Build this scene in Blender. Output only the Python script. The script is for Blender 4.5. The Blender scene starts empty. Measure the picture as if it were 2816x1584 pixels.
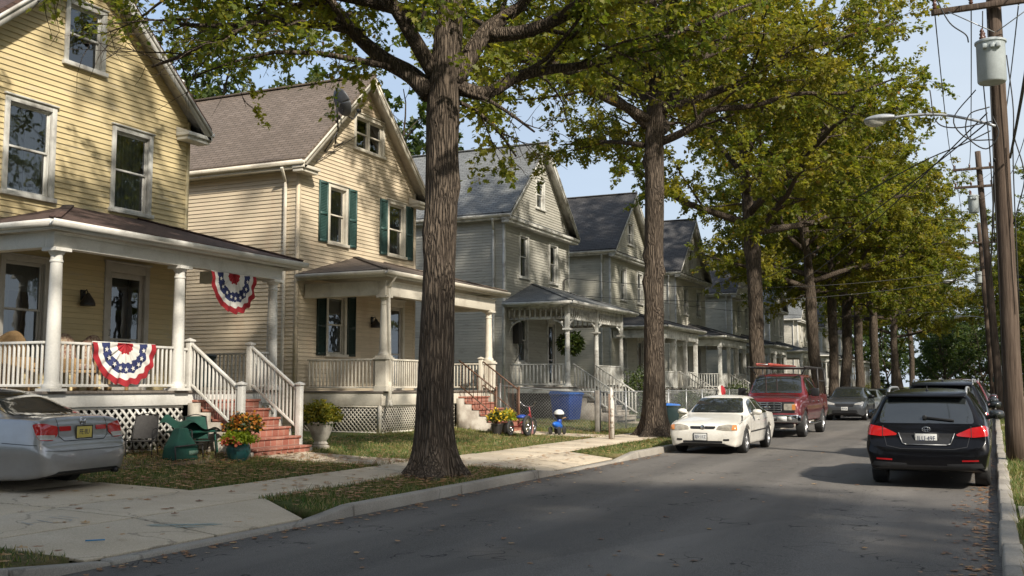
import bpy, bmesh, math, random
import numpy as np
from mathutils import Vector, Matrix
from mathutils.bvhtree import BVHTree
R = math.radians
rnd = random.Random(7)
C = bpy.context.scene.collection
scene = bpy.context.scene

# ------------------------------------------------------------------ materials
def newmat(name):
    m = bpy.data.materials.new(name); m.use_nodes = True
    nt = m.node_tree
    return m, nt, nt.nodes['Principled BSDF']
def nd(nt, t, **kw):
    n = nt.nodes.new(t)
    for k, v in kw.items():
        if k in n.inputs: n.inputs[k].default_value = v
        else: setattr(n, k, v)
    return n
def c4(c): return (c[0], c[1], c[2], 1)
def ramp(nt, fac, stops):
    r = nt.nodes.new('ShaderNodeValToRGB')
    e = r.color_ramp.elements
    while len(e) > len(stops): e.remove(e[-1])
    while len(e) < len(stops): e.new(1)
    for el, (p, c) in zip(e, stops): el.position = p; el.color = c4(c)
    nt.links.new(fac, r.inputs[0]); return r.outputs[0]
def coords(nt, kind='Position', scale=(1, 1, 1), rot=(0, 0, 0)):
    if kind == 'Position': o = nt.nodes.new('ShaderNodeNewGeometry').outputs['Position']
    else: o = nt.nodes.new('ShaderNodeTexCoord').outputs[kind]
    mp = nt.nodes.new('ShaderNodeMapping'); mp.inputs['Scale'].default_value = scale; mp.inputs['Rotation'].default_value = rot
    nt.links.new(o, mp.inputs[0]); return mp.outputs[0]
def noise(nt, co, scale, detail=4, rough=.55, dist=0):
    n = nd(nt, 'ShaderNodeTexNoise', Scale=scale, Detail=detail, Roughness=rough, Distortion=dist)
    nt.links.new(co, n.inputs['Vector']); return n.outputs['Fac']
def mixc(nt, fac, a, b, mode='MIX'):
    m = nt.nodes.new('ShaderNodeMix'); m.data_type = 'RGBA'; m.blend_type = mode
    for s, i in ((fac, 0), (a, 6), (b, 7)):
        if hasattr(s, 'links') or isinstance(s, bpy.types.NodeSocket): nt.links.new(s, m.inputs[i])
        elif i == 0: m.inputs[0].default_value = s
        else: m.inputs[i].default_value = c4(s)
    return m.outputs[2]
def bump(nt, b, h, strength=.3, dist=.01):
    n = nd(nt, 'ShaderNodeBump', Strength=strength, Distance=dist)
    nt.links.new(h, n.inputs['Height']); nt.links.new(n.outputs[0], b.inputs['Normal'])
def pm(name, col, rough=.5, col2=None, scale=3, mask=(.4, .65), bs=0, bd=.004, bstr=.4, metal=0, coat=0, kind='Object', sc=(1, 1, 1), spec=.5, fine=.06):
    m, nt, b = newmat(name)
    b.inputs['Roughness'].default_value = rough; b.inputs['Metallic'].default_value = metal
    b.inputs['Coat Weight'].default_value = coat; b.inputs['Specular IOR Level'].default_value = spec
    b.inputs['Coat Roughness'].default_value = .04
    co = coords(nt, kind, sc)
    n1 = noise(nt, co, scale, 6, .6)
    c2 = col2 if col2 else tuple(x * .82 for x in col)
    col_o = ramp(nt, n1, [(mask[0], col), (mask[1], c2)])
    if fine:
        n2 = noise(nt, co, scale * 14, 3)
        f = ramp(nt, n2, [(.3, (1 - fine * 2,) * 3), (.7, (1,) * 3)])
        col_o = mixc(nt, 1.0, col_o, f, 'MULTIPLY')
    nt.links.new(col_o, b.inputs['Base Color'])
    if bs:
        bump(nt, b, noise(nt, co, bs, 5), bstr, bd)
    return m
def siding_mat(name, paint, wear, amount, stain=None):
    m, nt, b = newmat(name); b.inputs['Roughness'].default_value = .62
    co = coords(nt, 'Position', (1, 1, 5)); co2 = coords(nt, 'Position', (1, 1, .7))
    n1 = noise(nt, co, 1.6, 8, .7); n2 = noise(nt, co2, .45, 4, .5); n3 = noise(nt, coords(nt, 'Position', (.7, .7, 12)), 3, 6, .65)
    base = ramp(nt, n2, [(.3, paint), (.72, tuple(x * .84 for x in paint))])
    base = mixc(nt, 1.0, base, ramp(nt, n3, [(.3, (.86,) * 3), (.7, (1.06,) * 3)]), 'MULTIPLY')
    # every board takes paint a little differently, with butt joints where two meet
    pz = nt.nodes.new('ShaderNodeSeparateXYZ'); nt.links.new(nt.nodes.new('ShaderNodeNewGeometry').outputs['Position'], pz.inputs[0])
    sm = nd(nt, 'ShaderNodeMath', operation='ADD'); nt.links.new(pz.outputs[0], sm.inputs[0]); nt.links.new(pz.outputs[1], sm.inputs[1])
    dz = nd(nt, 'ShaderNodeMath', operation='SUBTRACT'); nt.links.new(pz.outputs[2], dz.inputs[0]); dz.inputs[1].default_value = .28
    cb = nt.nodes.new('ShaderNodeCombineXYZ'); nt.links.new(sm.outputs[0], cb.inputs[0]); nt.links.new(dz.outputs[0], cb.inputs[1])
    br = nt.nodes.new('ShaderNodeTexBrick'); nt.links.new(cb.outputs[0], br.inputs['Vector']); br.offset = .37; br.offset_frequency = 3; br.squash = 1
    for k_, v_ in (('Scale', 1), ('Mortar Size', .0025), ('Brick Width', 3.1), ('Row Height', .115), ('Bias', 0.)): br.inputs[k_].default_value = v_
    br.inputs['Color1'].default_value = (.90, .90, .89, 1); br.inputs['Color2'].default_value = (1.05, 1.04, 1.03, 1); br.inputs['Mortar'].default_value = (.72, .70, .68, 1)
    base = mixc(nt, 1.0, base, br.outputs['Color'], 'MULTIPLY')
    w = ramp(nt, n1, [(.62 - amount, (0, 0, 0)), (.70 - amount, (1, 1, 1))])
    col = mixc(nt, w, base, wear)
    if stain:
        n4 = noise(nt, coords(nt, 'Position', (1, 1, .35)), 1.1, 5, .6)
        col = mixc(nt, ramp(nt, n4, [(.56, (0, 0, 0)), (.78, (.75, .75, .75))]), col, stain)
    nt.links.new(col, b.inputs['Base Color']); bump(nt, b, n3, .25, .004); return m
def shingle_mat(name, c1, c2, c3, h=.14):
    m, nt, b = newmat(name); b.inputs['Roughness'].default_value = .9
    uv = nt.nodes.new('ShaderNodeTexCoord').outputs['UV']
    br = nt.nodes.new('ShaderNodeTexBrick'); nt.links.new(uv, br.inputs['Vector'])
    for k, v in (('Scale', 1), ('Mortar Size', .012), ('Mortar Smooth', .3), ('Brick Width', .3), ('Row Height', h), ('Bias', 0.0)): br.inputs[k].default_value = v
    br.inputs['Color1'].default_value = c4(c1); br.inputs['Color2'].default_value = c4(c2); br.inputs['Mortar'].default_value = c4(tuple(x * .45 for x in c1))
    n = noise(nt, coords(nt, 'Position'), .8, 6, .65)
    col = mixc(nt, ramp(nt, n, [(.42, (0, 0, 0)), (.7, (.8, .8, .8))]), br.outputs['Color'], c3)
    n2 = noise(nt, coords(nt, 'Position'), 40, 3)
    col = mixc(nt, 1.0, col, ramp(nt, n2, [(.3, (.72,) * 3), (.7, (1.15,) * 3)]), 'MULTIPLY')
    nt.links.new(col, b.inputs['Base Color'])
    # each course is a wedge: saw-tooth height along the slope
    sx = nt.nodes.new('ShaderNodeSeparateXYZ'); nt.links.new(uv, sx.inputs[0])
    mo = nd(nt, 'ShaderNodeMath', operation='MODULO'); nt.links.new(sx.outputs[1], mo.inputs[0]); mo.inputs[1].default_value = h
    dv = nd(nt, 'ShaderNodeMath', operation='DIVIDE'); nt.links.new(mo.outputs[0], dv.inputs[0]); dv.inputs[1].default_value = -h
    ad = nd(nt, 'ShaderNodeMath', operation='MULTIPLY_ADD'); nt.links.new(br.outputs['Fac'], ad.inputs[0]); ad.inputs[1].default_value = -.6; nt.links.new(dv.outputs[0], ad.inputs[2])
    bump(nt, b, ad.outputs[0], .9, .02); return m
def leaf_mat(name, stops, trans=.35, clump=None):
    m = bpy.data.materials.new(name); m.use_nodes = True; nt = m.node_tree; nt.nodes.clear()
    out = nt.nodes.new('ShaderNodeOutputMaterial')
    geo = nt.nodes.new('ShaderNodeNewGeometry')
    col = ramp(nt, geo.outputs['Random Per Island'], stops)
    if clump:
        n = noise(nt, coords(nt, 'Position'), .38, 3, .6)
        col = mixc(nt, ramp(nt, n, [(.46, (0, 0, 0)), (.66, (.75,) * 3)]), col, clump)
    oi = nt.nodes.new('ShaderNodeObjectInfo')
    hs = nd(nt, 'ShaderNodeHueSaturation', Saturation=1.0, Value=1.0)
    mr = nd(nt, 'ShaderNodeMapRange'); nt.links.new(oi.outputs['Random'], mr.inputs[0]); mr.inputs[3].default_value = .485; mr.inputs[4].default_value = .512
    nt.links.new(mr.outputs[0], hs.inputs['Hue']); nt.links.new(col, hs.inputs['Color']); col = hs.outputs[0]
    p = nd(nt, 'ShaderNodeBsdfPrincipled', Roughness=.5); p.inputs['Specular IOR Level'].default_value = .35
    nt.links.new(col, p.inputs['Base Color'])
    t = nt.nodes.new('ShaderNodeBsdfTranslucent'); nt.links.new(mixc(nt, 1.0, col, (1.5, 1.5, .7), 'MULTIPLY'), t.inputs[0])
    mx = nd(nt, 'ShaderNodeMixShader'); mx.inputs[0].default_value = trans
    nt.links.new(p.outputs[0], mx.inputs[1]); nt.links.new(t.outputs[0], mx.inputs[2]); nt.links.new(mx.outputs[0], out.inputs[0]); return m
def glass_mat(name, tint=(.75, .8, .8), refl_boost=.06):
    m = bpy.data.materials.new(name); m.use_nodes = True; nt = m.node_tree; nt.nodes.clear()
    out = nt.nodes.new('ShaderNodeOutputMaterial')
    fr = nd(nt, 'ShaderNodeFresnel', IOR=1.5)
    a = nd(nt, 'ShaderNodeMath', operation='ADD'); nt.links.new(fr.outputs[0], a.inputs[0]); a.inputs[1].default_value = refl_boost
    g = nd(nt, 'ShaderNodeBsdfGlossy', Roughness=.02); g.inputs[0].default_value = (.9, .95, 1, 1)
    t = nt.nodes.new('ShaderNodeBsdfTransparent'); t.inputs[0].default_value = c4(tint)
    # old panes are slightly wavy
    bp = nd(nt, 'ShaderNodeBump', Strength=.12, Distance=.02); nt.links.new(noise(nt, coords(nt, 'Position'), 2.2, 2), bp.inputs['Height']); nt.links.new(bp.outputs[0], g.inputs['Normal'])
    mx = nt.nodes.new('ShaderNodeMixShader'); nt.links.new(a.outputs[0], mx.inputs[0]); nt.links.new(t.outputs[0], mx.inputs[1]); nt.links.new(g.outputs[0], mx.inputs[2])
    nt.links.new(mx.outputs[0], out.inputs[0]); return m

# ------------------------------------------------------------------ mesh builder
class MB:
    def __init__(s): s.v = []; s.f = []; s.m = []; s.o = (0, 0, 0)
    def add(s, vs, fs, mi=0):
        b = len(s.v); s.v.extend(tuple(p) for p in vs)
        for f in fs: s.f.append(tuple(b + i for i in f)); s.m.append(mi)
    def quad(s, a, b, c, d, mi=0): s.add((a, b, c, d), ((0, 1, 2, 3),), mi)
    def poly(s, pts, mi=0): s.add(pts, (tuple(range(len(pts))),), mi)
    def box(s, x0, y0, z0, x1, y1, z1, mi=0):
        if x0 > x1: x0, x1 = x1, x0
        if y0 > y1: y0, y1 = y1, y0
        if z0 > z1: z0, z1 = z1, z0
        s.add([(x0, y0, z0), (x1, y0, z0), (x1, y1, z0), (x0, y1, z0), (x0, y0, z1), (x1, y0, z1), (x1, y1, z1), (x0, y1, z1)],
              [(0, 3, 2, 1), (4, 5, 6, 7), (0, 1, 5, 4), (1, 2, 6, 5), (2, 3, 7, 6), (3, 0, 4, 7)], mi)
    def bar(s, a, b, w, h, up=(0, 0, 1), mi=0):          # square bar from a to b
        a = Vector(a); b = Vector(b); d = (b - a).normalized(); u = Vector(up)
        sd = d.cross(u)
        if sd.length < 1e-4: sd = d.cross(Vector((1, 0, 0)))
        sd.normalize(); u = sd.cross(d).normalized()
        p = []
        for q in (a, b):
            for i, j in ((-1, -1), (1, -1), (1, 1), (-1, 1)): p.append(q + sd * (i * w / 2) + u * (j * h / 2))
        s.add(p, [(0, 1, 2, 3), (7, 6, 5, 4), (0, 4, 5, 1), (1, 5, 6, 2), (2, 6, 7, 3), (3, 7, 4, 0)], mi)
    def prism(s, pts, d, mi=0):                          # closed outline pushed along d
        n = len(pts); d = Vector(d); p = [Vector(q) for q in pts]
        s.add(p + [q + d for q in p], [tuple(range(n - 1, -1, -1)), tuple(range(n, 2 * n))] + [(i, (i + 1) % n, n + (i + 1) % n, n + i) for i in range(n)], mi)
    def tube(s, pts, rad, n=8, mi=0, cap=True):
        pts = [Vector(p) for p in pts]; k = len(pts)
        if not hasattr(rad, '__len__'): rad = [rad] * k
        vs = []; prev = None
        for i, p in enumerate(pts):
            d = (pts[min(i + 1, k - 1)] - pts[max(i - 1, 0)])
            d = d.normalized() if d.length > 1e-9 else Vector((0, 0, 1))
            if prev is None:
                a = d.cross(Vector((0, 0, 1)) if abs(d.z) < .9 else Vector((1, 0, 0))).normalized()
            else:
                a = prev - d * prev.dot(d)
                a = a.normalized() if a.length > 1e-6 else d.orthogonal().normalized()
            prev = a; b = d.cross(a)
            for j in range(n):
                t = 2 * math.pi * j / n; vs.append(p + (a * math.cos(t) + b * math.sin(t)) * rad[i])
        fs = [(i * n + j, i * n + (j + 1) % n, (i + 1) * n + (j + 1) % n, (i + 1) * n + j) for i in range(k - 1) for j in range(n)]
        if cap: fs += [tuple(range(n - 1, -1, -1)), tuple((k - 1) * n + j for j in range(n))]
        s.add(vs, fs, mi)
    def lathe(s, prof, c=(0, 0, 0), n=20, axis='z', mi=0, cap=True):   # prof: (radius, height)
        vs = []; c = Vector(c)
        for r, h in prof:
            for j in range(n):
                t = 2 * math.pi * j / n; a, b = r * math.cos(t), r * math.sin(t)
                vs.append(c + Vector({'z': (a, b, h), 'x': (h, a, b), 'y': (b, h, a)}[axis]))
        k = len(prof)
        fs = [(i * n + j, i * n + (j + 1) % n, (i + 1) * n + (j + 1) % n, (i + 1) * n + j) for i in range(k - 1) for j in range(n)]
        if cap: fs += [tuple(range(n - 1, -1, -1)), tuple((k - 1) * n + j for j in range(n))]
        s.add(vs, fs, mi)
    def grid(s, fn, nu, nv, mi=0):
        vs = [fn(i / nu, j / nv) for i in range(nu + 1) for j in range(nv + 1)]
        s.add(vs, [(i * (nv + 1) + j, (i + 1) * (nv + 1) + j, (i + 1) * (nv + 1) + j + 1, i * (nv + 1) + j + 1) for i in range(nu) for j in range(nv)], mi)
    def build(s, name, mats, parent=None, smooth=False, bevel=0, loc=None, autosm=None):
        if not isinstance(mats, (list, tuple)): mats = [mats]
        V = np.array(s.v, dtype=np.float64).reshape(-1, 3)
        org = np.array(s.o)
        if parent is not None and '_o' in parent: org = np.array(parent['_o'][:])
        if loc is not None: org = np.array(loc)
        me = mesh_from(name, V - org, s.f, s.m, mats, V)
        ob = bpy.data.objects.new(name, me); C.objects.link(ob)
        if loc is not None and parent is None: ob.location = loc
        if smooth: me.polygons.foreach_set('use_smooth', [True] * len(me.polygons))
        if autosm is not None:
            me.polygons.foreach_set('use_smooth', [True] * len(me.polygons)); me.set_sharp_from_angle(angle=R(autosm))
        if bevel:
            b = ob.modifiers.new('bevel', 'BEVEL'); b.width = bevel; b.segments = 2; b.limit_method = 'ANGLE'; b.angle_limit = R(35)
        if parent is not None:
            ob.parent = parent
            if '_o' in parent: ob['_o'] = parent['_o'][:]
        return ob
def mesh_from(name, V, F, M, mats, Vuv=None):
    me = bpy.data.meshes.new(name)
    ln = np.array([len(f) for f in F], dtype=np.int32)
    st = np.concatenate(([0], np.cumsum(ln)[:-1])).astype(np.int32)
    li = np.fromiter((i for f in F for i in f), dtype=np.int32, count=int(ln.sum()))
    me.vertices.add(len(V)); me.vertices.foreach_set('co', np.asarray(V, dtype=np.float32).ravel())
    me.loops.add(len(li)); me.loops.foreach_set('vertex_index', li)
    me.polygons.add(len(F)); me.polygons.foreach_set('loop_start', st); me.polygons.foreach_set('loop_total', ln)
    if M is not None: me.polygons.foreach_set('material_index', np.array(M, dtype=np.int32))
    for m in mats: me.materials.append(m)
    me.update(calc_edges=True)
    if Vuv is not None and len(F) < 60000:      # metre-true box mapping: u level, v up the slope
        p0 = Vuv[li[st]]; p1 = Vuv[li[st + 1]]; p2 = Vuv[li[st + 2]]
        n = np.cross(p1 - p0, p2 - p0); n /= np.maximum(np.linalg.norm(n, axis=1, keepdims=True), 1e-9)
        u = np.stack([-n[:, 1], n[:, 0], np.zeros(len(n))], 1); ul = np.linalg.norm(u, axis=1, keepdims=True)
        u = np.where(ul > .05, u / np.maximum(ul, 1e-9), np.array([1., 0, 0])); v = np.cross(n, u)
        fi = np.repeat(np.arange(len(F)), ln); P = Vuv[li]
        uv = np.stack([(P * u[fi]).sum(1), (P * v[fi]).sum(1)], 1)
        l = me.uv_layers.new(name='UVMap'); l.data.foreach_set('uv', uv.astype(np.float32).ravel())
    me.validate(); return me
def tag(o, label=None, cat=None, group=None, kind=None):
    if label: o['label'] = label
    if cat: o['category'] = cat
    if group: o['group'] = group
    if kind: o['kind'] = kind
    return o
def thing(name, label, cat, loc=(0, 0, 0), rotz=0, group=None, world=True):
    o = bpy.data.objects.new(name, None); C.objects.link(o); o.empty_display_size = .3
    o.location = loc; o.rotation_euler = (0, 0, rotz)
    o['_o'] = tuple(float(x) for x in loc) if world else (0., 0., 0.)
    return tag(o, label, cat, group)
def dup(o, parent=None):
    c = o.copy(); C.objects.link(c); c.parent = parent
    for ch in [x for x in bpy.data.objects if x.parent == o]: dup(ch, c)
    return c
def instance(proto, loc, rotz, label=None, group=None, scale=None):
    c = dup(proto); c.location = loc; c.rotation_euler = (0, 0, rotz)
    if label: c['label'] = label
    if group: c['group'] = group
    if scale: c.scale = scale if hasattr(scale, '__len__') else (scale,) * 3
    return c
def text_mesh(s, size, name, mat, parent, M, depth=.003):
    cu = bpy.data.curves.new('t', 'FONT'); cu.body = s; cu.size = size; cu.align_x = 'CENTER'; cu.align_y = 'CENTER'; cu.extrude = depth; cu.resolution_u = 2
    to = bpy.data.objects.new('t', cu); C.objects.link(to)
    dg = bpy.context.evaluated_depsgraph_get(); me = bpy.data.meshes.new_from_object(to.evaluated_get(dg))
    bpy.data.objects.remove(to); bpy.data.curves.remove(cu)
    me.materials.clear(); me.materials.append(mat); me.transform(M)
    o = bpy.data.objects.new(name, me); C.objects.link(o); o.parent = parent; return o

# ------------------------------------------------------------------ palette
M = {}
M['white'] = pm('white_paint', (.61, .59, .54), .5, (.47, .445, .39), 2.2, (.5, .74), bs=30, bd=.002)
M['trim'] = pm('weathered_trim', (.56, .55, .51), .6, (.36, .34, .31), 3, (.48, .66), bs=25, bd=.003, sc=(1, 1, .5))
M['cream_trim'] = pm('cream_trim', (.62, .57, .47), .55, (.46, .41, .33), 2.5, (.48, .7), bs=30, bd=.002)
M['graytrim'] = pm('old_grey_white_trim', (.6, .59, .54), .6, (.34, .32, .28), 3, (.46, .64), bs=25, bd=.003)
M['glass'] = glass_mat('window_glass', (.6, .64, .64), .10)
M['dark'] = pm('interior_shade', (.035, .033, .03), .8, fine=0)  # near-black colour paints in the darkness of rooms, doorways and crawl spaces
M['curtain'] = pm('curtain_cloth', (.26, .25, .23), .9, (.19, .185, .175), 5)
M['curtain_w'] = pm('white_curtain_cloth', (.42, .42, .4), .9, (.3, .3, .29), 5)
M['yellow'] = siding_mat('yellow_siding', (.64, .52, .29), (.5, .42, .27), .05)
M['cream'] = siding_mat('cream_siding', (.63, .525, .375), (.52, .43, .30), .05, (.46, .33, .22))
M['grey'] = siding_mat('grey_siding', (.42, .405, .35), (.28, .268, .23), .06, (.47, .45, .395))
M['grey2'] = siding_mat('grey_weathered_siding', (.47, .45, .37), (.31, .295, .24), .07, (.49, .465, .385))
M['pale'] = siding_mat('pale_siding', (.58, .55, .47), (.38, .36, .3), .07, (.56, .54, .46))
M['sh_brown'] = shingle_mat('brown_shingles', (.13, .098, .072), (.175, .135, .105), (.10, .076, .056))
M['sh_dbrown'] = shingle_mat('dark_brown_shingles', (.075, .042, .032), (.105, .06, .046), (.05, .03, .024))
M['sh_grey'] = shingle_mat('grey_shingles', (.15, .155, .152), (.195, .2, .196), (.11, .114, .112))
M['sh_dark'] = shingle_mat('charcoal_shingles', (.058, .055, .054), (.09, .086, .084), (.042, .04, .04))
M['green_sh'] = pm('green_shutter', (.03, .072, .062), .5, (.045, .09, .078), 5)
M['dkgreen'] = pm('dark_green_shutter', (.014, .035, .029), .5)
M['iron'] = pm('dark_iron', (.03, .027, .025), .5)
M['rust'] = pm('brown_iron', (.13, .06, .03), .55, (.07, .04, .025), 8)
M['galv'] = pm('galvanised', (.42, .43, .43), .45, (.3, .3, .3), 10, metal=.6)
M['door_w'] = pm('door_white', (.5, .47, .42), .5, (.42, .39, .34), 4)
M['porchfloor'] = pm('porch_boards', (.2, .17, .14), .6, (.12, .10, .085), 4, sc=(1, 8, 1))
def brick_mat():
    m, nt, b = newmat('red_tile_steps'); b.inputs['Roughness'].default_value = .6
    uv = nt.nodes.new('ShaderNodeTexCoord').outputs['UV']
    br = nt.nodes.new('ShaderNodeTexBrick'); nt.links.new(uv, br.inputs['Vector'])
    for k, v in (('Scale', 1), ('Mortar Size', .008), ('Brick Width', .2), ('Row Height', .4), ('Bias', 0.)): br.inputs[k].default_value = v
    br.offset = 0.
    br.inputs['Color1'].default_value = (.25, .082, .055, 1); br.inputs['Color2'].default_value = (.34, .13, .088, 1); br.inputs['Mortar'].default_value = (.36, .25, .2, 1)
    n = noise(nt, coords(nt, 'Position'), 4, 6, .7)
    col = mixc(nt, ramp(nt, n, [(.5, (0, 0, 0)), (.72, (.6,) * 3)]), br.outputs['Color'], (.42, .27, .2))
    nt.links.new(col, b.inputs['Base Color']); bump(nt, b, n, .4, .006); return m
M['brick'] = brick_mat()
M['stucco'] = pm('stucco', (.38, .345, .29), .8, (.24, .205, .165), 3, (.42, .62), bs=20, bd=.006)
M['concrete'] = None
# ------------------------------------------------------------------ house kit (the street runs along +Y, fronts face +X)
LAP, CRS = .02, .115
def clap(mb, P, s0, s1, z0, ze, apex=None, openings=(), crs=CRS):
    """lap siding on one wall: P(s, out, z) -> point; apex = (s, z) of a gable above the eave ze"""
    top = apex[1] if apex else ze
    zs = sorted(set([round(z0 + i * crs, 4) for i in range(int((top - z0) / crs) + 1)] + [ze, top] + [o[i] for o in openings for i in (2, 3)]))
    def ext(z):
        if z <= ze or not apex: return s0, s1
        t = min(1, (z - ze) / (apex[1] - ze)); return s0 + (apex[0] - s0) * t, s1 + (apex[0] - s1) * t
    for a, b in zip(zs, zs[1:]):
        if b - a < 1e-4: continue
        k = math.floor((a - z0) / crs + 1e-4); zk = z0 + k * crs
        oa = LAP * (1 - (a - zk) / crs); ob_ = LAP * (1 - (b - zk) / crs)
        la, ra = ext(a); lb, rb = ext(b)
        cuts = sorted((o[0], o[1]) for o in openings if o[2] <= a + 1e-5 and o[3] >= b - 1e-5)
        spans = []; cur = None
        for c0, c1 in cuts: spans.append((cur, c0)); cur = c1
        spans.append((cur, None))
        for p, q in spans:
            pa, pb = (la, lb) if p is None else (p, p); qa, qb = (ra, rb) if q is None else (q, q)
            mb.quad(P(pa, oa, a), P(qa, oa, a), P(qb, ob_, b), P(pb, ob_, b))
            if abs(a - zk) < 1e-4: mb.quad(P(pa, 0, a), P(qa, 0, a), P(qa, oa, a), P(pa, oa, a))
def window(root, P, s0, s1, z0, z1, tm, cw=.11, curtain=1, sashes=1, name='window', cur_mat='curtain', flip=False):
    """sash window; outer casing s0..s1, z0..z1; returns the opening"""
    def B(mb, a, b, c, d, o0, o1):
        pts = [P(a, o0, c), P(b, o1, d)]; mb.box(*pts[0], *pts[1])
    f = MB(); y0, y1, b0, b1 = s0 + cw, s1 - cw, z0 + .07, z1 - cw
    pr = LAP + .025
    B(f, s0, y0, z0, z1, -.02, pr); B(f, y1, s1, z0, z1, -.02, pr); B(f, y0, y1, b1, z1, -.02, pr - .002)
    B(f, s0 - .03, s1 + .03, z1, z1 + .035, -.02, pr + .035)
    B(f, s0 - .04, s1 + .04, z0 - .02, z0 + .07, -.03, pr + .05)
    # reveals
    B(f, y0, y0 + .02, b0, b1, -.14, -.021); B(f, y1 - .02, y1, b0, b1, -.14, -.021); B(f, y0 + .02, y1 - .02, b1 - .02, b1, -.14, -.021)
    B(f, y0 + .02, y1 - .02, b0, b0 + .025, -.14, -.031)
    o = f.build(name, tm, root, bevel=.004)
    g = MB(); sm = MB(); n = sashes; w = (y1 - y0) / n
    cu = MB(); mid = (b0 + b1) / 2 + .02
    for i in range(n):
        a, b = y0 + i * w + (.02 if i == 0 else .03), y0 + (i + 1) * w - (.02 if i == n - 1 else .03)
        if i: B(sm, y0 + i * w - .03, y0 + i * w + .03, b0, b1, -.1, .01)
        for (c, d, dp) in ((mid - .02, b1 - .02, -.045), (b0 + .025, mid + .02, -.08)):
            t = .042
            B(sm, a, a + t, c, d, dp - .03, dp); B(sm, b - t, b, c, d, dp - .03, dp)
            B(sm, a + t, b - t, c, c + t, dp - .03, dp - .001); B(sm, a + t, b - t, d - t, d, dp - .03, dp - .001)
            q = [P(a + t, dp - .015, c + t), P(b - t, dp - .015, c + t), P(b - t, dp - .015, d - t), P(a + t, dp - .015, d - t)]
            g.quad(*q)
        if curtain:
            for side in (0, 1):
                if curtain == 2 or rnd.random() < .85:
                    wd = (b - a) * (.5 if curtain == 2 else rnd.uniform(.2, .44)); st = a if side == 0 else b - wd
                    ph = rnd.random() * 6
                    cu.grid(lambda u, v: P(st + wd * u, -.17 + .025 * math.sin(u * wd * 62 + ph + .8 * v), b0 + (b1 - b0) * v), 22, 3)
            if curtain == 3 or (curtain == 1 and rnd.random() < .4):
                hh = (b1 - b0) * rnd.uniform(.28, .5); cu.quad(P(a, -.15, b1 - hh), P(b, -.15, b1 - hh), P(b, -.15, b1), P(a, -.15, b1))
    sm.build('sash', tm, o, bevel=.003); g.build('pane', M['glass'], o)
    if cu.v: cu.build('curtain', M[cur_mat], o, smooth=True)
    bk = MB(); q = [P(y0 - .1, -.7, b0 - .1), P(y1 + .1, -.7, b0 - .1), P(y1 + .1, -.7, b1 + .1), P(y0 - .1, -.7, b1 + .1)]; bk.quad(*q); bk.build('room_shade', M['dark'], o)  # flat sheet painted near-black in place of the unlit room
    return (y0, y1, b0, b1)
def door(root, P, s0, s1, z0, z1, tm, mid=.42, dm=None):
    def B(mb, a, b, c, d, o0, o1): mb.box(*P(a, o0, c), *P(b, o1, d))
    f = MB(); cw = .13; pr = LAP + .03; y0, y1, t = s0 + cw, s1 - cw, z1 - .2
    B(f, s0, y0, z0, z1, -.02, pr); B(f, y1, s1, z0, z1, -.02, pr); B(f, y0, y1, t, z1, -.02, pr - .002); B(f, s0 - .03, s1 + .03, z1, z1 + .04, -.02, pr + .04)
    o = f.build('door', tm, root, bevel=.004)
    d = MB(); st = .11; zm = z0 + (t - z0) * mid
    B(d, y0, y0 + st, z0, t, -.06, -.015); B(d, y1 - st, y1, z0, t, -.06, -.015); B(d, y0 + st, y1 - st, t - .12, t, -.06, -.016)
    B(d, y0 + st, y1 - st, zm, zm + .05, -.06, -.016); B(d, y0 + st, y1 - st, z0, z0 + .2, -.06, -.016)
    d.build('storm_door', dm or M['door_w'], o, bevel=.004)
    g = MB()
    for c, e in ((z0 + .2, zm), (zm + .05, t - .12)): g.quad(P(y0 + st, -.04, c), P(y1 - st, -.04, c), P(y1 - st, -.04, e), P(y0 + st, -.04, e))
    g.build('pane', M['glass'], o)
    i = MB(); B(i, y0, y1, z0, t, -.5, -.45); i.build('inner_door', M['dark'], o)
    h = MB(); h.tube([P(y0 + .055, .0, zm + .1), P(y0 + .055, .04, zm + .1), P(y0 + .055, .04, zm + .22), P(y0 + .055, 0, zm + .22)], .011, 6); h.build('handle', M['galv'], o)
    return (y0, y1, z0, t)
def shutter(root, P, s0, s1, z0, z1, m):
    mb = MB(); o = LAP + .004
    def B(a, b, c, d, o0, o1): mb.box(*P(a, o0, c), *P(b, o1, d))
    B(s0, s0 + .05, z0, z1, o, o + .035); B(s1 - .05, s1, z0, z1, o, o + .035)
    zm = (z0 + z1) / 2 - .1
    for c in (z0, zm, z1 - .08): B(s0 + .05, s1 - .05, c, c + .08, o, o + .034)
    for a, b in ((z0 + .08, zm), (zm + .08, z1 - .08)):
        n = max(2, int((b - a) / .045))
        for i in range(n):
            z = a + (b - a) * i / n; h = (b - a) / n
            p = [P(s0 + .05, o + .028, z), P(s1 - .05, o + .028, z), P(s1 - .05, o + .004, z + h), P(s0 + .05, o + .004, z + h)]
            mb.quad(*p); mb.quad(P(s0 + .05, o, z), P(s1 - .05, o, z), P(s1 - .05, o + .028, z), P(s0 + .05, o + .028, z))
    return mb.build('shutter', m, root)
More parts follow.
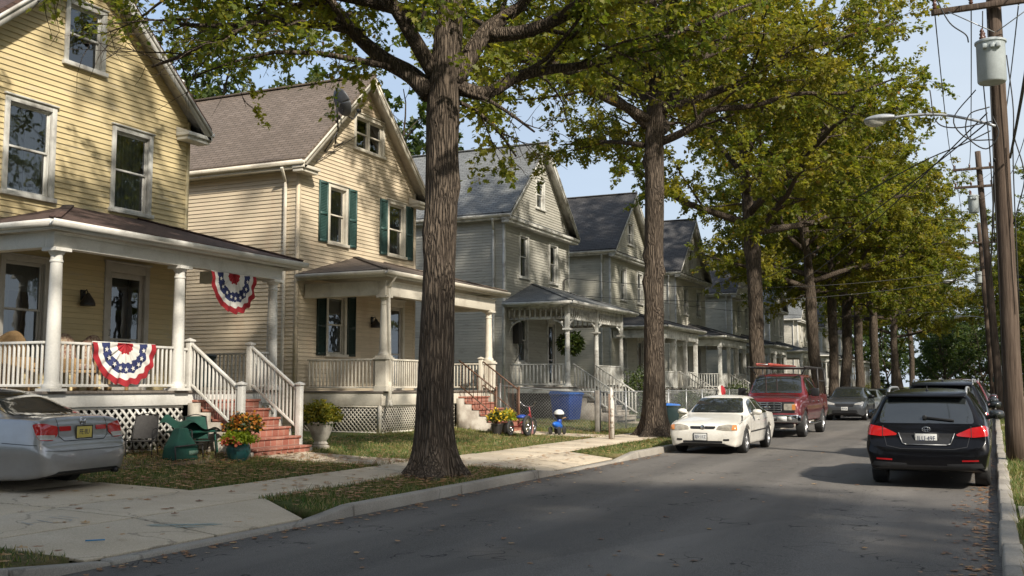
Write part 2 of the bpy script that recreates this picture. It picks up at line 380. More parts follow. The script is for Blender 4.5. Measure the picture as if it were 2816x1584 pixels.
def rail(root, a, b, m, h=.82, name='railing', low=.1, top_w=.07, step=.115, bw=.034, slope=True, z_in=True):
    """balustrade between plan points a=(x,y,z) and b (z may differ on stairs)"""
    mb = MB(); a = Vector(a); b = Vector(b); up = Vector((0, 0, 1))
    mb.bar(a + up * h, b + up * h, top_w, .045, mi=0); mb.bar(a + up * low, b + up * low, .045, .05)
    L = (b - a).length; n = max(1, int(L / step))
    for i in range(n):
        p = a.lerp(b, (i + .5) / n); mb.bar(p + up * (low + .02), p + up * (h - .02), bw, bw, up=(1, 0, 0) if abs((b - a).x) > abs((b - a).y) else (0, 1, 0))
    return mb.build(name, m, root, bevel=.003)
def newel(root, x, y, z0, z1, m, w=.12, name='newel_post'):
    mb = MB(); mb.box(x - w / 2, y - w / 2, z0, x + w / 2, y + w / 2, z1); c = w / 2 + .025
    mb.box(x - c, y - c, z1, x + c, y + c, z1 + .035)
    mb.add([(x - c, y - c, z1 + .035), (x + c, y - c, z1 + .035), (x + c, y + c, z1 + .035), (x - c, y + c, z1 + .035), (x, y, z1 + .08)], [(0, 1, 4), (1, 2, 4), (2, 3, 4), (3, 0, 4)])
    return mb.build(name, m, root, bevel=.005)
def lattice(root, P, s0, s1, z0, z1, m, sp=.125, w=.038, name='lattice'):
    mb = MB()
    for sg, o in ((1, 0.0), (-1, .009)):
        c = s0 - (z1 - z0) if sg > 0 else s0
        end = s1 if sg > 0 else s1 + (z1 - z0)
        while c < end:
            t0, t1 = max(0, (s0 - c) if sg > 0 else (c - s1)), min(z1 - z0, (s1 - c) if sg > 0 else (c - s0))
            if t1 - t0 > .03:
                a = P(c + sg * t0, o, z0 + t0); b = P(c + sg * t1, o, z0 + t1); mb.bar(a, b, .006, w, up=tuple(Vector(P(0, 0, 1)) - Vector(P(0, 0, 0))))
            c += sp * 1.0
    mb.box(*P(s0, -.002, z1 - .05), *P(s1, .02, z1)); mb.box(*P(s0, -.002, z0), *P(s1, .02, z0 + .06))
    ob = mb.build(name, m, root)
    return ob
def column(root, x, y, z0, z1, m, r=.115, kind='doric', pier=None):
    mb = MB()
    if kind == 'square':
        mb.box(x - r, y - r, z0, x + r, y + r, z1); mb.box(x - r - .03, y - r - .03, z0, x + r + .03, y + r + .03, z0 + .12); mb.box(x - r - .03, y - r - .03, z1 - .1, x + r + .03, y + r + .03, z1)
        return mb.build('column', m, root, bevel=.006)
    zb = z0
    if pier:
        w = .17; mb.box(x - w, y - w, z0, x + w, y + w, z0 + pier); mb.box(x - w - .04, y - w - .04, z0 + pier, x + w + .04, y + w + .04, z0 + pier + .05); mb.box(x - w - .025, y - w - .025, z0, x + w + .025, y + w + .025, z0 + .14); zb = z0 + pier + .05
    mb.box(x - r * 1.45, y - r * 1.45, zb, x + r * 1.45, y + r * 1.45, zb + .05)
    h = z1 - zb
    prof = [(r * 1.35, .05), (r * 1.4, .08), (r * 1.3, .12), (r * 1.08, .13), (r * 1.02, .18)]
    for i in range(9):
        t = i / 8; prof.append((r * (1.02 - .2 * t ** 1.6), .18 + (h - .18 - .26) * t))
    tp = h - .26
    prof += [(r * .92, tp + .01), (r * .92, tp + .04), (r * .82, tp + .05), (r * .82, tp + .13), (r * .9, tp + .14), (r * 1.15, tp + .19), (r * 1.2, tp + .2)]
    mb.lathe([(a, zb + b) for a, b in prof], (x, y, 0), 24)
    mb.box(x - r * 1.4, y - r * 1.4, zb + tp + .2, x + r * 1.4, y + r * 1.4, z1)
    return mb.build('column', m, root, autosm=40)
def stairs(root, y0, y1, xe, xf, z0, zf, m, sm, n=7, nose=.03):
    mb = MB(); h = (zf - z0) / n; t = (xf - xe) / (n - 1) if n > 1 else .3
    for i in range(n - 1):
        top = z0 + (i + 1) * h; x1 = xf - i * t
        mb.box(x1 - t - .02, y0, top - h, x1 - .0, y1, top - .045); mb.box(x1 - t - .02, y0 - .03, top - .045, x1 + nose, y1 + .03, top)
    o = mb.build('steps', m, root, bevel=.008)
    for y in (y0 - .16, y1 + .032):
        s = MB()
        pts = [(xe, y, z0 - .2)] + [(xf - .05, y, z0 - .2)]
        for i in range(n - 1): pts += [(xf - .05 - i * t, y, z0 + (i + 1) * h - .06), (xf - .05 - (i + 1) * t, y, z0 + (i + 1) * h - .06)]
        pts[-1] = (xe, y, pts[-1][2])
        s.prism(pts, (0, .128, 0)); s.build('stair_side', sm, root)
    return o
def gutter(root, a, b, m, name='gutter', out=(1, 0, 0), w=.11):
    o = Vector(out); mb = MB(); a = Vector(a); b = Vector(b)
    prof = [(0, 0), (w * .55, 0), (w * .85, .03), (w, .07), (w, .115), (w - .015, .115), (w - .015, .075), (.01, .06), (0, .115)]
    n = len(prof); vs = []
    for p in (a, b):
        for s, z in prof: vs.append(p + o * s + Vector((0, 0, z)))
    mb.add(vs, [(i, (i + 1) % n, n + (i + 1) % n, n + i) for i in range(n)] + [tuple(range(n - 1, -1, -1)), tuple(range(n, 2 * n))])
    return mb.build(name, m, root)
def gable_roof(root, y0, y1, ym, ze, zr, xf, xb, m, trim, ov=.32, fo=.42, style='return', rake=.2, thick=.07):
    """ridge along X over the walls y0..y1; eave height ze at the walls"""
    sl = (zr - ze) / (ym - y0); X1 = xf + fo; X0 = xb - .3
    yl, yr = y0 - ov, y1 + ov; zl = ze - ov * sl; 
    slr = (zr - ze) / (y1 - ym); zrr = ze - ov * slr
    mb = MB(); k = thick
    for (ye, z_e) in ((yl, zl), (yr, zrr)):
        n = Vector((0, -(zr - z_e), (ym - ye))); n = n if n.z > 0 else -n; n.normalize()
        a, b = Vector((X0, ye, z_e)), Vector((X1, ye, z_e)); c, d = Vector((X1, ym, zr)), Vector((X0, ym, zr))
        t = [p + Vector((0, 0, k / n.z)) for p in (a, b, c, d)]
        if ye < ym: mb.quad(*t); mb.quad(a, d, c, b); mb.quad(a, b, t[1], t[0]); mb.quad(b, c, t[2], t[1]); mb.quad(d, a, t[0], t[3])
        else: mb.quad(*t[::-1]); mb.quad(a, b, c, d); mb.quad(b, a, t[0], t[1]); mb.quad(c, b, t[1], t[2]); mb.quad(a, d, t[3], t[0])
    mb.bar((X0, ym, zr + k * 1.25), (X1 + .005, ym, zr + k * 1.25), .24, .05)
    roof = mb.build('roof', m, root)
    # bargeboards and raking soffit
    bb = MB(); so = MB()
    for (ye, z_e) in ((yl, zl), (yr, zrr)):
        sg = 1 if ye < ym else -1
        for (xo, wd, th, dz) in ((X1 - .045, rake, .045, 0), (X1 + .001, rake * .35, .03, 0)):
            p = [(xo, ye, z_e - .004 - dz), (xo, ym, zr - .004 - dz), (xo, ym, zr - wd * 1.25), (xo, ye + sg * .02, z_e - wd * 1.25)]
            bb.prism(p, (th, 0, 0))
        so.prism([(xf - .06, ye + sg * .01, z_e - .012), (xf - .06, ym, zr - .012), (xf - .06, ym, zr - .05), (xf - .06, ye + sg * .01, z_e - .05)], (fo + .012, 0, 0))
    bb.build('bargeboard', trim, roof); so.build('rake_soffit', trim, roof)
    # side eaves: soffit + fascia + gutter
    for ye, z_e, yw, sg in ((yl, zl, y0, -1), (yr, zrr, y1, 1)):
        e = MB(); e.box(X0, min(ye, yw), z_e - .2, X1 - .05, max(ye, yw), z_e - .165); e.box(X0, ye, z_e - .165, X1 - .05, ye - sg * .03, z_e - .01)
        e.build('eave_soffit', trim, root)
        gutter(root, (X0, ye + sg * .001, z_e - .115), (X1, ye + sg * .001, z_e - .115), trim, out=(0, sg, 0))
        if style == 'return':
            r = MB(); y_in = yw - sg * .42
            r.box(xf + LAP + .002, min(ye, y_in), z_e - .3, X1 - .06, max(ye, y_in), z_e - .205); r.box(xf + LAP + .002, min(ye, y_in) - .03, z_e - .205, X1 + .0, max(ye, y_in) + .03, z_e - .12)
            r.prism([(xf + LAP + .002, min(ye, y_in) - .03, z_e - .12), (X1, min(ye, y_in) - .03, z_e - .12), (xf + LAP + .002, min(ye, y_in) - .03, z_e + .02)], (0, abs(ye - y_in) + .06, 0))
            r.build('cornice_return', trim, root, bevel=.006)
    if style == 'pediment':
        r = MB(); zz = min(zl, zrr)
        r.box(xf + LAP + .002, yl, zz - .32, X1 - .06, yr, zz - .2); r.box(xf + LAP + .002, yl - .03, zz - .2, X1 + .02, yr + .03, zz - .08)
        r.build('pediment_cornice', trim, root, bevel=.006)
        r = MB(); r.prism([(xf + LAP + .002, yl, zz - .08), (X1 + .03, yl, zz - .08), (xf + LAP + .002, yl, zz + .12)], (0, yr - yl, 0)); r.build('pediment_skirt', m, root)
    return roof
def hip_porch_roof(root, y0, y1, xf, xw, ze, zt, m, trim, gut=True, thick=.05):
    """lean-to porch roof with hipped ends against the wall x=xw"""
    run = xf - xw; ya, yb = y0 + min(run, (y1 - y0) * .42), y1 - min(run, (y1 - y0) * .42)
    A, B, Cc, D = (xf, y0, ze), (xf, y1, ze), (xw, yb, zt), (xw, ya, zt); E_, F = (xw, y0, ze), (xw, y1, ze)
    mb = MB(); u = lambda p: (p[0], p[1], p[2] + thick)
    mb.quad(u(A), u(B), u(Cc), u(D)); mb.poly([u(E_), u(A), u(D)]); mb.poly([u(B), u(F), u(Cc)])
    for p, q in ((A, B), (E_, A), (B, F)): mb.quad(p, q, u(q), u(p))
    mb.poly([E_, F, B, A])
    for p, q in ((A, D), (B, Cc)): mb.bar((p[0], p[1], p[2] + thick + .012), (q[0], q[1], q[2] + thick + .012), .2, .03)
    o = mb.build('porch_roof', m, root)
    s = MB(); s.box(xw + LAP + .01, y0 + .02, ze - .035, xf - .02, y1 - .02, ze - .003); s.box(xf - .05, y0 + .01, ze - .15, xf - .012, y1 - .01, ze - .036)
    s.box(xw + .03, y0 + .012, ze - .15, xf - .052, y0 + .05, ze - .036); s.box(xw + .03, y1 - .05, ze - .15, xf - .052, y1 - .012, ze - .036)
    s.build('eave', trim, o)
    if gut:
        gutter(o, (xf - .01, y0 - .1, ze - .1), (xf - .01, y1 + .1, ze - .1), trim, out=(1, 0, 0)); gutter(o, (xw + .05, y0 + .01, ze - .1), (xf - .012, y0 + .01, ze - .1), trim, out=(0, -1, 0))
    return o
def downspout(root, pts, m, r=.04):
    mb = MB()
    for a, b in zip(pts, pts[1:]): mb.bar(a, b, r * 2, r * 1.7, up=(1, 0, 0) if abs(a[2] - b[2]) > abs(a[0] - b[0]) + abs(a[1] - b[1]) else (0, 0, 1))
    return mb.build('downspout', m, root, bevel=.008)
def wall_lamp(root, P, s, z):
    mb = MB(); q = lambda a, o, c: P(s + a, o + LAP, z + c)
    mb.box(*q(-.06, 0, .12), *q(.06, .03, .34)); mb.tube([q(0, .03, .28), q(0, .12, .34), q(0, .16, .26)], .014, 6)
    c = q(0, .16, 0); mb.lathe([(.03, .27), (.06, .22), (.13, .12), (.155, .05), (.155, 0), (.14, 0)], c, 12)
    return mb.build('porch_lamp', M['iron'], root, bevel=.004)
GZ = .38
def house_shell(name, label, y0, y1, ym, xw, zg, ze, zr, xb, wm, cm, rm, tm, front_op, side_op=(), style='return', rake=.2, ov=.32, fo=.42, group=None):
    root = thing(name, label, 'house', (xw, (y0 + y1) / 2, zg), group=group)
    mb = MB(); PF = lambda s, o, z: (xw + o, s, z); PS = lambda s, o, z: (s, y0 - o, z); PN = lambda s, o, z: (s, y1 + o, z)
    clap(mb, PF, y0 + .06, y1 - .06, zg - .1, ze, (ym, zr), front_op); clap(mb, PS, xb, xw - .06, zg - .1, ze - .05, None, side_op); clap(mb, PN, xb, xw - .06, zg - .1, ze - .05)
    mb.poly([(xb, y0, zg), (xb, y0, ze), (xb, ym, zr), (xb, y1, ze), (xb, y1, zg)])
    mb.build('wall', wm, root)
    for y, sg in ((y0, -1), (y1, 1)):
        cb = MB(); cb.box(xw - .07, y - .0 + sg * (LAP + .008), zg - .1, xw + LAP + .008, y - sg * .07, ze - .06); cb.build('corner_board', cm, root)
    gable_roof(root, y0, y1, ym, ze, zr, xw, xb, rm, tm, style=style, rake=rake, ov=ov, fo=fo)
    return root, PF, PS
def wop(s0, s1, z0, z1, cw=.11): return (s0 + cw, s1 - cw, z0 + .07, z1 - cw)
def dop(s0, s1, z0, z1): return (s0 + .13, s1 - .13, z0, z1 - .2)
def porch_base(root, xw, xf, y0, y1, zf, zg, m, skirt=.24, lat=None, lm=None, gaps=(), sp=.18, w=.05, side=True):
    mb = MB(); n = int((xf + .06 - xw) / .1)
    mb.box(xw + LAP + .005, y0, zf - .05, xf + .1, y1, zf)
    mb.build('porch_floor', M['porchfloor'], root, bevel=.006)
    s = MB(); s.box(xf + .02, y0 + .02, zf - .05 - skirt, xf + .06, y1 - .02, zf - .052); s.box(xw + .04, y0 + .022, zf - .05 - skirt, xf + .018, y0 + .06, zf - .052); s.box(xw + .04, y1 - .06, zf - .05 - skirt, xf + .018, y1 - .022, zf - .052)
    s.build('porch_skirt', m, root, bevel=.004)
    if lat:
        zt = zf - .052 - skirt; e = y0 + .05
        for a, b in list(gaps) + [(y1 - .05, None)]:
            if a - e > .15: lattice(root, lambda q, o, z: (xf + .0 + o, q, z), e, a, zg - .03, zt, lm, sp, w)
            e = b
        if side: lattice(root, lambda q, o, z: (q, y0 + .05 - o, z), xw + .1, xf, zg - .03, zt, lm, sp, w)
        for y in (y0 + .05, y1 - .05): p = MB(); p.box(xf - .05, y - .045, zg - .1, xf + .035, y + .045, zt); p.build('corner_pier', m, root)
    d = MB(); d.box(xw + .3, y0 + .25, zg - .05, xf - .2, y1 - .25, zf - .06 - skirt * .2); d.build('crawl_shade', M['dark'], root)  # solid block painted near-black as the shade under the porch
def beam(root, xw, xf, y0, y1, z0, z1, m, w=.2):
    mb = MB(); mb.box(xf - w / 2, y0, z0, xf + w / 2, y1, z1); mb.box(xw + .05, y0, z0 + .004, xf - w / 2 - .001, y0 + w, z1); mb.box(xw + .05, y1 - w, z0 + .004, xf - w / 2 - .001, y1, z1)
    mb.box(xf + w / 2, y0 - .02, z1 - .05, xf + w / 2 + .03, y1 + .02, z1 - .001)
    return mb.build('porch_beam', m, root, bevel=.005)

# ---- yellow house -----------------------------------------------------------
w1 = [(13.66, 14.88, 5.35, 7.3), (16.36, 17.56, 5.42, 7.32), (15.0, 16.09, 8.3, 9.72)]
pw = (13.72, 14.86, 2.1, 4.18); d1 = (16.3, 17.58, 1.55, 4.3)
h1, PF, PS = house_shell('yellow_house', 'yellow clapboard house with white columned porch hung with bunting, nearest on the left', 12.35, 18.73, 15.54, -17.2, GZ, 7.97, 10.75, -28.5,
    M['yellow'], M['yellow'], M['sh_dbrown'], M['trim'], [wop(*w) for w in w1 + [pw]] + [dop(*d1)])
for w in w1[:2]: window(h1, PF, *w, M['trim'], curtain=2, cur_mat='curtain_w')
window(h1, PF, *w1[2], M['trim'], curtain=0); window(h1, PF, *pw, M['door_w'], curtain=1)
door(h1, PF, *d1, M['door_w']); wall_lamp(h1, PF, 15.72, 3.3)
porch_base(h1, -17.2, -15, 12.85, 19.42, 1.55, GZ, M['white'], .24, True, M['white'], [(16.38, 18.58)])
beam(h1, -17.2, -15, 12.95, 19.4, 4.08, 4.36, M['white'], .22)
hip_porch_roof(h1, 12.7, 19.8, -14.6, -17.2, 4.5, 5.3, M['sh_dbrown'], M['white'])
for y in (13.12, 16.2, 19.22): column(h1, -15, y, 1.55, 4.08, M['white'], .125)
rail(h1, (-15, 13.27, 1.55), (-15, 16.06, 1.55), M['white'], .86); rail(h1, (-15.12, 13.05, 1.55), (-17.1, 13.05, 1.55), M['white'], .86)
rail(h1, (-15.1, 19.3, 1.55), (-17.1, 19.3, 1.55), M['white'], .84); rail(h1, (-15, 18.5, 1.55), (-15, 19.08, 1.55), M['white'], .84); rail(h1, (-15, 16.33, 1.55), (-15, 16.46, 1.55), M['white'], .84)
stairs(h1, 16.62, 18.38, -14.93, -13.28, .2, 1.55, M['brick'], M['stucco'], 7)
for y in (16.53, 18.44):
    newel(h1, -14.98, y, 1.5, 2.55, M['white']); newel(h1, -13.62, y, .3, 1.66, M['white'])
    rail(h1, (-14.9, y, 1.56), (-13.7, y, .68), M['white'], .92, 'stair_railing', top_w=.08)
# ---- cream house ------------------------------------------------------------
w2 = [(25.0, 26.04, 5.8, 7.62), (28.3, 29.44, 5.82, 7.66), (26.32, 28.08, 8.92, 10.08)]
pw = (25.0, 26.06, 2.5, 4.38); d2 = (28.25, 29.42, 1.5, 4.4)
h2, PF, PS = house_shell('cream_house', 'cream clapboard house with green shutters behind the big foreground tree', 23.6, 30.1, 26.85, -17.6, GZ, 8.22, 11.25, -29.5,
    M['cream'], M['cream'], M['sh_brown'], M['cream_trim'], [wop(*w) for w in w2 + [pw]] + [dop(*d2)])
for w in w2[:2]: window(h2, PF, *w, M['cream_trim'], curtain=2)
window(h2, PF, *w2[2], M['cream_trim'], curtain=0, sashes=2); window(h2, PF, *pw, M['cream_trim'], curtain=3)
for a, b in ((24.54, 24.98), (26.06, 26.5), (27.84, 28.28), (29.46, 29.9)): shutter(h2, PF, a, b, 5.82, 7.62, M['green_sh'])
for a, b in ((24.54, 24.98), (26.08, 26.52)): shutter(h2, PF, a, b, 2.52, 4.36, M['dkgreen'])
door(h2, PF, *d2, M['cream_trim']); wall_lamp(h2, PF, 27.45, 3.45)
porch_base(h2, -17.6, -15, 23.85, 30.75, 1.5, GZ, M['cream_trim'], .34, True, M['cream_trim'], [(28.15, 30.1)], sp=.125, w=.036)
beam(h2, -17.6, -15, 23.9, 30.75, 4.1, 4.5, M['cream_trim'], .24)
hip_porch_roof(h2, 23.55, 31.1, -14.62, -17.6, 4.72, 5.52, M['sh_brown'], M['cream_trim'])
for y in (24.05, 27.35, 30.5): column(h2, -15, y, 1.5, 4.1, M['cream_trim'], .12, pier=.86)
rail(h2, (-15, 24.26, 1.5), (-15, 27.15, 1.5), M['cream_trim'], .86); rail(h2, (-15.2, 23.98, 1.5), (-17.45, 23.98, 1.5), M['cream_trim'], .86)
rail(h2, (-15.2, 30.6, 1.5), (-17.45, 30.6, 1.5), M['cream_trim'], .86); rail(h2, (-15, 29.95, 1.5), (-15, 30.3, 1.5), M['cream_trim'], .86)
stairs(h2, 28.3, 29.85, -14.93, -13.4, .22, 1.5, M['brick'], M['stucco'], 7)
newel(h2, -14.98, 29.9, 1.45, 2.5, M['cream_trim'])
for y in (28.24, 29.88):
    mb = MB(); a, b = Vector((-14.9, y, 2.42)), Vector((-13.62, y, 1.5)); mb.bar(a, b, .05, .035); mb.bar(a - Vector((0, 0, .75)), b - Vector((0, 0, .78)), .03, .03)
    mb.box(-13.66, y - .025, .2, -13.6, y + .025, 1.62)
    for i in range(9): p = a.lerp(b, (i + .5) / 9); mb.bar(p, p - Vector((0, 0, .78)), .016, .016)
    mb.build('stair_railing', M['rust'], h2)
downspout(h2, [(-14.6, 24.0, 4.66), (-14.85, 24.02, 4.3), (-14.83, 24.1, 1.75), (-14.72, 23.95, 1.25), (-14.6, 23.8, 1.1)], M['cream_trim'])
downspout(h2, [(-17.9, 23.2, 7.75), (-18.0, 23.53, 7.4), (-18.0, 23.54, .5)], M['cream_trim'])
mb = MB(); mb.tube([(-24.6, 26.3, 10.2), (-24.6, 26.3, 11.75)], .1, 12); mb.lathe([(.02, 12.0), (.17, 11.93), (.17, 11.86), (.1, 11.85)], (-24.6, 26.3, 0), 12); mb.build('vent_pipe', M['white'], h2)
# ---- grey house with the fretwork porch -------------------------------------
w3 = [(38.58, 39.58, 6.08, 7.94), (41.76, 42.76, 6.12, 7.94), (40.3, 41.3, 9.25, 10.6)]
pw = (38.38, 39.48, 2.55, 4.5); d3 = (41.5, 42.5, 1.6, 4.55)
h3, PF, PS = house_shell('grey_house', 'grey clapboard house with ornate fretwork porch and grey roof, just right of the big tree', 37.2, 44.15, 40.75, -17.6, GZ, 8.78, 12.1, -29.5,
    M['grey'], M['graytrim'], M['sh_grey'], M['graytrim'], [wop(*w) for w in w3 + [pw]] + [dop(*d3)], style='pediment')
for w in w3[:2] + [pw]: window(h3, PF, *w, M['graytrim'], curtain=2)
window(h3, PF, *w3[2], M['graytrim'], curtain=3); door(h3, PF, *d3, M['graytrim'])
porch_base(h3, -17.6, -15, 37.3, 44.0, 1.6, GZ, M['graytrim'], .2)
hip_porch_roof(h3, 36.95, 44.9, -14.6, -17.6, 4.9, 5.9, M['sh_grey'], M['graytrim'])
fz = MB()
def fretwork(mb, a, b, z0=4.28, z1=4.78):
    a = Vector(a); b = Vector(b); L = (b - a).length; up = Vector((0, 0, 1))
    mb.bar(a + up * z0, b + up * z0, .06, .07); mb.bar(a + up * (z1 - .02), b + up * (z1 - .02), .1, .1)
    n = int(L / .22)
    for i in range(n + 1):
        p = a.lerp(b, i / n); mb.bar(p + up * z0, p + up * (z1 - .05), .09, .04, up=(b - a).normalized())
    d = (b - a).normalized()
    for i in range(n):
        p = a.lerp(b, (i + .5) / n); mb.bar(p + up * (z0 + .04) - d * .07, p + up * (z0 + .04) + d * .07, .035, .07); mb.bar(p + up * (z1 - .09) - d * .07, p + up * (z1 - .09) + d * .07, .035, .07)
cols3 = [(-15, 37.45), (-15, 40.68), (-15, 43.86)]
fretwork(fz, (-17.5, 37.45, 0), (-15, 37.45, 0))
for p, q in zip(cols3, cols3[1:]): fretwork(fz, (*p, 0), (*q, 0))
fretwork(fz, (-15, 43.86, 0), (-17.5, 43.86, 0))
fz.build('fretwork', M['graytrim'], h3)
def bracket(root, c, d, zt, m, L=.5):
    mb = MB(); d = Vector(d); c = Vector(c); up = Vector((0, 0, 1)); n = 8; o = []; i_ = []
    for k in range(n + 1):
        t = k / n * math.pi / 2; o.append(c + d * (L * (1 - math.cos(t))) + up * (zt - L * (1 - math.sin(t)) * 1.1)); i_.append(c + d * (L * (1 - math.cos(t)) * .84 + .0) + up * (zt - .0 - (L * (1 - math.sin(t)) * 1.1) * .82))
    o2 = [p - d * 0 - up * .07 for p in o]; side = d.cross(up) * .025
    for k in range(n):
        q = [o[k], o[k + 1], o2[k + 1] + d * .0, o2[k]]; mb.prism([p - side for p in q], side * 2)
    mb.lathe([(.001, -.03), (.07, -.03), (.07, .03), (.001, .03)], c + d * L * .3 + up * (zt - .14), 10, 'x' if abs(d.y) > .5 else 'y', cap=False)
    return mb.build('bracket', m, root)
for i, (x, y) in enumerate(cols3):
    column(h3, x, y, 1.6, 3.88, M['graytrim'], .11)
    mb = MB(); mb.box(x - .085, y - .085, 3.88, x + .085, y + .085, 4.9); mb.build('post_block', M['graytrim'], h3, bevel=.01)
    if i: bracket(h3, (x, y - .09, 0), (0, -1, 0), 4.24, M['graytrim'])
    if i < 2: bracket(h3, (x, y + .09, 0), (0, 1, 0), 4.24, M['graytrim'])
bracket(h3, (-15.09, 37.45, 0), (-1, 0, 0), 4.24, M['graytrim']); bracket(h3, (-17.5, 37.45, 0), (1, 0, 0), 4.24, M['graytrim'])
rail(h3, (-15.1, 37.45, 1.6), (-17.45, 37.45, 1.6), M['graytrim'], .88, step=.15, bw=.05); rail(h3, (-15, 40.82, 1.6), (-15, 43.7, 1.6), M['graytrim'], .88, step=.15, bw=.05)
stairs(h3, 37.95, 40.1, -14.93, -13.1, .3, 1.6, M['stucco'], M['stucco'], 7)
for y in (37.8, 40.25): rail(h3, (-14.9, y, 1.6), (-13.1, y, .45), M['graytrim'], .9, 'stair_railing', step=.16, bw=.05)
downspout(h3, [(-17.95, 36.8, 8.3), (-18.05, 37.12, 7.9), (-18.05, 37.13, .5)], M['graytrim'])
mb = MB(); mb.box(-17.56, 37.95, 3.35, -17.3, 38.32, 4.2); mb.tube([(-17.4, 38.1, 3.35), (-17.35, 38.2, 3.0), (-17.4, 37.8, 2.6)], .02, 6); mb.build('electric_meter', M['iron'], h3, bevel=.03)
mb = MB(); mb.tube([(-17.5, 43.3, 5.6), (-17.5, 43.3, 6.4), (-17.3, 43.3, 6.5)], .035, 8); mb.box(-17.58, 43.18, 5.4, -17.42, 43.42, 5.7); mb.build('service_mast', M['iron'], h3)

# ---- the row beyond ---------------------------------------------------------
def row_house(name, label, y0, W, zr, ze, wm, rm, tm, seed, cols, stair=(.35, .6), style='pediment', xw=-17.6, colk='square', pr=None):
    rr = random.Random(seed); y1 = y0 + W; ym = (y0 + y1) / 2 + rr.uniform(-.2, .2)
    a = y0 + W * rr.uniform(.19, .24); b = y0 + W * rr.uniform(.62, .68); ww = rr.uniform(.95, 1.1)
    ws = [(a, a + ww, 6.1, 7.9), (b, b + ww, 6.1, 7.9), (ym - .48, ym + .48, 9.2, 10.5)]
    p_ = (a - .1, a + ww, 2.5, 4.4); d_ = (b - .1, b + 1.0, 1.5, 4.3)
    root, PF, PS = house_shell(name, label, y0, y1, ym, xw, GZ, ze, zr, xw - 12, wm, tm, rm, tm, [wop(*w) for w in ws + [p_]] + [dop(*d_)], style=style, group='old clapboard houses down the street')
    for w in ws + [p_]: window(root, PF, *w, tm, curtain=rr.choice((1, 2, 3)), cur_mat=rr.choice(('curtain', 'curtain_w')))
    door(root, PF, *d_, tm)
    porch_base(root, xw, -15, y0 + .1, y1 + .3, 1.5, GZ, tm, .22, True, tm, [(y0 + W * stair[0], y0 + W * stair[1])], sp=.16, w=.05)
    beam(root, xw, -15, y0 + .15, y1 + .25, 4.05, 4.45, tm, .2)
    hip_porch_roof(root, y0 - .15, y1 + .6, -14.6, xw, 4.65, 5.55, pr or rm, tm)
    cy = [y0 + .3 + (W - .3) * i / (cols - 1) for i in range(cols)]
    for y in cy: column(root, -15, y, 1.5, 4.05, tm, .1, colk)
    sy = (y0 + W * stair[0], y0 + W * stair[1])
    for p, q in zip(cy, cy[1:]):
        if q <= sy[0] + .3 or p >= sy[1] - .3: rail(root, (-15, p + .12, 1.5), (-15, q - .12, 1.5), tm, .86, step=.15, bw=.045)
        elif p < sy[0] - .3: rail(root, (-15, p + .12, 1.5), (-15, sy[0], 1.5), tm, .86, step=.15, bw=.045)
        else: rail(root, (-15, sy[1], 1.5), (-15, q - .12, 1.5), tm, .86, step=.15, bw=.045)
    rail(root, (-15.1, y0 + .25, 1.5), (xw + .1, y0 + .25, 1.5), tm, .86, step=.15, bw=.045)
    stairs(root, sy[0] + .15, sy[1] - .15, -14.93, -13.3, .3, 1.5, M['stucco'], M['stucco'], 7)
    for y in sy: rail(root, (-14.9, y, 1.5), (-13.3, y, .45), tm, .9, 'stair_railing', step=.17, bw=.035)
    downspout(root, [(xw - .35, y0 - .33, ze - .5), (xw - .45, y0 - .06, ze - .9), (xw - .45, y0 - .06, .5)], tm)
    return root
row_house('clapboard_house', 'weathered grey house with charcoal roof partly hidden by the second street tree', 49.9, 6.7, 12.0, 8.85, M['grey2'], M['sh_dark'], M['graytrim'], 3, 4, (.45, .72))
row_house('clapboard_house', 'peeling off-white house whose sunlit gable shows just right of the second street tree', 62.0, 7.1, 12.4, 8.95, M['pale'], M['sh_dark'], M['graytrim'], 5, 4, (.3, .55))
row_house('clapboard_house', 'grey house with dark roof half hidden behind the third street tree', 77.2, 6.8, 11.9, 8.85, M['grey2'], M['sh_dark'], M['graytrim'], 8, 4, (.4, .66))
row_house('clapboard_house', 'narrow grey house showing between the third tree and the next white house', 91.6, 6.6, 11.8, 8.8, M['grey'], M['sh_grey'], M['white'], 9, 4, (.4, .66))
row_house('clapboard_house', 'whitish house with grey roof left of the fourth street tree', 106, 6.8, 11.6, 8.6, M['pale'], M['sh_grey'], M['white'], 12, 4, (.4, .66), colk='doric')
row_house('clapboard_house', 'distant house whose porch shows between the slim far tree trunks', 122, 7, 11.6, 8.6, M['pale'], M['sh_dark'], M['white'], 14, 4)
row_house('clapboard_house', 'farthest brown-grey house glimpsed low between far trunks', 138, 7, 11.2, 8.4, M['grey2'], M['sh_brown'], M['white'], 15, 4)
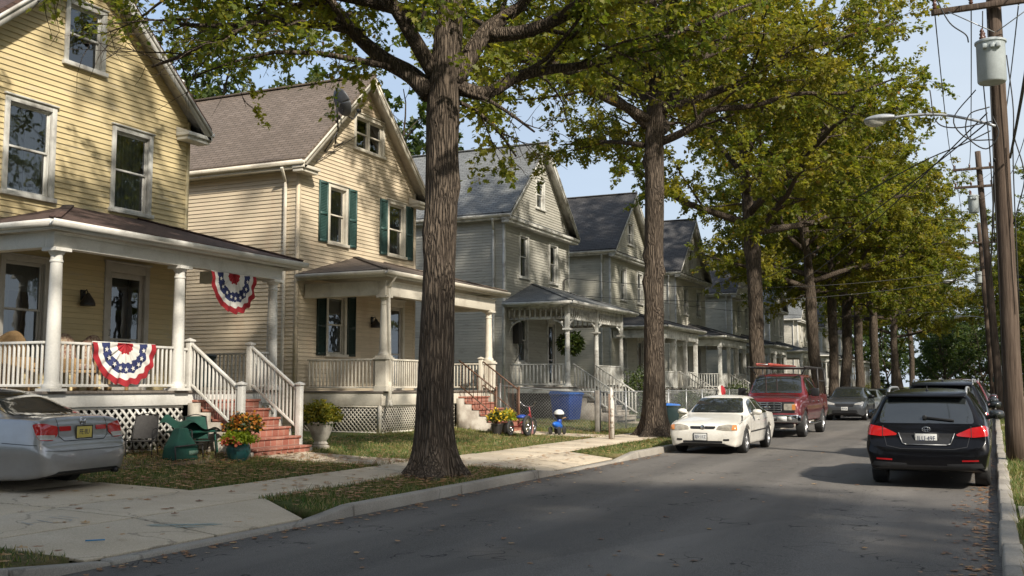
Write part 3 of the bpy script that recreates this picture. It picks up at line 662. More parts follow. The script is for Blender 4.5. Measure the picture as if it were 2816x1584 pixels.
# ------------------------------------------------------------------ ground, road, kerbs, pavements
def sheet(name, mb, mat, label=None, smooth=False):
    o = mb.build(name, mat, smooth=smooth); tag(o, label, kind='structure'); return o
ZP = [(-400, 1.0), (-60, .5), (-15.2, .38), (-12.6, .18), (-10.6, .145), (-9, .12), (-7.62, .10), (-7.6, -.15), (.12, -.15), (.14, .10), (4, .14), (60, .3), (400, .5)]
def zg(x): return float(np.interp(x, [p[0] for p in ZP], [p[1] for p in ZP]))
def lawn_mat():
    m, nt, b = newmat('lawn_soil_and_turf'); b.inputs['Roughness'].default_value = .95; b.inputs['Specular IOR Level'].default_value = .15
    co = coords(nt, 'Position'); n1 = noise(nt, co, .55, 7, .68); n2 = noise(nt, co, 16, 5, .7); n3 = noise(nt, co, 90, 3, .7)
    g = ramp(nt, n2, [(.3, (.04, .062, .016)), (.5, (.075, .095, .026)), (.7, (.14, .12, .05))])
    s = ramp(nt, n3, [(.3, (.10, .07, .04)), (.55, (.20, .145, .08)), (.72, (.27, .21, .13))])
    col = mixc(nt, ramp(nt, n1, [(.50, (0, 0, 0)), (.68, (1, 1, 1))]), g, s)
    nt.links.new(col, b.inputs['Base Color']); bump(nt, b, n2, .8, .03); return m
def asphalt_mat():
    m, nt, b = newmat('asphalt'); b.inputs['Roughness'].default_value = .85; b.inputs['Specular IOR Level'].default_value = .25
    co = coords(nt, 'Position'); n1 = noise(nt, coords(nt, 'Position', (1, .22, 1)), .8, 6, .6); n2 = noise(nt, co, 120, 2, .6); n3 = noise(nt, co, 34, 3, .7)
    col = ramp(nt, n1, [(.3, (.12, .111, .101)), (.5, (.15, .138, .124)), (.72, (.19, .175, .155))])
    col = mixc(nt, 1.0, col, ramp(nt, n2, [(.36, (.5,) * 3), (.62, (1.3,) * 3)]), 'MULTIPLY')
    col = mixc(nt, ramp(nt, n3, [(.66, (0, 0, 0)), (.74, (.6,) * 3)]), col, (.20, .185, .165))
    # lanes polished by tyres, drips between them, a few old patches
    sx = nt.nodes.new('ShaderNodeSeparateXYZ'); nt.links.new(co, sx.inputs[0])
    wx = nd(nt, 'ShaderNodeMath', operation='SINE'); ml = nd(nt, 'ShaderNodeMath', operation='MULTIPLY_ADD'); nt.links.new(sx.outputs[0], ml.inputs[0]); ml.inputs[1].default_value = 3.6; nt.links.new(noise(nt, coords(nt, 'Position', (.3, .05, 1)), 1.5, 3), ml.inputs[2]); nt.links.new(ml.outputs[0], wx.inputs[0])
    col = mixc(nt, 1.0, col, ramp(nt, wx.outputs[0], [(0, (.9,) * 3), (.8, (1.08,) * 3)]), 'MULTIPLY')
    pv = nd(nt, 'ShaderNodeTexVoronoi', Scale=.23); nt.links.new(coords(nt, 'Position', (1, .5, 1)), pv.inputs['Vector']); col = mixc(nt, 1.0, col, ramp(nt, pv.outputs['Color'], [(.2, (.86,) * 3), (.5, (1,) * 3), (.8, (1.1, 1.09, 1.06))]), 'MULTIPLY')
    st = noise(nt, co, 2.6, 6, .7); col = mixc(nt, ramp(nt, st, [(.62, (0, 0, 0)), (.72, (.55,) * 3)]), col, (.05, .047, .044))
    # cracks: thin ridges of a warped cell pattern, broken up by noise
    w = noise(nt, co, .9, 4, .6); mp = nt.nodes.new('ShaderNodeVectorMath'); mp.operation = 'MULTIPLY_ADD'
    nt.links.new(co, mp.inputs[0]); mp.inputs[1].default_value = (.16, .09, 1); wv = nt.nodes.new('ShaderNodeTexNoise'); wv.inputs['Scale'].default_value = 1.4; nt.links.new(co, wv.inputs['Vector']); nt.links.new(wv.outputs['Color'], mp.inputs[2])
    v = nd(nt, 'ShaderNodeTexVoronoi', feature='DISTANCE_TO_EDGE', Scale=1.5); nt.links.new(mp.outputs[0], v.inputs['Vector'])
    cr = ramp(nt, v.outputs['Distance'], [(.004, (1, 1, 1)), (.011, (0, 0, 0))])
    cr = mixc(nt, 1.0, cr, ramp(nt, w, [(.5, (0, 0, 0)), (.58, (1, 1, 1))]), 'MULTIPLY')
    col = mixc(nt, cr, col, (.03, .028, .026))
    nt.links.new(col, b.inputs['Base Color']); bump(nt, b, n2, .55, .006); return m
def concrete_mat(name, c1, c2, c3):
    m, nt, b = newmat(name); b.inputs['Roughness'].default_value = .85; b.inputs['Specular IOR Level'].default_value = .25
    co = coords(nt, 'Position'); n1 = noise(nt, co, .9, 7, .65); n2 = noise(nt, co, 70, 3, .65); n3 = noise(nt, co, 3.2, 6, .7)
    col = ramp(nt, n1, [(.3, c1), (.55, c2), (.75, c3)])
    col = mixc(nt, 1.0, col, ramp(nt, n2, [(.35, (.78,) * 3), (.65, (1.1,) * 3)]), 'MULTIPLY')
    col = mixc(nt, ramp(nt, n3, [(.6, (0, 0, 0)), (.74, (.5,) * 3)]), col, tuple(x * .55 for x in c1))
    v = nd(nt, 'ShaderNodeTexVoronoi', feature='DISTANCE_TO_EDGE', Scale=.42); mp = nt.nodes.new('ShaderNodeVectorMath'); mp.operation = 'MULTIPLY_ADD'
    wv = nt.nodes.new('ShaderNodeTexNoise'); wv.inputs['Scale'].default_value = 1.3; wv.inputs['Detail'].default_value = 6; nt.links.new(co, wv.inputs['Vector']); nt.links.new(co, mp.inputs[0]); mp.inputs[1].default_value = (1, 1, 1); nt.links.new(wv.outputs['Color'], mp.inputs[2])
    nt.links.new(mp.outputs[0], v.inputs['Vector'])
    cr = ramp(nt, v.outputs['Distance'], [(.002, (.5,) * 3), (.006, (0, 0, 0))])
    col = mixc(nt, cr, col, (.07, .06, .05))
    nt.links.new(col, b.inputs['Base Color']); bump(nt, b, n2, .3, .004); return m
M['lawn'] = lawn_mat(); M['asphalt'] = asphalt_mat()
M['concrete'] = concrete_mat('concrete', (.46, .385, .28), (.54, .455, .34), (.60, .52, .40))
M['kerb'] = concrete_mat('kerb_stone', (.25, .225, .19), (.33, .30, .255), (.39, .36, .305))
M['joint'] = pm('joint_dirt', (.05, .042, .034), .95)
gm = MB(); ys = [-60, -20, 0, 10, 20, 30, 45, 70, 120, 200, 350, 900]
ZB = [(x, {-9: .08, -7.62: -.03}.get(x, z)) for x, z in ZP]
for (xa, za), (xb, zb) in zip(ZB, ZB[1:]):
    for a, b in zip(ys, ys[1:]): gm.quad((xa, a, za), (xb, a, zb), (xb, b, zb), (xa, b, za))
sheet('ground', gm, M['lawn'])
vg = MB()
for a, b, a2 in ((-60, 6.95, -60), (10.62, 17.5, 11.45), (22.45, 320, 22.45)): vg.prism([(-7.63, a, .105), (-7.63, b, .105), (-8.98, b, .128), (-8.98, a2, .128)], (0, 0, -.12))
sheet('verge', vg, M['lawn'])
rm_ = MB()
for a, b in zip(range(-60, 420, 12), range(-48, 432, 12)):
    for xa, xb, za, zb in ((-7.62, -3.75, -.005, .012), (-3.75, .14, .012, -.005)): rm_.quad((xa, a, za), (xb, a, zb), (xb, b, zb), (xa, b, za))
sheet('road', rm_, M['asphalt'], smooth=True)
def kerb(name, x0, x1, runs, seg=2.4):
    mb = MB(); side = 1 if x0 < -3 else -1; rr = random.Random(3)
    for ya, yb, ha, hb in runs:
        n = max(1, round((yb - ya) / seg))
        for i in range(n):
            a = ya + (yb - ya) * i / n + .008; b = ya + (yb - ya) * (i + 1) / n - .008
            h0 = ha + (hb - ha) * i / n; h1 = ha + (hb - ha) * (i + 1) / n; j = rr.uniform(-.008, .008); dx = rr.uniform(-.012, .012)
            s = .025 * side
            P = [(x0 + dx, a, -.14), (x1 + dx, a, -.14), (x1 + dx, b, -.14), (x0 + dx, b, -.14)]
            if side > 0: T = [(x0 + dx, a, h0 + j), (x1 + dx - s, a, h0 + j), (x1 + dx - s, b, h1 + j), (x0 + dx, b, h1 + j)]
            else: T = [(x0 + dx - s, a, h0 + j), (x1 + dx, a, h0 + j), (x1 + dx, b, h1 + j), (x0 + dx - s, b, h1 + j)]
            mb.add(P + T, [(0, 3, 2, 1), (4, 5, 6, 7), (0, 1, 5, 4), (1, 2, 6, 5), (2, 3, 7, 6), (3, 0, 4, 7)])
    o = mb.build(name, M['kerb'], bevel=.022); tag(o, kind='structure'); return o
kerb('kerb', -7.64, -7.44, [(-40, 6.2, .13, .13), (6.2, 7.3, .13, .03), (7.3, 10.3, .03, .03), (10.3, 11.3, .03, .14), (11.3, 17.2, .14, .14), (17.2, 18.4, .14, .035), (18.4, 21.6, .035, .035), (21.6, 22.8, .035, .14), (22.8, 300, .14, .14)])
kerb('kerb', -.02, .18, [(-40, 300, .13, .13)], 1.9)
def slabs(name, quads, t=.03, gap=.018, mat=None, under=True, j=.006):
    """each slab a bevelled plate a little apart from its neighbours"""
    mb = MB(); rr = random.Random(5)
    for q in quads:
        q = [Vector(p) for p in q]; c = sum(q, Vector()) / len(q); dz = rr.uniform(-j, j)
        top = []
        for i, p in enumerate(q):
            e1 = (q[(i + 1) % len(q)] - p).normalized(); e0 = (q[i - 1] - p).normalized(); top.append(p + (e1 + e0) * gap + Vector((0, 0, dz)))
        mb.prism([p - Vector((0, 0, t)) for p in top], (0, 0, t))
    o = mb.build(name, mat or M['concrete'], bevel=.008); tag(o, kind='structure'); return o
Zs = lambda x: zg(x) + .022
sw = []; y = 11.45
while y < 240: sw.append([(-9.0, y, Zs(-9)), (-9.0, y + 1.5, Zs(-9)), (-10.45, y + 1.5, Zs(-10.45)), (-10.45, y, Zs(-10.45))]); y += 1.5
y = 5.5
while y > -20: sw.append([(-9.0, y, Zs(-9)), (-9.0, y + 1.5, Zs(-9)), (-10.45, y + 1.5, Zs(-10.45)), (-10.45, y, Zs(-10.45))]); y -= 1.5
slabs('sidewalk', sw)
dw = [[(-7.66, 7.15, .045), (-7.66, 8.95, .045), (-9.0, 9.1, .142), (-9.0, 7.0, .142)], [(-7.66, 8.95, .045), (-7.66, 10.5, .045), (-9.0, 11.45, .142), (-9.0, 9.1, .142)],
      [(-9.0, 7.0, .142), (-9.0, 9.1, .142), (-10.45, 9.2, .165), (-10.45, 7.0, .165)], [(-9.0, 9.1, .142), (-9.0, 11.45, .142), (-10.45, 11.6, .165), (-10.45, 9.2, .165)]]
xs = [-10.45, -12.3, -14.2, -16.2, -18.5, -21, -24]
for a, b in zip(xs, xs[1:]):
    dw.append([(a, 7.0, Zs(a)), (a, 9.25, Zs(a)), (b, 9.25, Zs(b)), (b, 7.0, Zs(b))]); dw.append([(a, 9.25, Zs(a)), (a, 11.62, Zs(a)), (b, 11.72, Zs(b)), (b, 9.25, Zs(b))])
slabs('driveway', dw)
ap = [[(-7.66, 18.2, .05), (-7.66, 20.0, .05), (-9.0, 20.0, .142), (-9.0, 17.6, .142)], [(-7.66, 20.0, .05), (-7.66, 21.8, .05), (-9.0, 22.4, .142), (-9.0, 20.0, .142)]]
slabs('driveway_apron', ap)
fp = []
for (ya, yb, x1) in ((16.7, 18.3, -13.35), (28.4, 29.8, -13.45), (38.2, 39.9, -13.1), (53.2, 54.4, -13.3), (64.5, 65.6, -13.3), (80.2, 81.4, -13.3)):
    x = -10.45
    while x > x1 + .2:
        b = max(x1, x - 1.3); fp.append([(x, ya, Zs(x)), (x, yb, Zs(x)), (b, yb, Zs(b)), (b, ya, Zs(b))]); x = b
slabs('footpath', fp)
rp = []
for ya, yb in ((13.5, 14.75), (29.5, 30.8), (44, 45.5)): rp += [[(.2, ya, .135), (1.2, ya, .14), (1.2, yb, .14), (.2, yb, .135)], [(1.2, ya, .14), (2.4, ya, .15), (2.4, yb, .15), (1.2, yb, .14)]]
y = -6
while y < 160: rp.append([(2.4, y, .15), (3.8, y, .165), (3.8, y + 1.5, .165), (2.4, y + 1.5, .15)]); y += 1.5
slabs('sidewalk', rp)
# ---- turf: real blades in the near lawns ------------------------------------
def blades(name, areas, seed, mat):
    rg = np.random.default_rng(seed); Vs = []; 
    for (xa, xb, ya, yb, dens, hmin, hmax) in areas:
        n = int(abs((xb - xa) * (yb - ya)) * dens); x = rg.uniform(xa, xb, n); y = rg.uniform(ya, yb, n)
        # thin out in patches
        f = np.sin(x * 1.7 + 2 * np.sin(y * .9)) * np.sin(y * 1.3 + 1.5 * np.sin(x * .8)) + .45 * np.sin(x * 5.1 + y * 3.7); k = rg.uniform(-1.3, 1.3, n) < f + .35
        x, y = x[k], y[k]; n = len(x); z = np.interp(x, [p[0] for p in ZP], [p[1] for p in ZP])
        h = rg.uniform(hmin, hmax, n); a = rg.uniform(0, 6.283, n); w = rg.uniform(.004, .009, n); ln = rg.uniform(.2, .9, n) * h; b = rg.uniform(0, 6.283, n)
        p = np.stack([x, y, z], 1); s = np.stack([np.cos(a) * w, np.sin(a) * w, 0 * w], 1); t = np.stack([np.cos(b) * ln, np.sin(b) * ln, h], 1)
        Vs.append(np.stack([p - s, p + s, p + t], 1).reshape(-1, 3))
    V = np.concatenate(Vs); n = len(V) // 3
    me = bpy.data.meshes.new(name); me.vertices.add(len(V)); me.vertices.foreach_set('co', V.astype(np.float32).ravel()); me.loops.add(n * 3); me.loops.foreach_set('vertex_index', np.arange(n * 3, dtype=np.int32))
    me.polygons.add(n); me.polygons.foreach_set('loop_start', np.arange(0, n * 3, 3, dtype=np.int32)); me.polygons.foreach_set('loop_total', np.full(n, 3, dtype=np.int32)); me.materials.append(mat); me.update(calc_edges=True)
    o = bpy.data.objects.new(name, me); C.objects.link(o); return o
M['blade'] = leaf_mat('grass_blades', [(0, (.035, .085, .012)), (.35, (.06, .13, .018)), (.5, (.10, .14, .026)), (.68, (.25, .2, .085)), (1, (.40, .32, .17))], .25, clump=(.15, .15, .04))
g_ = blades('grass', [(-9.06, -7.6, 11.3, 17.55, 1500, .03, .085), (-8.2, -7.6, 10.75, 11.3, 1500, .03, .08), (-15, -10.42, 11.7, 16.75, 1200, .03, .085), (-15, -10.42, 18.25, 28.4, 800, .03, .08), (-15, -10.5, 29.8, 38, 420, .04, .09), (-9.0, -7.66, 22.4, 32, 700, .03, .07), (-9.0, -7.66, 32, 60, 250, .04, .08),
    (-9.06, -7.6, -1, 7.0, 1500, .03, .07), (-13.5, -10.5, 1, 6.9, 700, .03, .07), (.2, 2.4, 5, 13.5, 1000, .03, .09), (.2, 2.4, 14.8, 29.5, 700, .04, .1), (.2, 2.4, 30.8, 60, 300, .05, .12)], 4, M['blade'])
tf_ = blades('grass_tufts', [(-9.1, -8.9, 11.4, 17.4, 160, .06, .15), (-10.6, -10.38, 11.7, 36, 160, .06, .16), (-7.75, -7.58, 11, 17, 200, .06, .14), (-15.05, -14.8, 12, 36, 220, .08, .22), (-15, -10.5, 11.8, 38, 14, .08, .17), (.16, .4, 6, 30, 200, .06, .18), (-9.1, -7.6, -1, 6.9, 30, .06, .13)], 9, M['blade']); tag(tf_, 'taller weedy tufts along the edges of the paving', 'weeds', kind='stuff')
tag(g_, 'short patchy turf of green and straw coloured blades', 'grass', kind='stuff')
# ---- fallen leaves ----------------------------------------------------------
def litter(name, seed):
    rg = random.Random(seed); mb = MB()
    def one(x, y, z, s):
        a = rg.uniform(0, 6.28); c_, s_ = math.cos(a), math.sin(a); cu = rg.uniform(-.25, .6); tl = rg.uniform(-.3, .3)
        o = [(0, -.5, 0), (.28, -.3, .1), (.2, -.05, .05), (.42, .15, .2), (.16, .25, .06), (0, .55, .1), (-.16, .25, .06), (-.42, .15, .2), (-.2, -.05, .05), (-.28, -.3, .1)]
        P = [(x + s * (c_ * u - s_ * v), y + s * (s_ * u + c_ * v), z + .006 + s * max(0, w * cu * 1.4 + tl * u * .4 + .12 * abs(tl))) for u, v, w in o]
        mb.poly(P)
    for _ in range(520):   # right gutter, thickest at the kerb
        y = 5 + 22 * rg.random() ** 1.6; x = -.05 - abs(rg.gauss(0, .22)); one(x, y, .0, rg.uniform(.05, .1))
    for _ in range(520): x = -7.4 + abs(rg.gauss(0, .16)); y = rg.uniform(7, 46); one(x, y, 0, rg.uniform(.05, .1))
    for _ in range(150): one(rg.uniform(-7.3, -.2), 6 + 30 * rg.random() ** 1.5, .012, rg.uniform(.05, .1))
    for _ in range(6000):
        x = rg.uniform(-15, -7.7); y = rg.uniform(5, 36)
        if rg.random() < .4: y = rg.uniform(11.5, 18)
        if -10.5 < x < -9 or 6.9 < y < 11.7:
            if rg.random() < .88: continue
            z = Zs(x) + .004
        else: z = zg(x) + rg.uniform(.03, .075)
        one(x, y, z, rg.uniform(.06, .125))
    for _ in range(420):   # drift round the first trunk and along the lawn edges
        a = rg.uniform(0, 6.28); r = .5 + abs(rg.gauss(0, .7)); x, y = -8.62 + r * math.cos(a), 15.4 + 1.6 * r * math.sin(a)
        if x < -7.66 and x > -9: one(x, y, zg(x) + .03, rg.uniform(.05, .1))
    for _ in range(320): one(-10.5 - abs(rg.gauss(0, .2)), rg.uniform(11.7, 30), zg(-10.6) + .03, rg.uniform(.05, .1))
    for _ in range(240): one(rg.uniform(.2, 2.4), rg.uniform(5, 30), .14, rg.uniform(.05, .1))
    return mb.build(name, M['dead'])
M['dead'] = leaf_mat('dry_leaves', [(0, (.14, .06, .022)), (.35, (.27, .125, .045)), (.7, (.38, .2, .08)), (1, (.46, .30, .13))], .15)
tag(litter('fallen_leaves', 11), 'brown fallen leaves scattered in the gutters and over the lawns', 'leaves', kind='stuff')
# ------------------------------------------------------------------ cars
def paint(name, col, metal=.0, rough=.3, coat=1, spec=.5):
    m, nt, b = newmat(name); b.inputs['Base Color'].default_value = c4(col); b.inputs['Metallic'].default_value = metal; b.inputs['Roughness'].default_value = rough
    b.inputs['Coat Weight'].default_value = coat; b.inputs['Coat Roughness'].default_value = .05; b.inputs['Specular IOR Level'].default_value = spec
    co = coords(nt, 'Object'); n = noise(nt, co, 2.2, 6, .65)
    nt.links.new(mixc(nt, 1.0, col, ramp(nt, n, [(.35, (.86, .85, .83)), (.65, (1, 1, 1))]), 'MULTIPLY'), b.inputs['Base Color'])
    r = nd(nt, 'ShaderNodeMapRange'); nt.links.new(noise(nt, co, 5, 5), r.inputs[0]); r.inputs[3].default_value = rough * .85; r.inputs[4].default_value = rough * 1.3; nt.links.new(r.outputs[0], b.inputs['Roughness'])
    return m
M['cglass'] = pm('car_glass', (.02, .023, .023), .03, spec=.6, coat=1, fine=0)
M['rubber'] = pm('tyre_rubber', (.018, .018, .018), .75, (.03, .029, .027), 8)
M['alloy'] = pm('alloy_rim', (.5, .5, .5), .3, metal=.8)
M['black'] = pm('black_plastic', (.016, .016, .017), .45, spec=.4)
M['chrome'] = pm('chrome', (.62, .62, .62), .12, metal=1, fine=0)
M['red_l'] = pm('red_lamp', (.42, .012, .014), .12, coat=1, spec=.6); M['red_d'] = pm('red_reflector', (.3, .008, .01), .2)
M['clear_l'] = pm('clear_lamp', (.42, .41, .38), .12, (.3, .29, .27), 12, coat=1); M['amber'] = pm('amber_lamp', (.6, .22, .05), .15, coat=1); M['dirty_l'] = pm('clouded_lamp', (.34, .31, .25), .15, (.2, .18, .15), 9, coat=.6)
M['plate_w'] = pm('white_plate', (.6, .6, .57), .4); M['plate_y'] = pm('yellow_plate', (.62, .5, .12), .4); M['ink'] = pm('plate_ink', (.03, .04, .09), .5)
def pchip(xs, ys, x):
    xs = np.array(xs, float); ys = np.array(ys, float); h = np.diff(xs); d = np.diff(ys) / h; m = np.zeros(len(xs)); m[0], m[-1] = d[0], d[-1]
    for i in range(1, len(xs) - 1):
        if d[i - 1] * d[i] > 0:
            w1, w2 = 2 * h[i] + h[i - 1], h[i] + 2 * h[i - 1]; m[i] = (w1 + w2) / (w1 / d[i - 1] + w2 / d[i])
    k = np.clip(np.searchsorted(xs, x) - 1, 0, len(h) - 1); t = (x - xs[k]) / h[k]
    return (2 * t ** 3 - 3 * t ** 2 + 1) * ys[k] + (t ** 3 - 2 * t ** 2 + t) * h[k] * m[k] + (-2 * t ** 3 + 3 * t ** 2) * ys[k + 1] + (t ** 3 - t ** 2) * h[k] * m[k + 1]
def cr(P, sub):
    P = [np.array(p) for p in P]; o = []
    for i in range(len(P) - 1):
        a = P[i - 1] if i else 2 * P[0] - P[1]; d = P[i + 2] if i + 2 < len(P) else np.array([-P[i][0], P[i][1]]) if abs(P[i + 1][0]) < 1e-6 else 2 * P[i + 1] - P[i]
        b, c = P[i], P[i + 1]
        for k in range(sub):
            t = k / sub; o.append(.5 * ((2 * b) + (-a + c) * t + (2 * a - 5 * b + 4 * c - d) * t * t + (-a + 3 * b - 3 * c + d) * t ** 3))
    o.append(P[-1]); return o
class Car:
    def __init__(s, name, label, keys, L, wheels, wr, pm_, loc, rotz, cat='car', arch=.05, group=None, tension=1):
        s.root = thing(name, label, cat, loc, rotz, group, world=False); s.L = L; s.paint = pm_; s.wheels = wheels; s.wr = wr
        K = np.array(keys, float); s.K = K
        xs = set(np.round(np.arange(0, L + .001, .06), 4)); xs |= {round(x, 4) for x in (0, .012, .025, .04, .06, .085, .11, .14, .18, .22, .27)}; xs |= {round(L - x, 4) for x in (0, .012, .025, .04, .06, .085, .11, .14, .18, .22, .27)}
        ar = wr + arch; s.ar = ar
        for w in wheels:
            for i in range(17): xs.add(round(w - ar * math.cos(i / 16 * math.pi), 4))
            xs.add(round(w - ar - .002, 4)); xs.add(round(w + ar + .002, 4))
        X = np.array(sorted(x for x in xs if 0 <= x <= L)); q = [pchip(K[:, 0], K[:, i], X) for i in range(1, K.shape[1])]
        zb, yb, zw, yw, zs, ys, zr, yr, zt = q
        rings = []; np_ = None
        for i, x in enumerate(X):
            b = zb[i]
            for w in wheels:
                if abs(x - w) < ar: b = max(b, wr + math.sqrt(max(0, ar * ar - (x - w) ** 2)) - .02)
            z2 = max(zw[i], min(b + .06, zs[i] - .03)); z1 = min(b + .035, z2 - .01)
            m_ = (ys[i] * .52 + yr[i] * .48 + .012, zs[i] * .5 + zr[i] * .5)
            lift = [(yb[i], z1), (yw[i] * .55 + yb[i] * .45, (z1 + z2) / 2), (yw[i], z2), (ys[i], zs[i]), m_, (yr[i], zr[i]), (yr[i] * .78, zr[i] + (zt[i] - zr[i]) * .62), (yr[i] * .42, zr[i] + (zt[i] - zr[i]) * .92), (0, zt[i])]
            half = cr(lift, 4); inner = yb[i] * .97
            full = [(0.0, b), (inner * .68, b), (inner, b)] + [tuple(p) for p in half]
            ring = [(L / 2 - x, -p[0], p[1]) for p in full] + [(L / 2 - x, p[0], p[1]) for p in full[-2:0:-1]]
            rings.append(ring)
        n = len(rings[0]); V = [p for r in rings for p in r]; F = []; Mi = []
        hn = len(full)
        for i in range(len(rings) - 1):
            for j in range(n):
                F.append((i * n + j, i * n + (j + 1) % n, (i + 1) * n + (j + 1) % n, (i + 1) * n + j)); Mi.append(1 if (j < 2 or j >= n - 2) else 0)
        F.append(tuple(range(n))); Mi.append(0); F.append(tuple((len(rings) - 1) * n + j for j in reversed(range(n)))); Mi.append(0)
        me = mesh_from('body', np.array(V), F, Mi, [pm_, M['black']]); me.polygons.foreach_set('use_smooth', [True] * len(me.polygons))
        s.body = bpy.data.objects.new('body', me); C.objects.link(s.body); s.body.parent = s.root; s.body['_o'] = (0, 0, 0)
        bm = bmesh.new(); bm.from_mesh(me); bmesh.ops.recalc_face_normals(bm, faces=bm.faces); bm.to_mesh(me); s.bvh = BVHTree.FromBMesh(bm); bm.free()
        me.set_sharp_from_angle(angle=R(55))
    def hit(s, ax, a, b, off):
        L = 20
        o, d = {'f': ((L, a, b), (-1, 0, 0)), 'r': ((-L, a, b), (1, 0, 0)), 'l': ((a, L, b), (0, -1, 0)), 'R': ((a, -L, b), (0, 1, 0)), 't': ((a, b, L), (0, 0, -1))}[ax]
        p, n, i, _ = s.bvh.ray_cast(Vector(o), Vector(d))
        if p is None: return None
        if n.dot(Vector(d)) > 0: n = -n
        return p + n * off
    def patch(s, name, outline, ax, mat, off=.006, mx=.07, parent=None, mirror=False, round_=0):
        bm = bmesh.new()
        if round_:
            o2 = []; k = len(outline)
            for i in range(k):
                p = Vector(outline[i]); a = (Vector(outline[i - 1]) - p); b = (Vector(outline[(i + 1) % k]) - p); r = min(round_, a.length * .45, b.length * .45)
                for t in (0, .33, .67, 1): o2.append(tuple((p + a.normalized() * r) * (1 - t) ** 2 + p * 2 * t * (1 - t) + (p + b.normalized() * r) * t * t))
            outline = o2
        vs = [bm.verts.new((a, b, 0)) for a, b in outline]; bm.faces.new(vs)
        bmesh.ops.triangulate(bm, faces=bm.faces)
        for _ in range(6):
            e = [e for e in bm.edges if e.calc_length() > mx]
            if not e: break
            bmesh.ops.subdivide_edges(bm, edges=e, cuts=1); bmesh.ops.triangulate(bm, faces=bm.faces)
        bad = []
        for v in bm.verts:
            p = s.hit(ax, v.co.x, v.co.y, off)
            if p is None: bad.append(v)
            else: v.co = p
        if bad: bmesh.ops.delete(bm, geom=bad, context='VERTS')
        bmesh.ops.recalc_face_normals(bm, faces=bm.faces)
        me = bpy.data.meshes.new(name); bm.to_mesh(me); bm.free(); me.materials.append(mat); me.polygons.foreach_set('use_smooth', [True] * len(me.polygons))
        o = bpy.data.objects.new(name, me); C.objects.link(o); o.parent = parent or s.root; o['_o'] = (0, 0, 0)
        if mirror:
            m2 = me.copy(); m2.transform(Matrix.Scale(-1, 4, (0, 1, 0))); m2.flip_normals(); o2 = bpy.data.objects.new(name, m2); C.objects.link(o2); o2.parent = parent or s.root
        return o
    def line(s, mb, pts, ax, w=.009, off=.0025, mirror=True):
        P = []
        for (a, b), (c, d) in zip(pts, pts[1:]):
            k = max(1, int(math.hypot(c - a, d - b) / .05))
            P += [(a + (c - a) * i / k, b + (d - b) * i / k) for i in range(k)]
        P.append(pts[-1]); Q = []
        for i, (a, b) in enumerate(P):
            t = Vector(P[min(i + 1, len(P) - 1)]) - Vector(P[max(i - 1, 0)]); t.normalize(); nx, nz = -t.y * w / 2, t.x * w / 2
            Q.append((s.hit(ax, a + nx, b + nz, off), s.hit(ax, a - nx, b - nz, off)))
        for (a, b), (c, d) in zip(Q, Q[1:]):
            if None in (a, b, c, d) or (a - c).length > .15: continue
            mb.quad(a, b, d, c)
            if mirror:
                r = lambda p: (p.x, -p.y, p.z)
                mb.quad(r(a), r(b), r(d), r(c))
    def mesh(s, name, mb, mat, parent=None, **k): return mb.build(name, mat, parent or s.root, **k)
    def add_wheels(s, spokes=5, rim=None, track=None):
        r = s.wr
        for w in s.wheels:
            x = s.L / 2 - w; yo = (track or float(pchip(s.K[:, 0], s.K[:, 4], np.array([w]))[0]) - .02)
            for sg in (1, -1):
                mb = MB(); wd = .2 * r / .32
                prof = [(r * .62, 0), (r * .72, .012), (r * .9, .016), (r * .985, -.012), (r, -.045), (r, -wd + .045), (r * .985, -wd + .01), (r * .9, -wd), (r * .55, -wd)]
                mb.lathe([(a, sg * (yo + h)) for a, h in prof], (x, 0, r), 36, 'y', cap=False)
                t = s.mesh('wheel', mb, M['rubber'], autosm=40)
                rb = MB(); f = sg * (yo - .012)
                rb.lathe([(r * .64, f + sg * .004), (r * .66, f + sg * .012), (r * .6, f + sg * .008), (r * .57, f - sg * .03), (r * .5, f - sg * .06), (.02, f - sg * .065)], (x, 0, r), 32, 'y', cap=False)
                rb.lathe([(.02, f + sg * .008), (r * .13, f + sg * .004), (r * .17, f - sg * .02)], (x, 0, r), 16, 'y')
                for k in range(spokes):
                    a = 2 * math.pi * k / spokes + .3; d = Vector((math.cos(a), 0, math.sin(a))); c = Vector((x, f - sg * .006, r))
                    rb.bar(c + d * r * .12, c + d * r * .62, r * (.2 if spokes < 7 else .11), .022, up=(0, 1, 0))
                rb.build('rim', rim or M['alloy'], t, bevel=.004)
    def mirrors(s, x, y, z, mat, sx=.1, sy=.12, sz=.075):
        for sg in (1, -1):
            mb = MB(); prof = []
            mb.grid(lambda u, v: (x + sx * math.sin(math.pi * v) * math.cos(2 * math.pi * u) * (1 if math.cos(2 * math.pi * u) > 0 else .35), sg * (y - sy * math.cos(math.pi * v)), z + sz * (abs(math.sin(math.pi * v)) ** .6) * math.sin(2 * math.pi * u)), 20, 12)
            mb.bar((x, sg * (y - sy * .7), z - sz * .4), (x + .03, sg * (y - sy * 1.6), z - sz * .9), .08, .035, up=(1, 0, 0))
            o = s.mesh('mirror', mb, mat, smooth=True)
            g = MB(); g.box(x - sx * .36 - .004, sg * (y - sy * .8), z - sz * .75, x - sx * .36, sg * (y + sy * .8), z + sz * .75); g.build('mirror_glass', M['cglass'], o)
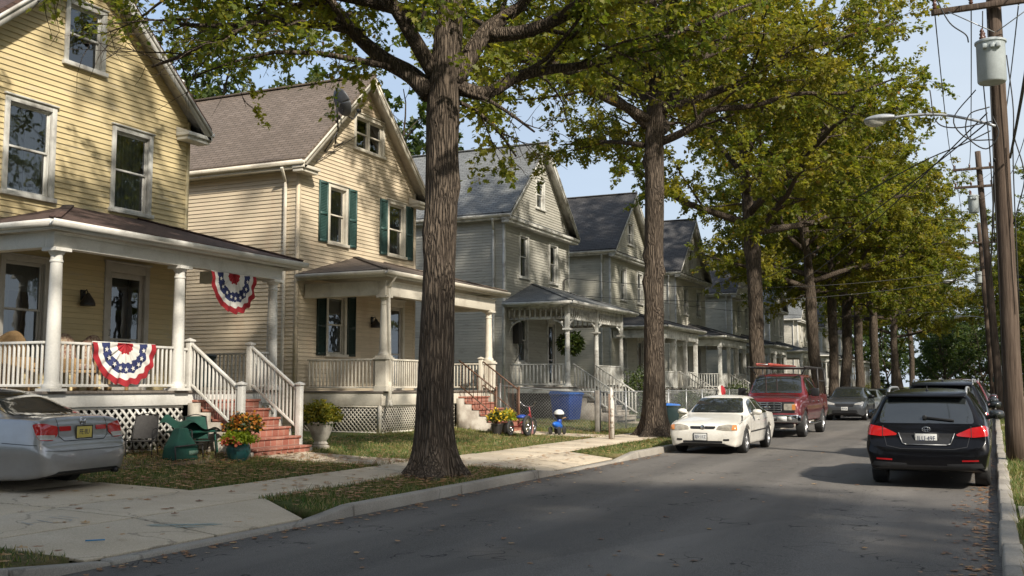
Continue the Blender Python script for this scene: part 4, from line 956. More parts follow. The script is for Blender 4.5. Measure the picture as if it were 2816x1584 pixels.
    def plate(s, end, z, mat, text, x=None, y=0, ink=None, w=.31, h=.16):
        p = s.hit('f' if end > 0 else 'r', y, z, .014); x = p.x
        mb = MB(); mb.box(x - .006, y - w / 2, z - h / 2, x + .006, y + w / 2, z + h / 2); o = s.mesh('license_plate', mb, mat, bevel=.004)
        fr = MB()
        for a in (-1, 1): fr.box(x - .004, y + a * (w / 2 + .008) - .008, z - h / 2 - .015, x + .008 * end, y + a * (w / 2 + .008) + .008, z + h / 2 + .015); fr.box(x - .004, y - w / 2, z + a * (h / 2 + .008) - .007, x + .008 * end, y + w / 2, z + a * (h / 2 + .008) + .007)
        fr.build('plate_frame', M['black'], o)
        Mx = Matrix.Translation((x + .008 * end, y, z)) @ Matrix.Rotation(math.pi / 2 * end, 4, 'Z') @ Matrix.Rotation(math.pi / 2, 4, 'X') @ Matrix.Diagonal((1.0, 1.25, 1, 1))
        text_mesh(text, .085, 'plate_text', ink or M['ink'], o, Mx, .001); return o
    def handles(s, pts, mat):
        for x, z in pts:
            for ax, sg in (('l', 1), ('R', -1)):
                p = s.hit(ax, x, z, 0)
                if p is None: continue
                mb = MB(); mb.box(p.x - .09, p.y - .01, z - .016, p.x + .09, p.y + sg * .035, z + .016); s.mesh('door_handle', mb, mat, bevel=.01)
X_ = lambda c, x: c.L / 2 - x
def outline_side(c, xs_bot, xs_top, inset=.035, zoff=.03, bot_off=.02):
    """window outline between stations: lower edge follows the belt, upper edge the roof rail"""
    K = c.K; zs = lambda x: float(pchip(K[:, 0], K[:, 5], np.array([x]))[0]); zr = lambda x: float(pchip(K[:, 0], K[:, 7], np.array([x]))[0])
    b = np.linspace(xs_bot[0], xs_bot[1], 6); t = np.linspace(xs_top[0], xs_top[1], 6)
    return [(c.L / 2 - x, zs(x) + bot_off) for x in b] + [(c.L / 2 - x, zr(x) - zoff) for x in t[::-1]]
def sedan_common(c, dmats, ws, rg, doors, sidewin, handle_m, seam_m, z_roof):
    c.patch('windshield', ws, 'f', M['cglass'], .007, round_=.06); c.patch('rear_window', rg, 'r', M['cglass'], .007, round_=.06)
    for w in sidewin: c.patch('side_window', outline_side(c, *w), 'l', M['cglass'], .006, mirror=True, round_=.04)
    mb = MB()
    for d in doors: c.line(mb, d, 'l')
    c.mesh('panel_gap', mb, M['black'])
# --- white sedan -------------------------------------------------------------
KW = [(0, .27, .52, .42, .58, .52, .56, .56, .48, .57), (.05, .21, .70, .45, .78, .60, .76, .655, .66, .67), (.12, .19, .78, .49, .835, .66, .81, .715, .70, .73), (.3, .19, .81, .54, .87, .71, .84, .765, .71, .785), (.6, .2, .82, .58, .88, .76, .85, .81, .70, .84),
      (1.1, .2, .83, .62, .885, .82, .855, .87, .70, .915), (1.35, .2, .83, .62, .885, .86, .855, .905, .70, .955), (1.7, .2, .83, .62, .885, .885, .85, 1.11, .645, 1.19), (2.1, .2, .83, .62, .885, .9, .845, 1.29, .585, 1.365), (2.5, .2, .83, .62, .885, .905, .845, 1.345, .572, 1.41), (3.0, .2, .83, .62, .885, .91, .845, 1.335, .572, 1.4),
      (3.4, .2, .83, .62, .885, .92, .845, 1.24, .60, 1.31), (3.8, .2, .83, .62, .88, .925, .845, 1.02, .67, 1.07), (4.0, .2, .82, .62, .875, .915, .84, .955, .70, .985), (4.45, .21, .8, .6, .86, .89, .82, .93, .70, .955), (4.62, .22, .77, .57, .835, .83, .80, .88, .68, .91), (4.7, .25, .7, .52, .79, .70, .75, .76, .64, .79), (4.75, .3, .55, .46, .62, .54, .6, .58, .52, .60)]
M['p_white'] = paint('old_white_paint', (.72, .69, .62), 0, .32, .7)
wc = Car('parked_car', 'old off-white sedan facing the camera at the left kerb', KW, 4.75, (.93, 3.62), .31, M['p_white'], (-6.42, 24.75 + 2.375, .0), R(-90))
sedan_common(wc, None, [(-.68, .965), (.68, .965), (.54, 1.325), (-.54, 1.325)], [(-.6, 1.0), (.6, 1.0), (.5, 1.31), (-.5, 1.31)],
    [[(X_(wc, 1.42), .86), (X_(wc, 1.38), .5), (X_(wc, 1.42), .24)], [(X_(wc, 2.48), 1.3), (X_(wc, 2.5), .9), (X_(wc, 2.5), .3)], [(X_(wc, 3.45), .93), (X_(wc, 3.3), .7), (X_(wc, 3.2), .5)], [(X_(wc, .28), .72), (X_(wc, 1.3), .9)]],
    [((1.55, 2.44), (1.95, 2.42)), ((2.52, 3.55), (2.5, 3.3))], M['p_white'], M['black'], 1.41)
for sg in (1, -1):
    pts = [(.33, .595), (.37, .675), (.58, .715), (.80, .705), (.82, .575), (.55, .57)]
    hl = wc.patch('headlight', [(sg * a, b) for a, b in pts], 'f', M['dirty_l'], .008, .05, round_=.03)
    wc.patch('turn_signal', [(sg * a, b) for a, b in [(.69, .585), (.71, .705), (.80, .695), (.815, .585)]], 'f', M['amber'], .011, .04, parent=hl, round_=.02)
    wc.patch('fog_light', [(sg * a, b) for a, b in [(.5, .33), (.5, .375), (.64, .38), (.64, .335)]], 'f', M['black'], .006, .05, round_=.015)
    wc.patch('tail_light', [(sg * a, b) for a, b in [(.4, .72), (.4, .85), (.76, .85), (.78, .72)]], 'r', M['red_l'], .008, .05, round_=.02)
    wc.patch('side_moulding', [(X_(wc, 1.36), .50), (X_(wc, 3.2), .52), (X_(wc, 3.2), .55), (X_(wc, 1.36), .53)], 'l' if sg > 0 else 'R', M['black'], .012, .1)
gr = wc.patch('grille', [(-.29, .605), (-.32, .67), (.32, .67), (.29, .605)], 'f', M['black'], .007, .05, round_=.03)
mb = MB(); p = wc.hit('f', 0, .637, .02); mb.lathe([(.05, 0), (.058, .008), (.05, .012)], p, 20, 'x'); o = mb.build('badge', M['chrome'], gr)
wc.patch('lower_intake', [(-.48, .275), (-.48, .33), (.48, .33), (.48, .275)], 'f', M['black'], .006, .06, round_=.02)
wc.plate(1, .42, M['plate_w'], 'SJV·11Z', y=-.05); wc.mirrors(X_(wc, 1.72), .97, .985, M['p_white']); wc.handles([(X_(wc, 2.36), .8), (X_(wc, 3.28), .81)], M['p_white']); wc.add_wheels(7, track=.86)
mb = MB()
for a, b in (((-.55, .975), (.0, 1.0)), ((.05, .975), (.55, 1.0))):
    p, q = wc.hit('f', a[0], a[1], .02), wc.hit('f', b[0], b[1], .02); mb.bar(p, q, .015, .015)
wc.mesh('wiper', mb, M['black'])
# --- silver sedan seen from behind -------------------------------------------
KS = [(0, .3, .5, .45, .55, .55, .52, .58, .44, .6), (.06, .22, .7, .5, .78, .62, .75, .68, .64, .7), (.2, .2, .8, .55, .87, .7, .84, .77, .7, .8), (.6, .2, .84, .6, .91, .8, .88, .87, .72, .9), (1.2, .2, .86, .65, .92, .9, .89, .96, .72, 1.0), (1.6, .2, .86, .66, .922, .94, .89, 1.13, .68, 1.2),
      (2.05, .2, .86, .66, .922, .96, .885, 1.34, .61, 1.42), (2.5, .2, .86, .66, .922, .97, .88, 1.41, .595, 1.475), (3.1, .2, .86, .66, .922, .985, .88, 1.40, .6, 1.465), (3.6, .2, .86, .67, .922, 1.0, .88, 1.29, .63, 1.36), (4.0, .2, .86, .68, .92, 1.015, .875, 1.135, .7, 1.185), (4.25, .21, .855, .68, .915, 1.015, .865, 1.06, .74, 1.09),
      (4.62, .23, .84, .68, .9, 1.0, .84, 1.04, .76, 1.075), (4.76, .25, .82, .64, .885, .95, .82, 1.005, .76, 1.06), (4.80, .26, .81, .62, .875, .86, .815, .9, .76, .95), (4.835, .27, .80, .60, .87, .70, .83, .72, .78, .735), (4.88, .28, .76, .56, .835, .655, .79, .675, .74, .69), (4.915, .3, .68, .52, .77, .6, .72, .625, .66, .635), (4.93, .33, .6, .48, .66, .56, .62, .58, .55, .59)]
M['p_silver'] = paint('silver_paint', (.36, .36, .365), .65, .3, 1)
sc_ = Car('parked_car', 'silver sedan seen from behind in the driveway at the left edge', KS, 4.93, (.98, 3.78), .325, M['p_silver'], (-11.68 - 2.45, 10.62, .15), R(187))
sedan_common(sc_, None, [(-.7, 1.0), (.7, 1.0), (.56, 1.38), (-.56, 1.38)], [(-.70, 1.085), (.70, 1.085), (.55, 1.40), (-.55, 1.40)],
    [[(X_(sc_, 1.5), .92), (X_(sc_, 1.45), .5), (X_(sc_, 1.5), .24)], [(X_(sc_, 2.6), 1.3), (X_(sc_, 2.62), .9), (X_(sc_, 2.62), .3)], [(X_(sc_, 3.6), 1.0), (X_(sc_, 3.45), .7), (X_(sc_, 3.35), .5)], [(X_(sc_, 4.25), .72), (X_(sc_, 4.84), .69)]],
    [((1.75, 2.55), (2.05, 2.5)), ((2.65, 3.75), (2.62, 3.55))], M['p_silver'], M['black'], 1.47)
for sg in (1, -1):
    t = sc_.patch('tail_light', [(sg * a, b) for a, b in [(.51, .83), (.5, .935), (.70, .975), (.835, .985), (.85, .83), (.84, .755), (.62, .745)]], 'r', M['red_l'], .008, .035, round_=.03)
    sc_.patch('reversing_light', [(sg * a, b) for a, b in [(.59, .755), (.56, .82), (.845, .83), (.84, .765)]], 'r', M['clear_l'], .012, .035, parent=t, round_=.015)
    sc_.patch('lid_light', [(sg * a, b) for a, b in [(.25, .87), (.25, .935), (.475, .935), (.475, .87)]], 'r', M['red_l'], .009, .04, round_=.012)
    hl = sc_.patch('headlight', [(sg * a, b) for a, b in [(.42, .62), (.45, .72), (.8, .76), (.83, .66)]], 'f', M['clear_l'], .008, .05, round_=.02)
sc_.plate(-1, .845, M['plate_y'], 'FE·IIU', y=0)
mb = MB(); sc_.line(mb, [(-.49, 1.045), (-.492, .8), (-.40, .735), (.40, .735), (.492, .8), (.49, 1.045)], 'r', .011, mirror=False); sc_.mesh('lid_gap', mb, M['black']); mb = MB(); sc_.line(mb, [(-.80, .62), (-.5, .6), (.5, .6), (.8, .62)], 'r', .006, mirror=False); sc_.mesh('bumper_gap', mb, M['black'])
mb = MB(); p = sc_.hit('r', 0, .992, .012)   # H-shaped badge in a rounded frame
E_ = [(-.045, -.04), (.045, -.04), (.055, .045), (-.055, .045)]
for a, b in zip(E_, E_[1:] + E_[:1]): mb.bar((p.x, a[0], p.z + a[1]), (p.x, b[0], p.z + b[1]), .012, .012, up=(1, 0, 0))
for a in (-1, 1): mb.bar((p.x, a * .02, p.z - .032), (p.x, a * .03, p.z + .034), .012, .014, up=(1, 0, 0))
mb.bar((p.x, -.022, p.z), (p.x, .022, p.z), .012, .012, up=(1, 0, 0)); sc_.mesh('badge', mb, M['chrome'])
sc_.patch('lower_valance', [(-.5, .28), (-.48, .31), (.48, .31), (.5, .28)], 'r', M['black'], .005, .06)
sc_.mirrors(X_(sc_, 1.9), 1.0, 1.06, M['p_silver']); sc_.handles([(X_(sc_, 2.45), .86), (X_(sc_, 3.5), .88)], M['chrome']); sc_.add_wheels(7, track=.88)
mb = MB(); mb.tube([(-2.38, -.6, .27), (-2.47, -.6, .27)], .035, 12); sc_.mesh('exhaust_pipe', mb, M['black'])
# --- SUVs --------------------------------------------------------------------
def suv_keys(h=0., w=0.):
    k = [(0, .36, .52, .52, .56, .62, .54, .66, .46, .68), (.06, .28, .72, .56, .8, .7, .77, .76, .66, .78), (.2, .24, .82, .62, .9, .8, .87, .87, .72, .9), (.6, .24, .86, .68, .94, .92, .9, .98, .74, 1.02), (1.1, .24, .88, .7, .95, .99, .91, 1.04, .74, 1.09), (1.5, .24, .88, .72, .952, 1.02, .91, 1.2, .70, 1.29),
         (1.95, .24, .88, .72, .952, 1.04, .905, 1.45, .655, 1.53), (2.4, .24, .88, .72, .952, 1.05, .9, 1.535, .645, 1.605), (3.4, .24, .88, .73, .952, 1.07, .9, 1.535, .645, 1.60), (4.15, .25, .88, .74, .95, 1.08, .89, 1.49, .645, 1.555), (4.33, .26, .875, .74, .945, 1.08, .88, 1.45, .64, 1.52), (4.40, .27, .87, .74, .94, 1.06, .875, 1.37, .66, 1.41),
         (4.56, .28, .86, .73, .93, 1.0, .87, 1.12, .74, 1.15), (4.63, .29, .855, .70, .925, .93, .87, 1.0, .78, 1.03), (4.68, .3, .85, .66, .92, .78, .875, .80, .81, .815), (4.73, .31, .82, .6, .895, .70, .84, .715, .77, .725), (4.77, .34, .74, .56, .82, .64, .76, .66, .68, .665), (4.79, .38, .62, .52, .68, .58, .64, .6, .56, .605)]
    return [(a, b, c * (1 + w), d, e * (1 + w), f + h * .4, g * (1 + w), hh + h * max(0, (hh - .9)) * 1.6, i * (1 + w), j + h * max(0, (j - .9)) * 1.6) for a, b, c, d, e, f, g, hh, i, j in k]
def suv(label, loc, rotz, pmat, h=0., w=0., rails=True, front=False, wr=.355, plate='JLU·49F', name='parked_suv', group=None, badge='oval'):
    c = Car(name, label, suv_keys(h, w), 4.79, (.95, 3.72), wr, pmat, loc, rotz, 'suv', group=group); H = 1.605 + h * 1.1; zb = 1.07 + h * .5
    c.patch('windshield', [(-.72, 1.1 + h * .4), (.72, 1.1 + h * .4), (.6, H - .1), (-.6, H - .1)], 'f', M['cglass'], .007, round_=.05)
    zt = 1.44 + h; k = 1 + w
    c.patch('rear_window', [(-.715 * k, 1.04 + h * .3), (-.69 * k, 1.2 + h * .4), (-.60 * k, zt), (.60 * k, zt), (.69 * k, 1.2 + h * .4), (.715 * k, 1.04 + h * .3)], 'r', M['cglass'], .008, .06, round_=.05)
    for wn in (((1.62, 2.4), (2.0, 2.4)), ((2.48, 3.45), (2.48, 3.4)), ((3.53, 4.1), (3.5, 4.0))): c.patch('side_window', outline_side(c, *wn), 'l', M['cglass'], .006, mirror=True, round_=.05)
    for sg in (1, -1):
        t = c.patch('tail_light', [(sg * k * a, b + h * .3) for a, b in [(.46, .845), (.44, .87), (.66, .975), (.86, 1.01), (.905, .98), (.90, .85), (.7, .825)]], 'r', M['red_l'], .012, .03, round_=.02)
        mb = MB(); c.line(mb, [(sg * .665 * k, .82 + h * .3), (sg * .665 * k, 1.0 + h * .3)], 'r', .012, .014, mirror=False); c.mesh('lamp_joint', mb, M['black'], parent=t)
        c.patch('rear_reflector', [(sg * a * k, b) for a, b in [(.52, .45), (.52, .475), (.76, .485), (.76, .46)]], 'r', M['red_d'], .008, .05)
        hl = c.patch('headlight', [(sg * a * k, b + h * .3) for a, b in [(.46, .74), (.44, .8), (.80, .90), (.86, .86), (.82, .76)]], 'f', M['clear_l'], .009, .04, round_=.02)
        if rails:
            mb = MB(); y = sg * .6 * k; pts = []
            for i in range(11): x = 1.85 + 2.3 * i / 10; zz = float(pchip(c.K[:, 0], c.K[:, 7], np.array([x]))[0]); pts.append((c.L / 2 - x, y, zz + (.085 if 0 < i < 10 else .02)))
            mb.tube(pts, .02, 8); c.mesh('roof_rail', mb, M['galv'], smooth=True)
        c.patch('bumper_corner', [(sg * a * k, b) for a, b in [(.3, .33), (.3, .41), (.8, .43), (.84, .36)]], 'r', M['black'], .004, .06)
    mb = MB(); c.line(mb, [(-.655 * k, 1.0), (-.64 * k, .83 + h * .3), (-.6 * k, .68), (-.4, .64), (.4, .64), (.6 * k, .68), (.64 * k, .83 + h * .3), (.655 * k, 1.0)], 'r', .012, mirror=False)
    for x in (1.5, 2.44, 3.5): c.line(mb, [(c.L / 2 - x, zb), (c.L / 2 - x - .03, .6), (c.L / 2 - x, .3)], 'l')
    c.mesh('panel_gap', mb, M['black'])
    pn = c.patch('plate_recess', [(-.42, .885), (-.36, .72), (-.3, .70), (.3, .70), (.36, .72), (.42, .885)], 'r', M['black'], .004, .06)
    mb = MB(); q = [c.hit('r', a, b, .01) for a, b in [(-.42, .885), (-.36, .72), (-.3, .70), (.3, .70), (.36, .72), (.42, .885)]]
    for a, b in zip(q, q[1:]): mb.bar(a, b, .012, .02, up=(1, 0, 0))
    mb.build('recess_trim', M['galv'] if badge else M['black'], pn)
    c.plate(-1, .80, M['plate_w'], plate, w=.33, h=.16)
    mb = MB(); p = c.hit('r', 0, .945 + h * .3, .014)
    for ry, rz in ((.062, .042), (.028, .04), (.056, .02)):
        cz = p.z + (.012 if rz == .02 else 0); n = 24; mb.tube([(p.x, ry * math.cos(2 * math.pi * i / n), cz + rz * math.sin(2 * math.pi * i / n)) for i in range(n + 1)], .005, 6)
    c.mesh('badge', mb, M['chrome'], smooth=True)
    mb = MB(); a, b = c.hit('r', .02, 1.12 + h * .3, .035), c.hit('r', -.42, 1.075 + h * .3, .03); mb.bar(a, b, .03, .02, up=(1, 0, 0)); mb.lathe([(.035, -.02), (.03, .03)], a, 12, 'x'); c.mesh('rear_wiper', mb, M['black'], bevel=.004)
    mb = MB(); zs_ = 1.50 + h * 1.05
    mb.prism([(-1.93, -.62 * k, zs_ + .02), (-2.1, -.6 * k, zs_ - .045), (-2.1, .6 * k, zs_ - .045), (-1.93, .62 * k, zs_ + .02)], (0, 0, .03)); c.mesh('spoiler', mb, pmat, bevel=.012)
    mb = MB(); z0 = c.hit('t', -1.55, 0, 0).z; mb.prism([(-1.66, -.004, z0 - .01), (-1.5, -.004, z0 - .01), (-1.64, -.004, z0 + .075)], (0, .008, 0)); mb.lathe([(.03, 0), (.02, .015)], (-1.6, 0, z0 - .005), 10); c.mesh('antenna', mb, M['black'])
    c.patch('grille', [(-.4, .66), (-.42, .78), (.42, .78), (.4, .66)], 'f', M['black'], .008, .05, round_=.03); c.patch('lower_intake', [(-.6, .36), (-.55, .5), (.55, .5), (.6, .36)], 'f', M['black'], .006, .06, round_=.03)
    if front: c.plate(1, .57, M['plate_w'], 'VR·82K')
    c.mirrors(c.L / 2 - 1.85, 1.05 * k, 1.13 + h * .4, pmat if h else M['black'], .11, .13, .085); c.handles([(c.L / 2 - 2.35, .92), (c.L / 2 - 3.4, .94)], pmat); c.add_wheels(5, track=.9 * k)
    return c
M['p_black'] = paint('black_paint', (.004, .004, .005), 0, .2, .22, .15); M['p_dark'] = paint('dark_grey_paint', (.05, .055, .062), .6, .3, 1); M['p_maroon'] = paint('maroon_paint', (.14, .012, .016), .25, .3, 1)
M['p_blue'] = paint('blue_paint', (.02, .06, .17), .4, .3, 1); M['p_offw'] = paint('pearl_white_paint', (.6, .58, .52), 0, .3, 1); M['p_grey'] = paint('grey_paint', (.10, .107, .115), .6, .32, 1)
suv('black SUV seen from behind with red tail lights, nearest at the right kerb', (-1.02, 17.95 + 2.395, 0), R(90), M['p_black'])
suv('tall dark SUV parked directly ahead of the black one', (-1.05, 24.6 + 2.4, 0), R(90), M['p_black'], h=.17, w=.03, plate='KXE·20M')
suv('dark SUV third in line along the right kerb', (-1.1, 31.0 + 2.4, 0), R(90), M['p_dark'], h=.2, w=.03, plate='TGN·61P')
suv('maroon SUV fourth in line along the right kerb', (-1.1, 38.0 + 2.4, 0), R(90), M['p_maroon'], h=.26, w=.03, plate='NDB·37H')
suv('grey SUV fifth in line, only its roof in view', (-1.1, 46.0 + 2.4, 0), R(90), M['p_grey'], h=.2, w=.02, plate='HRC·85D')
suv('dark grey crossover facing the camera behind the red pickup', (-6.42, 51.0 + 2.4, 0), R(-90), M['p_grey'], h=.0, rails=False, front=True)
def small_sedan(label, y, pmat, x=-6.45):
    c = Car('parked_car', label, KS, 4.93, (.98, 3.78), .325, pmat, (x, y + 2.46, 0), R(-90))
    sedan_common(c, None, [(-.7, 1.0), (.7, 1.0), (.56, 1.38), (-.56, 1.38)], [(-.66, 1.11), (.66, 1.11), (.54, 1.40), (-.54, 1.40)], [[(X_(c, 1.5), .92), (X_(c, 1.45), .5), (X_(c, 1.5), .24)], [(X_(c, 2.62), .95), (X_(c, 2.62), .3)]], [((1.75, 2.55), (2.05, 2.5)), ((2.65, 3.75), (2.62, 3.55))], pmat, M['black'], 1.47)
    for sg in (1, -1): c.patch('headlight', [(sg * a, b) for a, b in [(.42, .62), (.45, .72), (.8, .76), (.83, .66)]], 'f', M['clear_l'], .008, .05, round_=.02)
    c.patch('grille', [(-.36, .6), (-.38, .7), (.38, .7), (.36, .6)], 'f', M['black'], .007, .05, round_=.03); c.patch('lower_intake', [(-.6, .33), (-.55, .45), (.55, .45), (.6, .33)], 'f', M['black'], .006, .06, round_=.03)
    c.plate(1, .5, M['plate_w'], 'MPL·04T'); c.mirrors(X_(c, 1.9), 1.0, 1.06, pmat); c.handles([(X_(c, 2.45), .86)], pmat); c.add_wheels(7, track=.88); return c
small_sedan('pearl white car behind the dark grey crossover', 58.2, M['p_offw']); small_sedan('blue car behind the pearl white one', 64.8, M['p_blue'])
small_sedan('grey car behind the blue one at the left kerb', 72.5, M['p_grey']); small_sedan('black car far down the left kerb', 81, M['p_black'])
# --- red pickup --------------------------------------------------------------
KP = [(0, .42, .88, .58, .93, .8, .92, .98, .82, 1.0), (.06, .42, .90, .62, .97, .86, .95, 1.06, .84, 1.1), (.16, .44, .92, .66, .985, .92, .96, 1.12, .84, 1.165), (.5, .46, .93, .72, .99, 1.02, .965, 1.17, .84, 1.21), (1.15, .46, .93, .74, .99, 1.12, .965, 1.215, .84, 1.26), (1.4, .46, .93, .76, .99, 1.16, .965, 1.25, .83, 1.3),
      (1.75, .46, .93, .78, .99, 1.2, .96, 1.58, .77, 1.66), (2.05, .46, .93, .78, .99, 1.22, .955, 1.80, .72, 1.88), (2.5, .46, .93, .78, .99, 1.22, .955, 1.855, .71, 1.93), (3.5, .46, .93, .78, .99, 1.22, .955, 1.855, .71, 1.925), (3.72, .46, .93, .78, .99, 1.22, .955, 1.83, .715, 1.89), (3.84, .46, .93, .78, .99, 1.22, .955, 1.40, .8, 1.42), (3.88, .46, .93, .78, .99, 1.2, .965, 1.28, .88, 1.285), (5.5, .5, .93, .78, .99, 1.2, .965, 1.28, .88, 1.285), (5.62, .52, .92, .74, .97, 1.15, .95, 1.25, .87, 1.255), (5.68, .56, .88, .7, .92, 1.05, .9, 1.15, .84, 1.16)]
M['p_red'] = paint('dark_red_paint', (.14, .012, .016), .15, .3, 1)
pk = Car('pickup_truck', 'dark red pickup truck with ladder rack parked behind the white sedan', KP, 5.68, (1.0, 4.55), .4, M['p_red'], (-6.56, 33.4 + 3.0, 0), R(-90), 'pickup truck', arch=.07); pk.root.scale = (1.06, 1.05, 1.07)
pk.patch('windshield', [(-.80, 1.31), (.80, 1.31), (.69, 1.83), (-.69, 1.83)], 'f', M['cglass'], .008, round_=.06)
for w in (((1.75, 2.6), (2.0, 2.6)), ((2.7, 3.55), (2.7, 3.5))): pk.patch('side_window', outline_side(pk, *w, zoff=.05, bot_off=.03), 'l', M['cglass'], .006, mirror=True, round_=.05)
pk.patch('grille_surround', [(-.82, .74), (-.80, 1.06), (.80, 1.06), (.82, .74)], 'f', M['black'], .010, .06, round_=.03)
g = MB()
gx = X_(pk, 0)
for z in (.77, .84, .91, .98, 1.04): p = pk.hit('f', 0, z, .024); g.bar((p.x, -.42, z), (p.x, .42, z), .02, .022, up=(1, 0, 0))
for y in (-.42, -.21, 0, .21, .42): a, b = pk.hit('f', y, .78, .022), pk.hit('f', y, 1.03, .022); g.bar(a, b, .018, .018, up=(1, 0, 0))
pk.mesh('grille', g, M['chrome'], bevel=.004)
mb = MB(); p = pk.hit('f', .0, .905, .036); n = 20; mb.lathe([(.001, 0), (.09, 0), (.095, .012), (.08, .016)], p, 20, 'x'); o_ = pk.mesh('badge', mb, M['chrome']); 
for v in o_.data.vertices: v.co.z = p.z + (v.co.z - p.z) * .42
for sg in (1, -1):
    hl = pk.patch('headlight', [(sg * a, b) for a, b in [(.5, .82), (.5, 1.0), (.84, 1.0), (.85, .82)]], 'f', M['dirty_l'], .016, .05, round_=.03)
    pk.patch('turn_signal', [(sg * a, b) for a, b in [(.74, .83), (.74, .99), (.84, .985), (.845, .83)]], 'f', M['amber'], .02, .04, parent=hl, round_=.02)
    mb = MB(); y = sg * 1.15; mb.box(X_(pk, 1.86), y - .12, 1.22, X_(pk, 1.76), y + .12, 1.47); mb.bar((X_(pk, 1.8), sg * .96, 1.28), (X_(pk, 1.8), sg * 1.1, 1.3), .06, .05); mb.bar((X_(pk, 1.8), sg * .95, 1.4), (X_(pk, 1.8), sg * 1.1, 1.4), .06, .04); pk.mesh('mirror', mb, M['black'], bevel=.03)
    mb = MB(); mb.tube([(X_(pk, 1.6), sg * .95, .42), (X_(pk, 1.7), sg * 1.0, .4), (X_(pk, 3.6), sg * 1.0, .4), (X_(pk, 3.7), sg * .95, .42)], .05, 10); pk.mesh('running_board', mb, M['chrome'], smooth=True)
mb = MB(); mb.prism([(gx - .1, -1.0, .46), (gx + .06, -.9, .46), (gx + .1, -.6, .46), (gx + .1, .6, .46), (gx + .06, .9, .46), (gx - .1, 1.0, .46)], (0, 0, .23)); bp = pk.mesh('bumper', mb, M['chrome'], bevel=.03)
mb = MB(); mb.box(gx + .08, -.3, .5, gx + .115, .3, .64); mb.build('bumper_recess', M['black'], bp); 
for sg in (1, -1): mb = MB(); mb.lathe([(.001, 0), (.06, 0), (.065, .015), (.001, .02)], (gx + .09, sg * .68, .57), 16, 'x'); mb.build('fog_light', M['clear_l'], bp)
mb = MB(); mb.box(gx - .2, -.75, .3, gx + .02, .75, .45); pk.mesh('front_valance', mb, M['black'], bevel=.03)
mb = MB(); mb.box(gx + .118, .32, .5, gx + .128, .6, .64); pk.mesh('license_plate', mb, M['plate_w'])
mb = MB()
for d in ([(X_(pk, 1.62), 1.18), (X_(pk, 1.6), .75), (X_(pk, 1.64), .5)], [(X_(pk, 2.65), 1.25), (X_(pk, 2.66), .52)], [(X_(pk, 3.62), 1.22), (X_(pk, 3.62), .52)], [(X_(pk, 3.84), 1.22), (X_(pk, 3.84), .5)]): pk.line(mb, d, 'l', .012)
pk.mesh('panel_gap', mb, M['black']); pk.handles([(X_(pk, 2.52), 1.06), (X_(pk, 3.5), 1.06)], M['chrome']); pk.add_wheels(5, track=.97)
# rack: hoops over cab front and bed, long rails
mb = MB(); zr_ = 2.12
for x in (3.95, 5.45):
    for sg in (1, -1): mb.tube([(X_(pk, x), sg * .93, 1.26), (X_(pk, x), sg * .9, zr_)], .028, 8)
    mb.tube([(X_(pk, x), -.92, zr_), (X_(pk, x), .92, zr_)], .028, 8)
for x in (1.9, 2.9): mb.tube([(X_(pk, x), -.9, zr_ - .02), (X_(pk, x), .9, zr_ - .02)], .025, 8)
for sg in (1, -1): mb.tube([(X_(pk, 1.55), sg * .88, zr_), (X_(pk, 5.6), sg * .9, zr_)], .028, 8); mb.tube([(X_(pk, 3.95), sg * .91, 1.7), (X_(pk, 5.45), sg * .91, 1.7)], .02, 6)
for sg in (1, -1): mb.tube([(X_(pk, 1.95), sg * .72, 1.88), (X_(pk, 1.95), sg * .86, zr_)], .022, 6)
pk.mesh('ladder_rack', mb, M['iron'])
ld = thing('ladder', 'orange-red ladder lying on the rack of the red pickup', 'ladder', (-6.9, 33.75 + 3.4, 2.31), world=True)
mb = MB()
for sx in (-.2, .2): mb.box(-6.9 + sx - .02, 34.5, 2.31, -6.9 + sx + .02, 39.6, 2.39)
M['ladder'] = pm('orange_fibreglass', (.34, .05, .03), .5, (.22, .04, .03), 4); mb.build('ladder_rail', M['ladder'], ld)
mb = MB()
for i in range(14): mb.box(-7.08, 34.7 + i * .35, 2.33, -6.72, 34.73 + i * .35, 2.36)
mb.build('rung', M['galv'], ld)
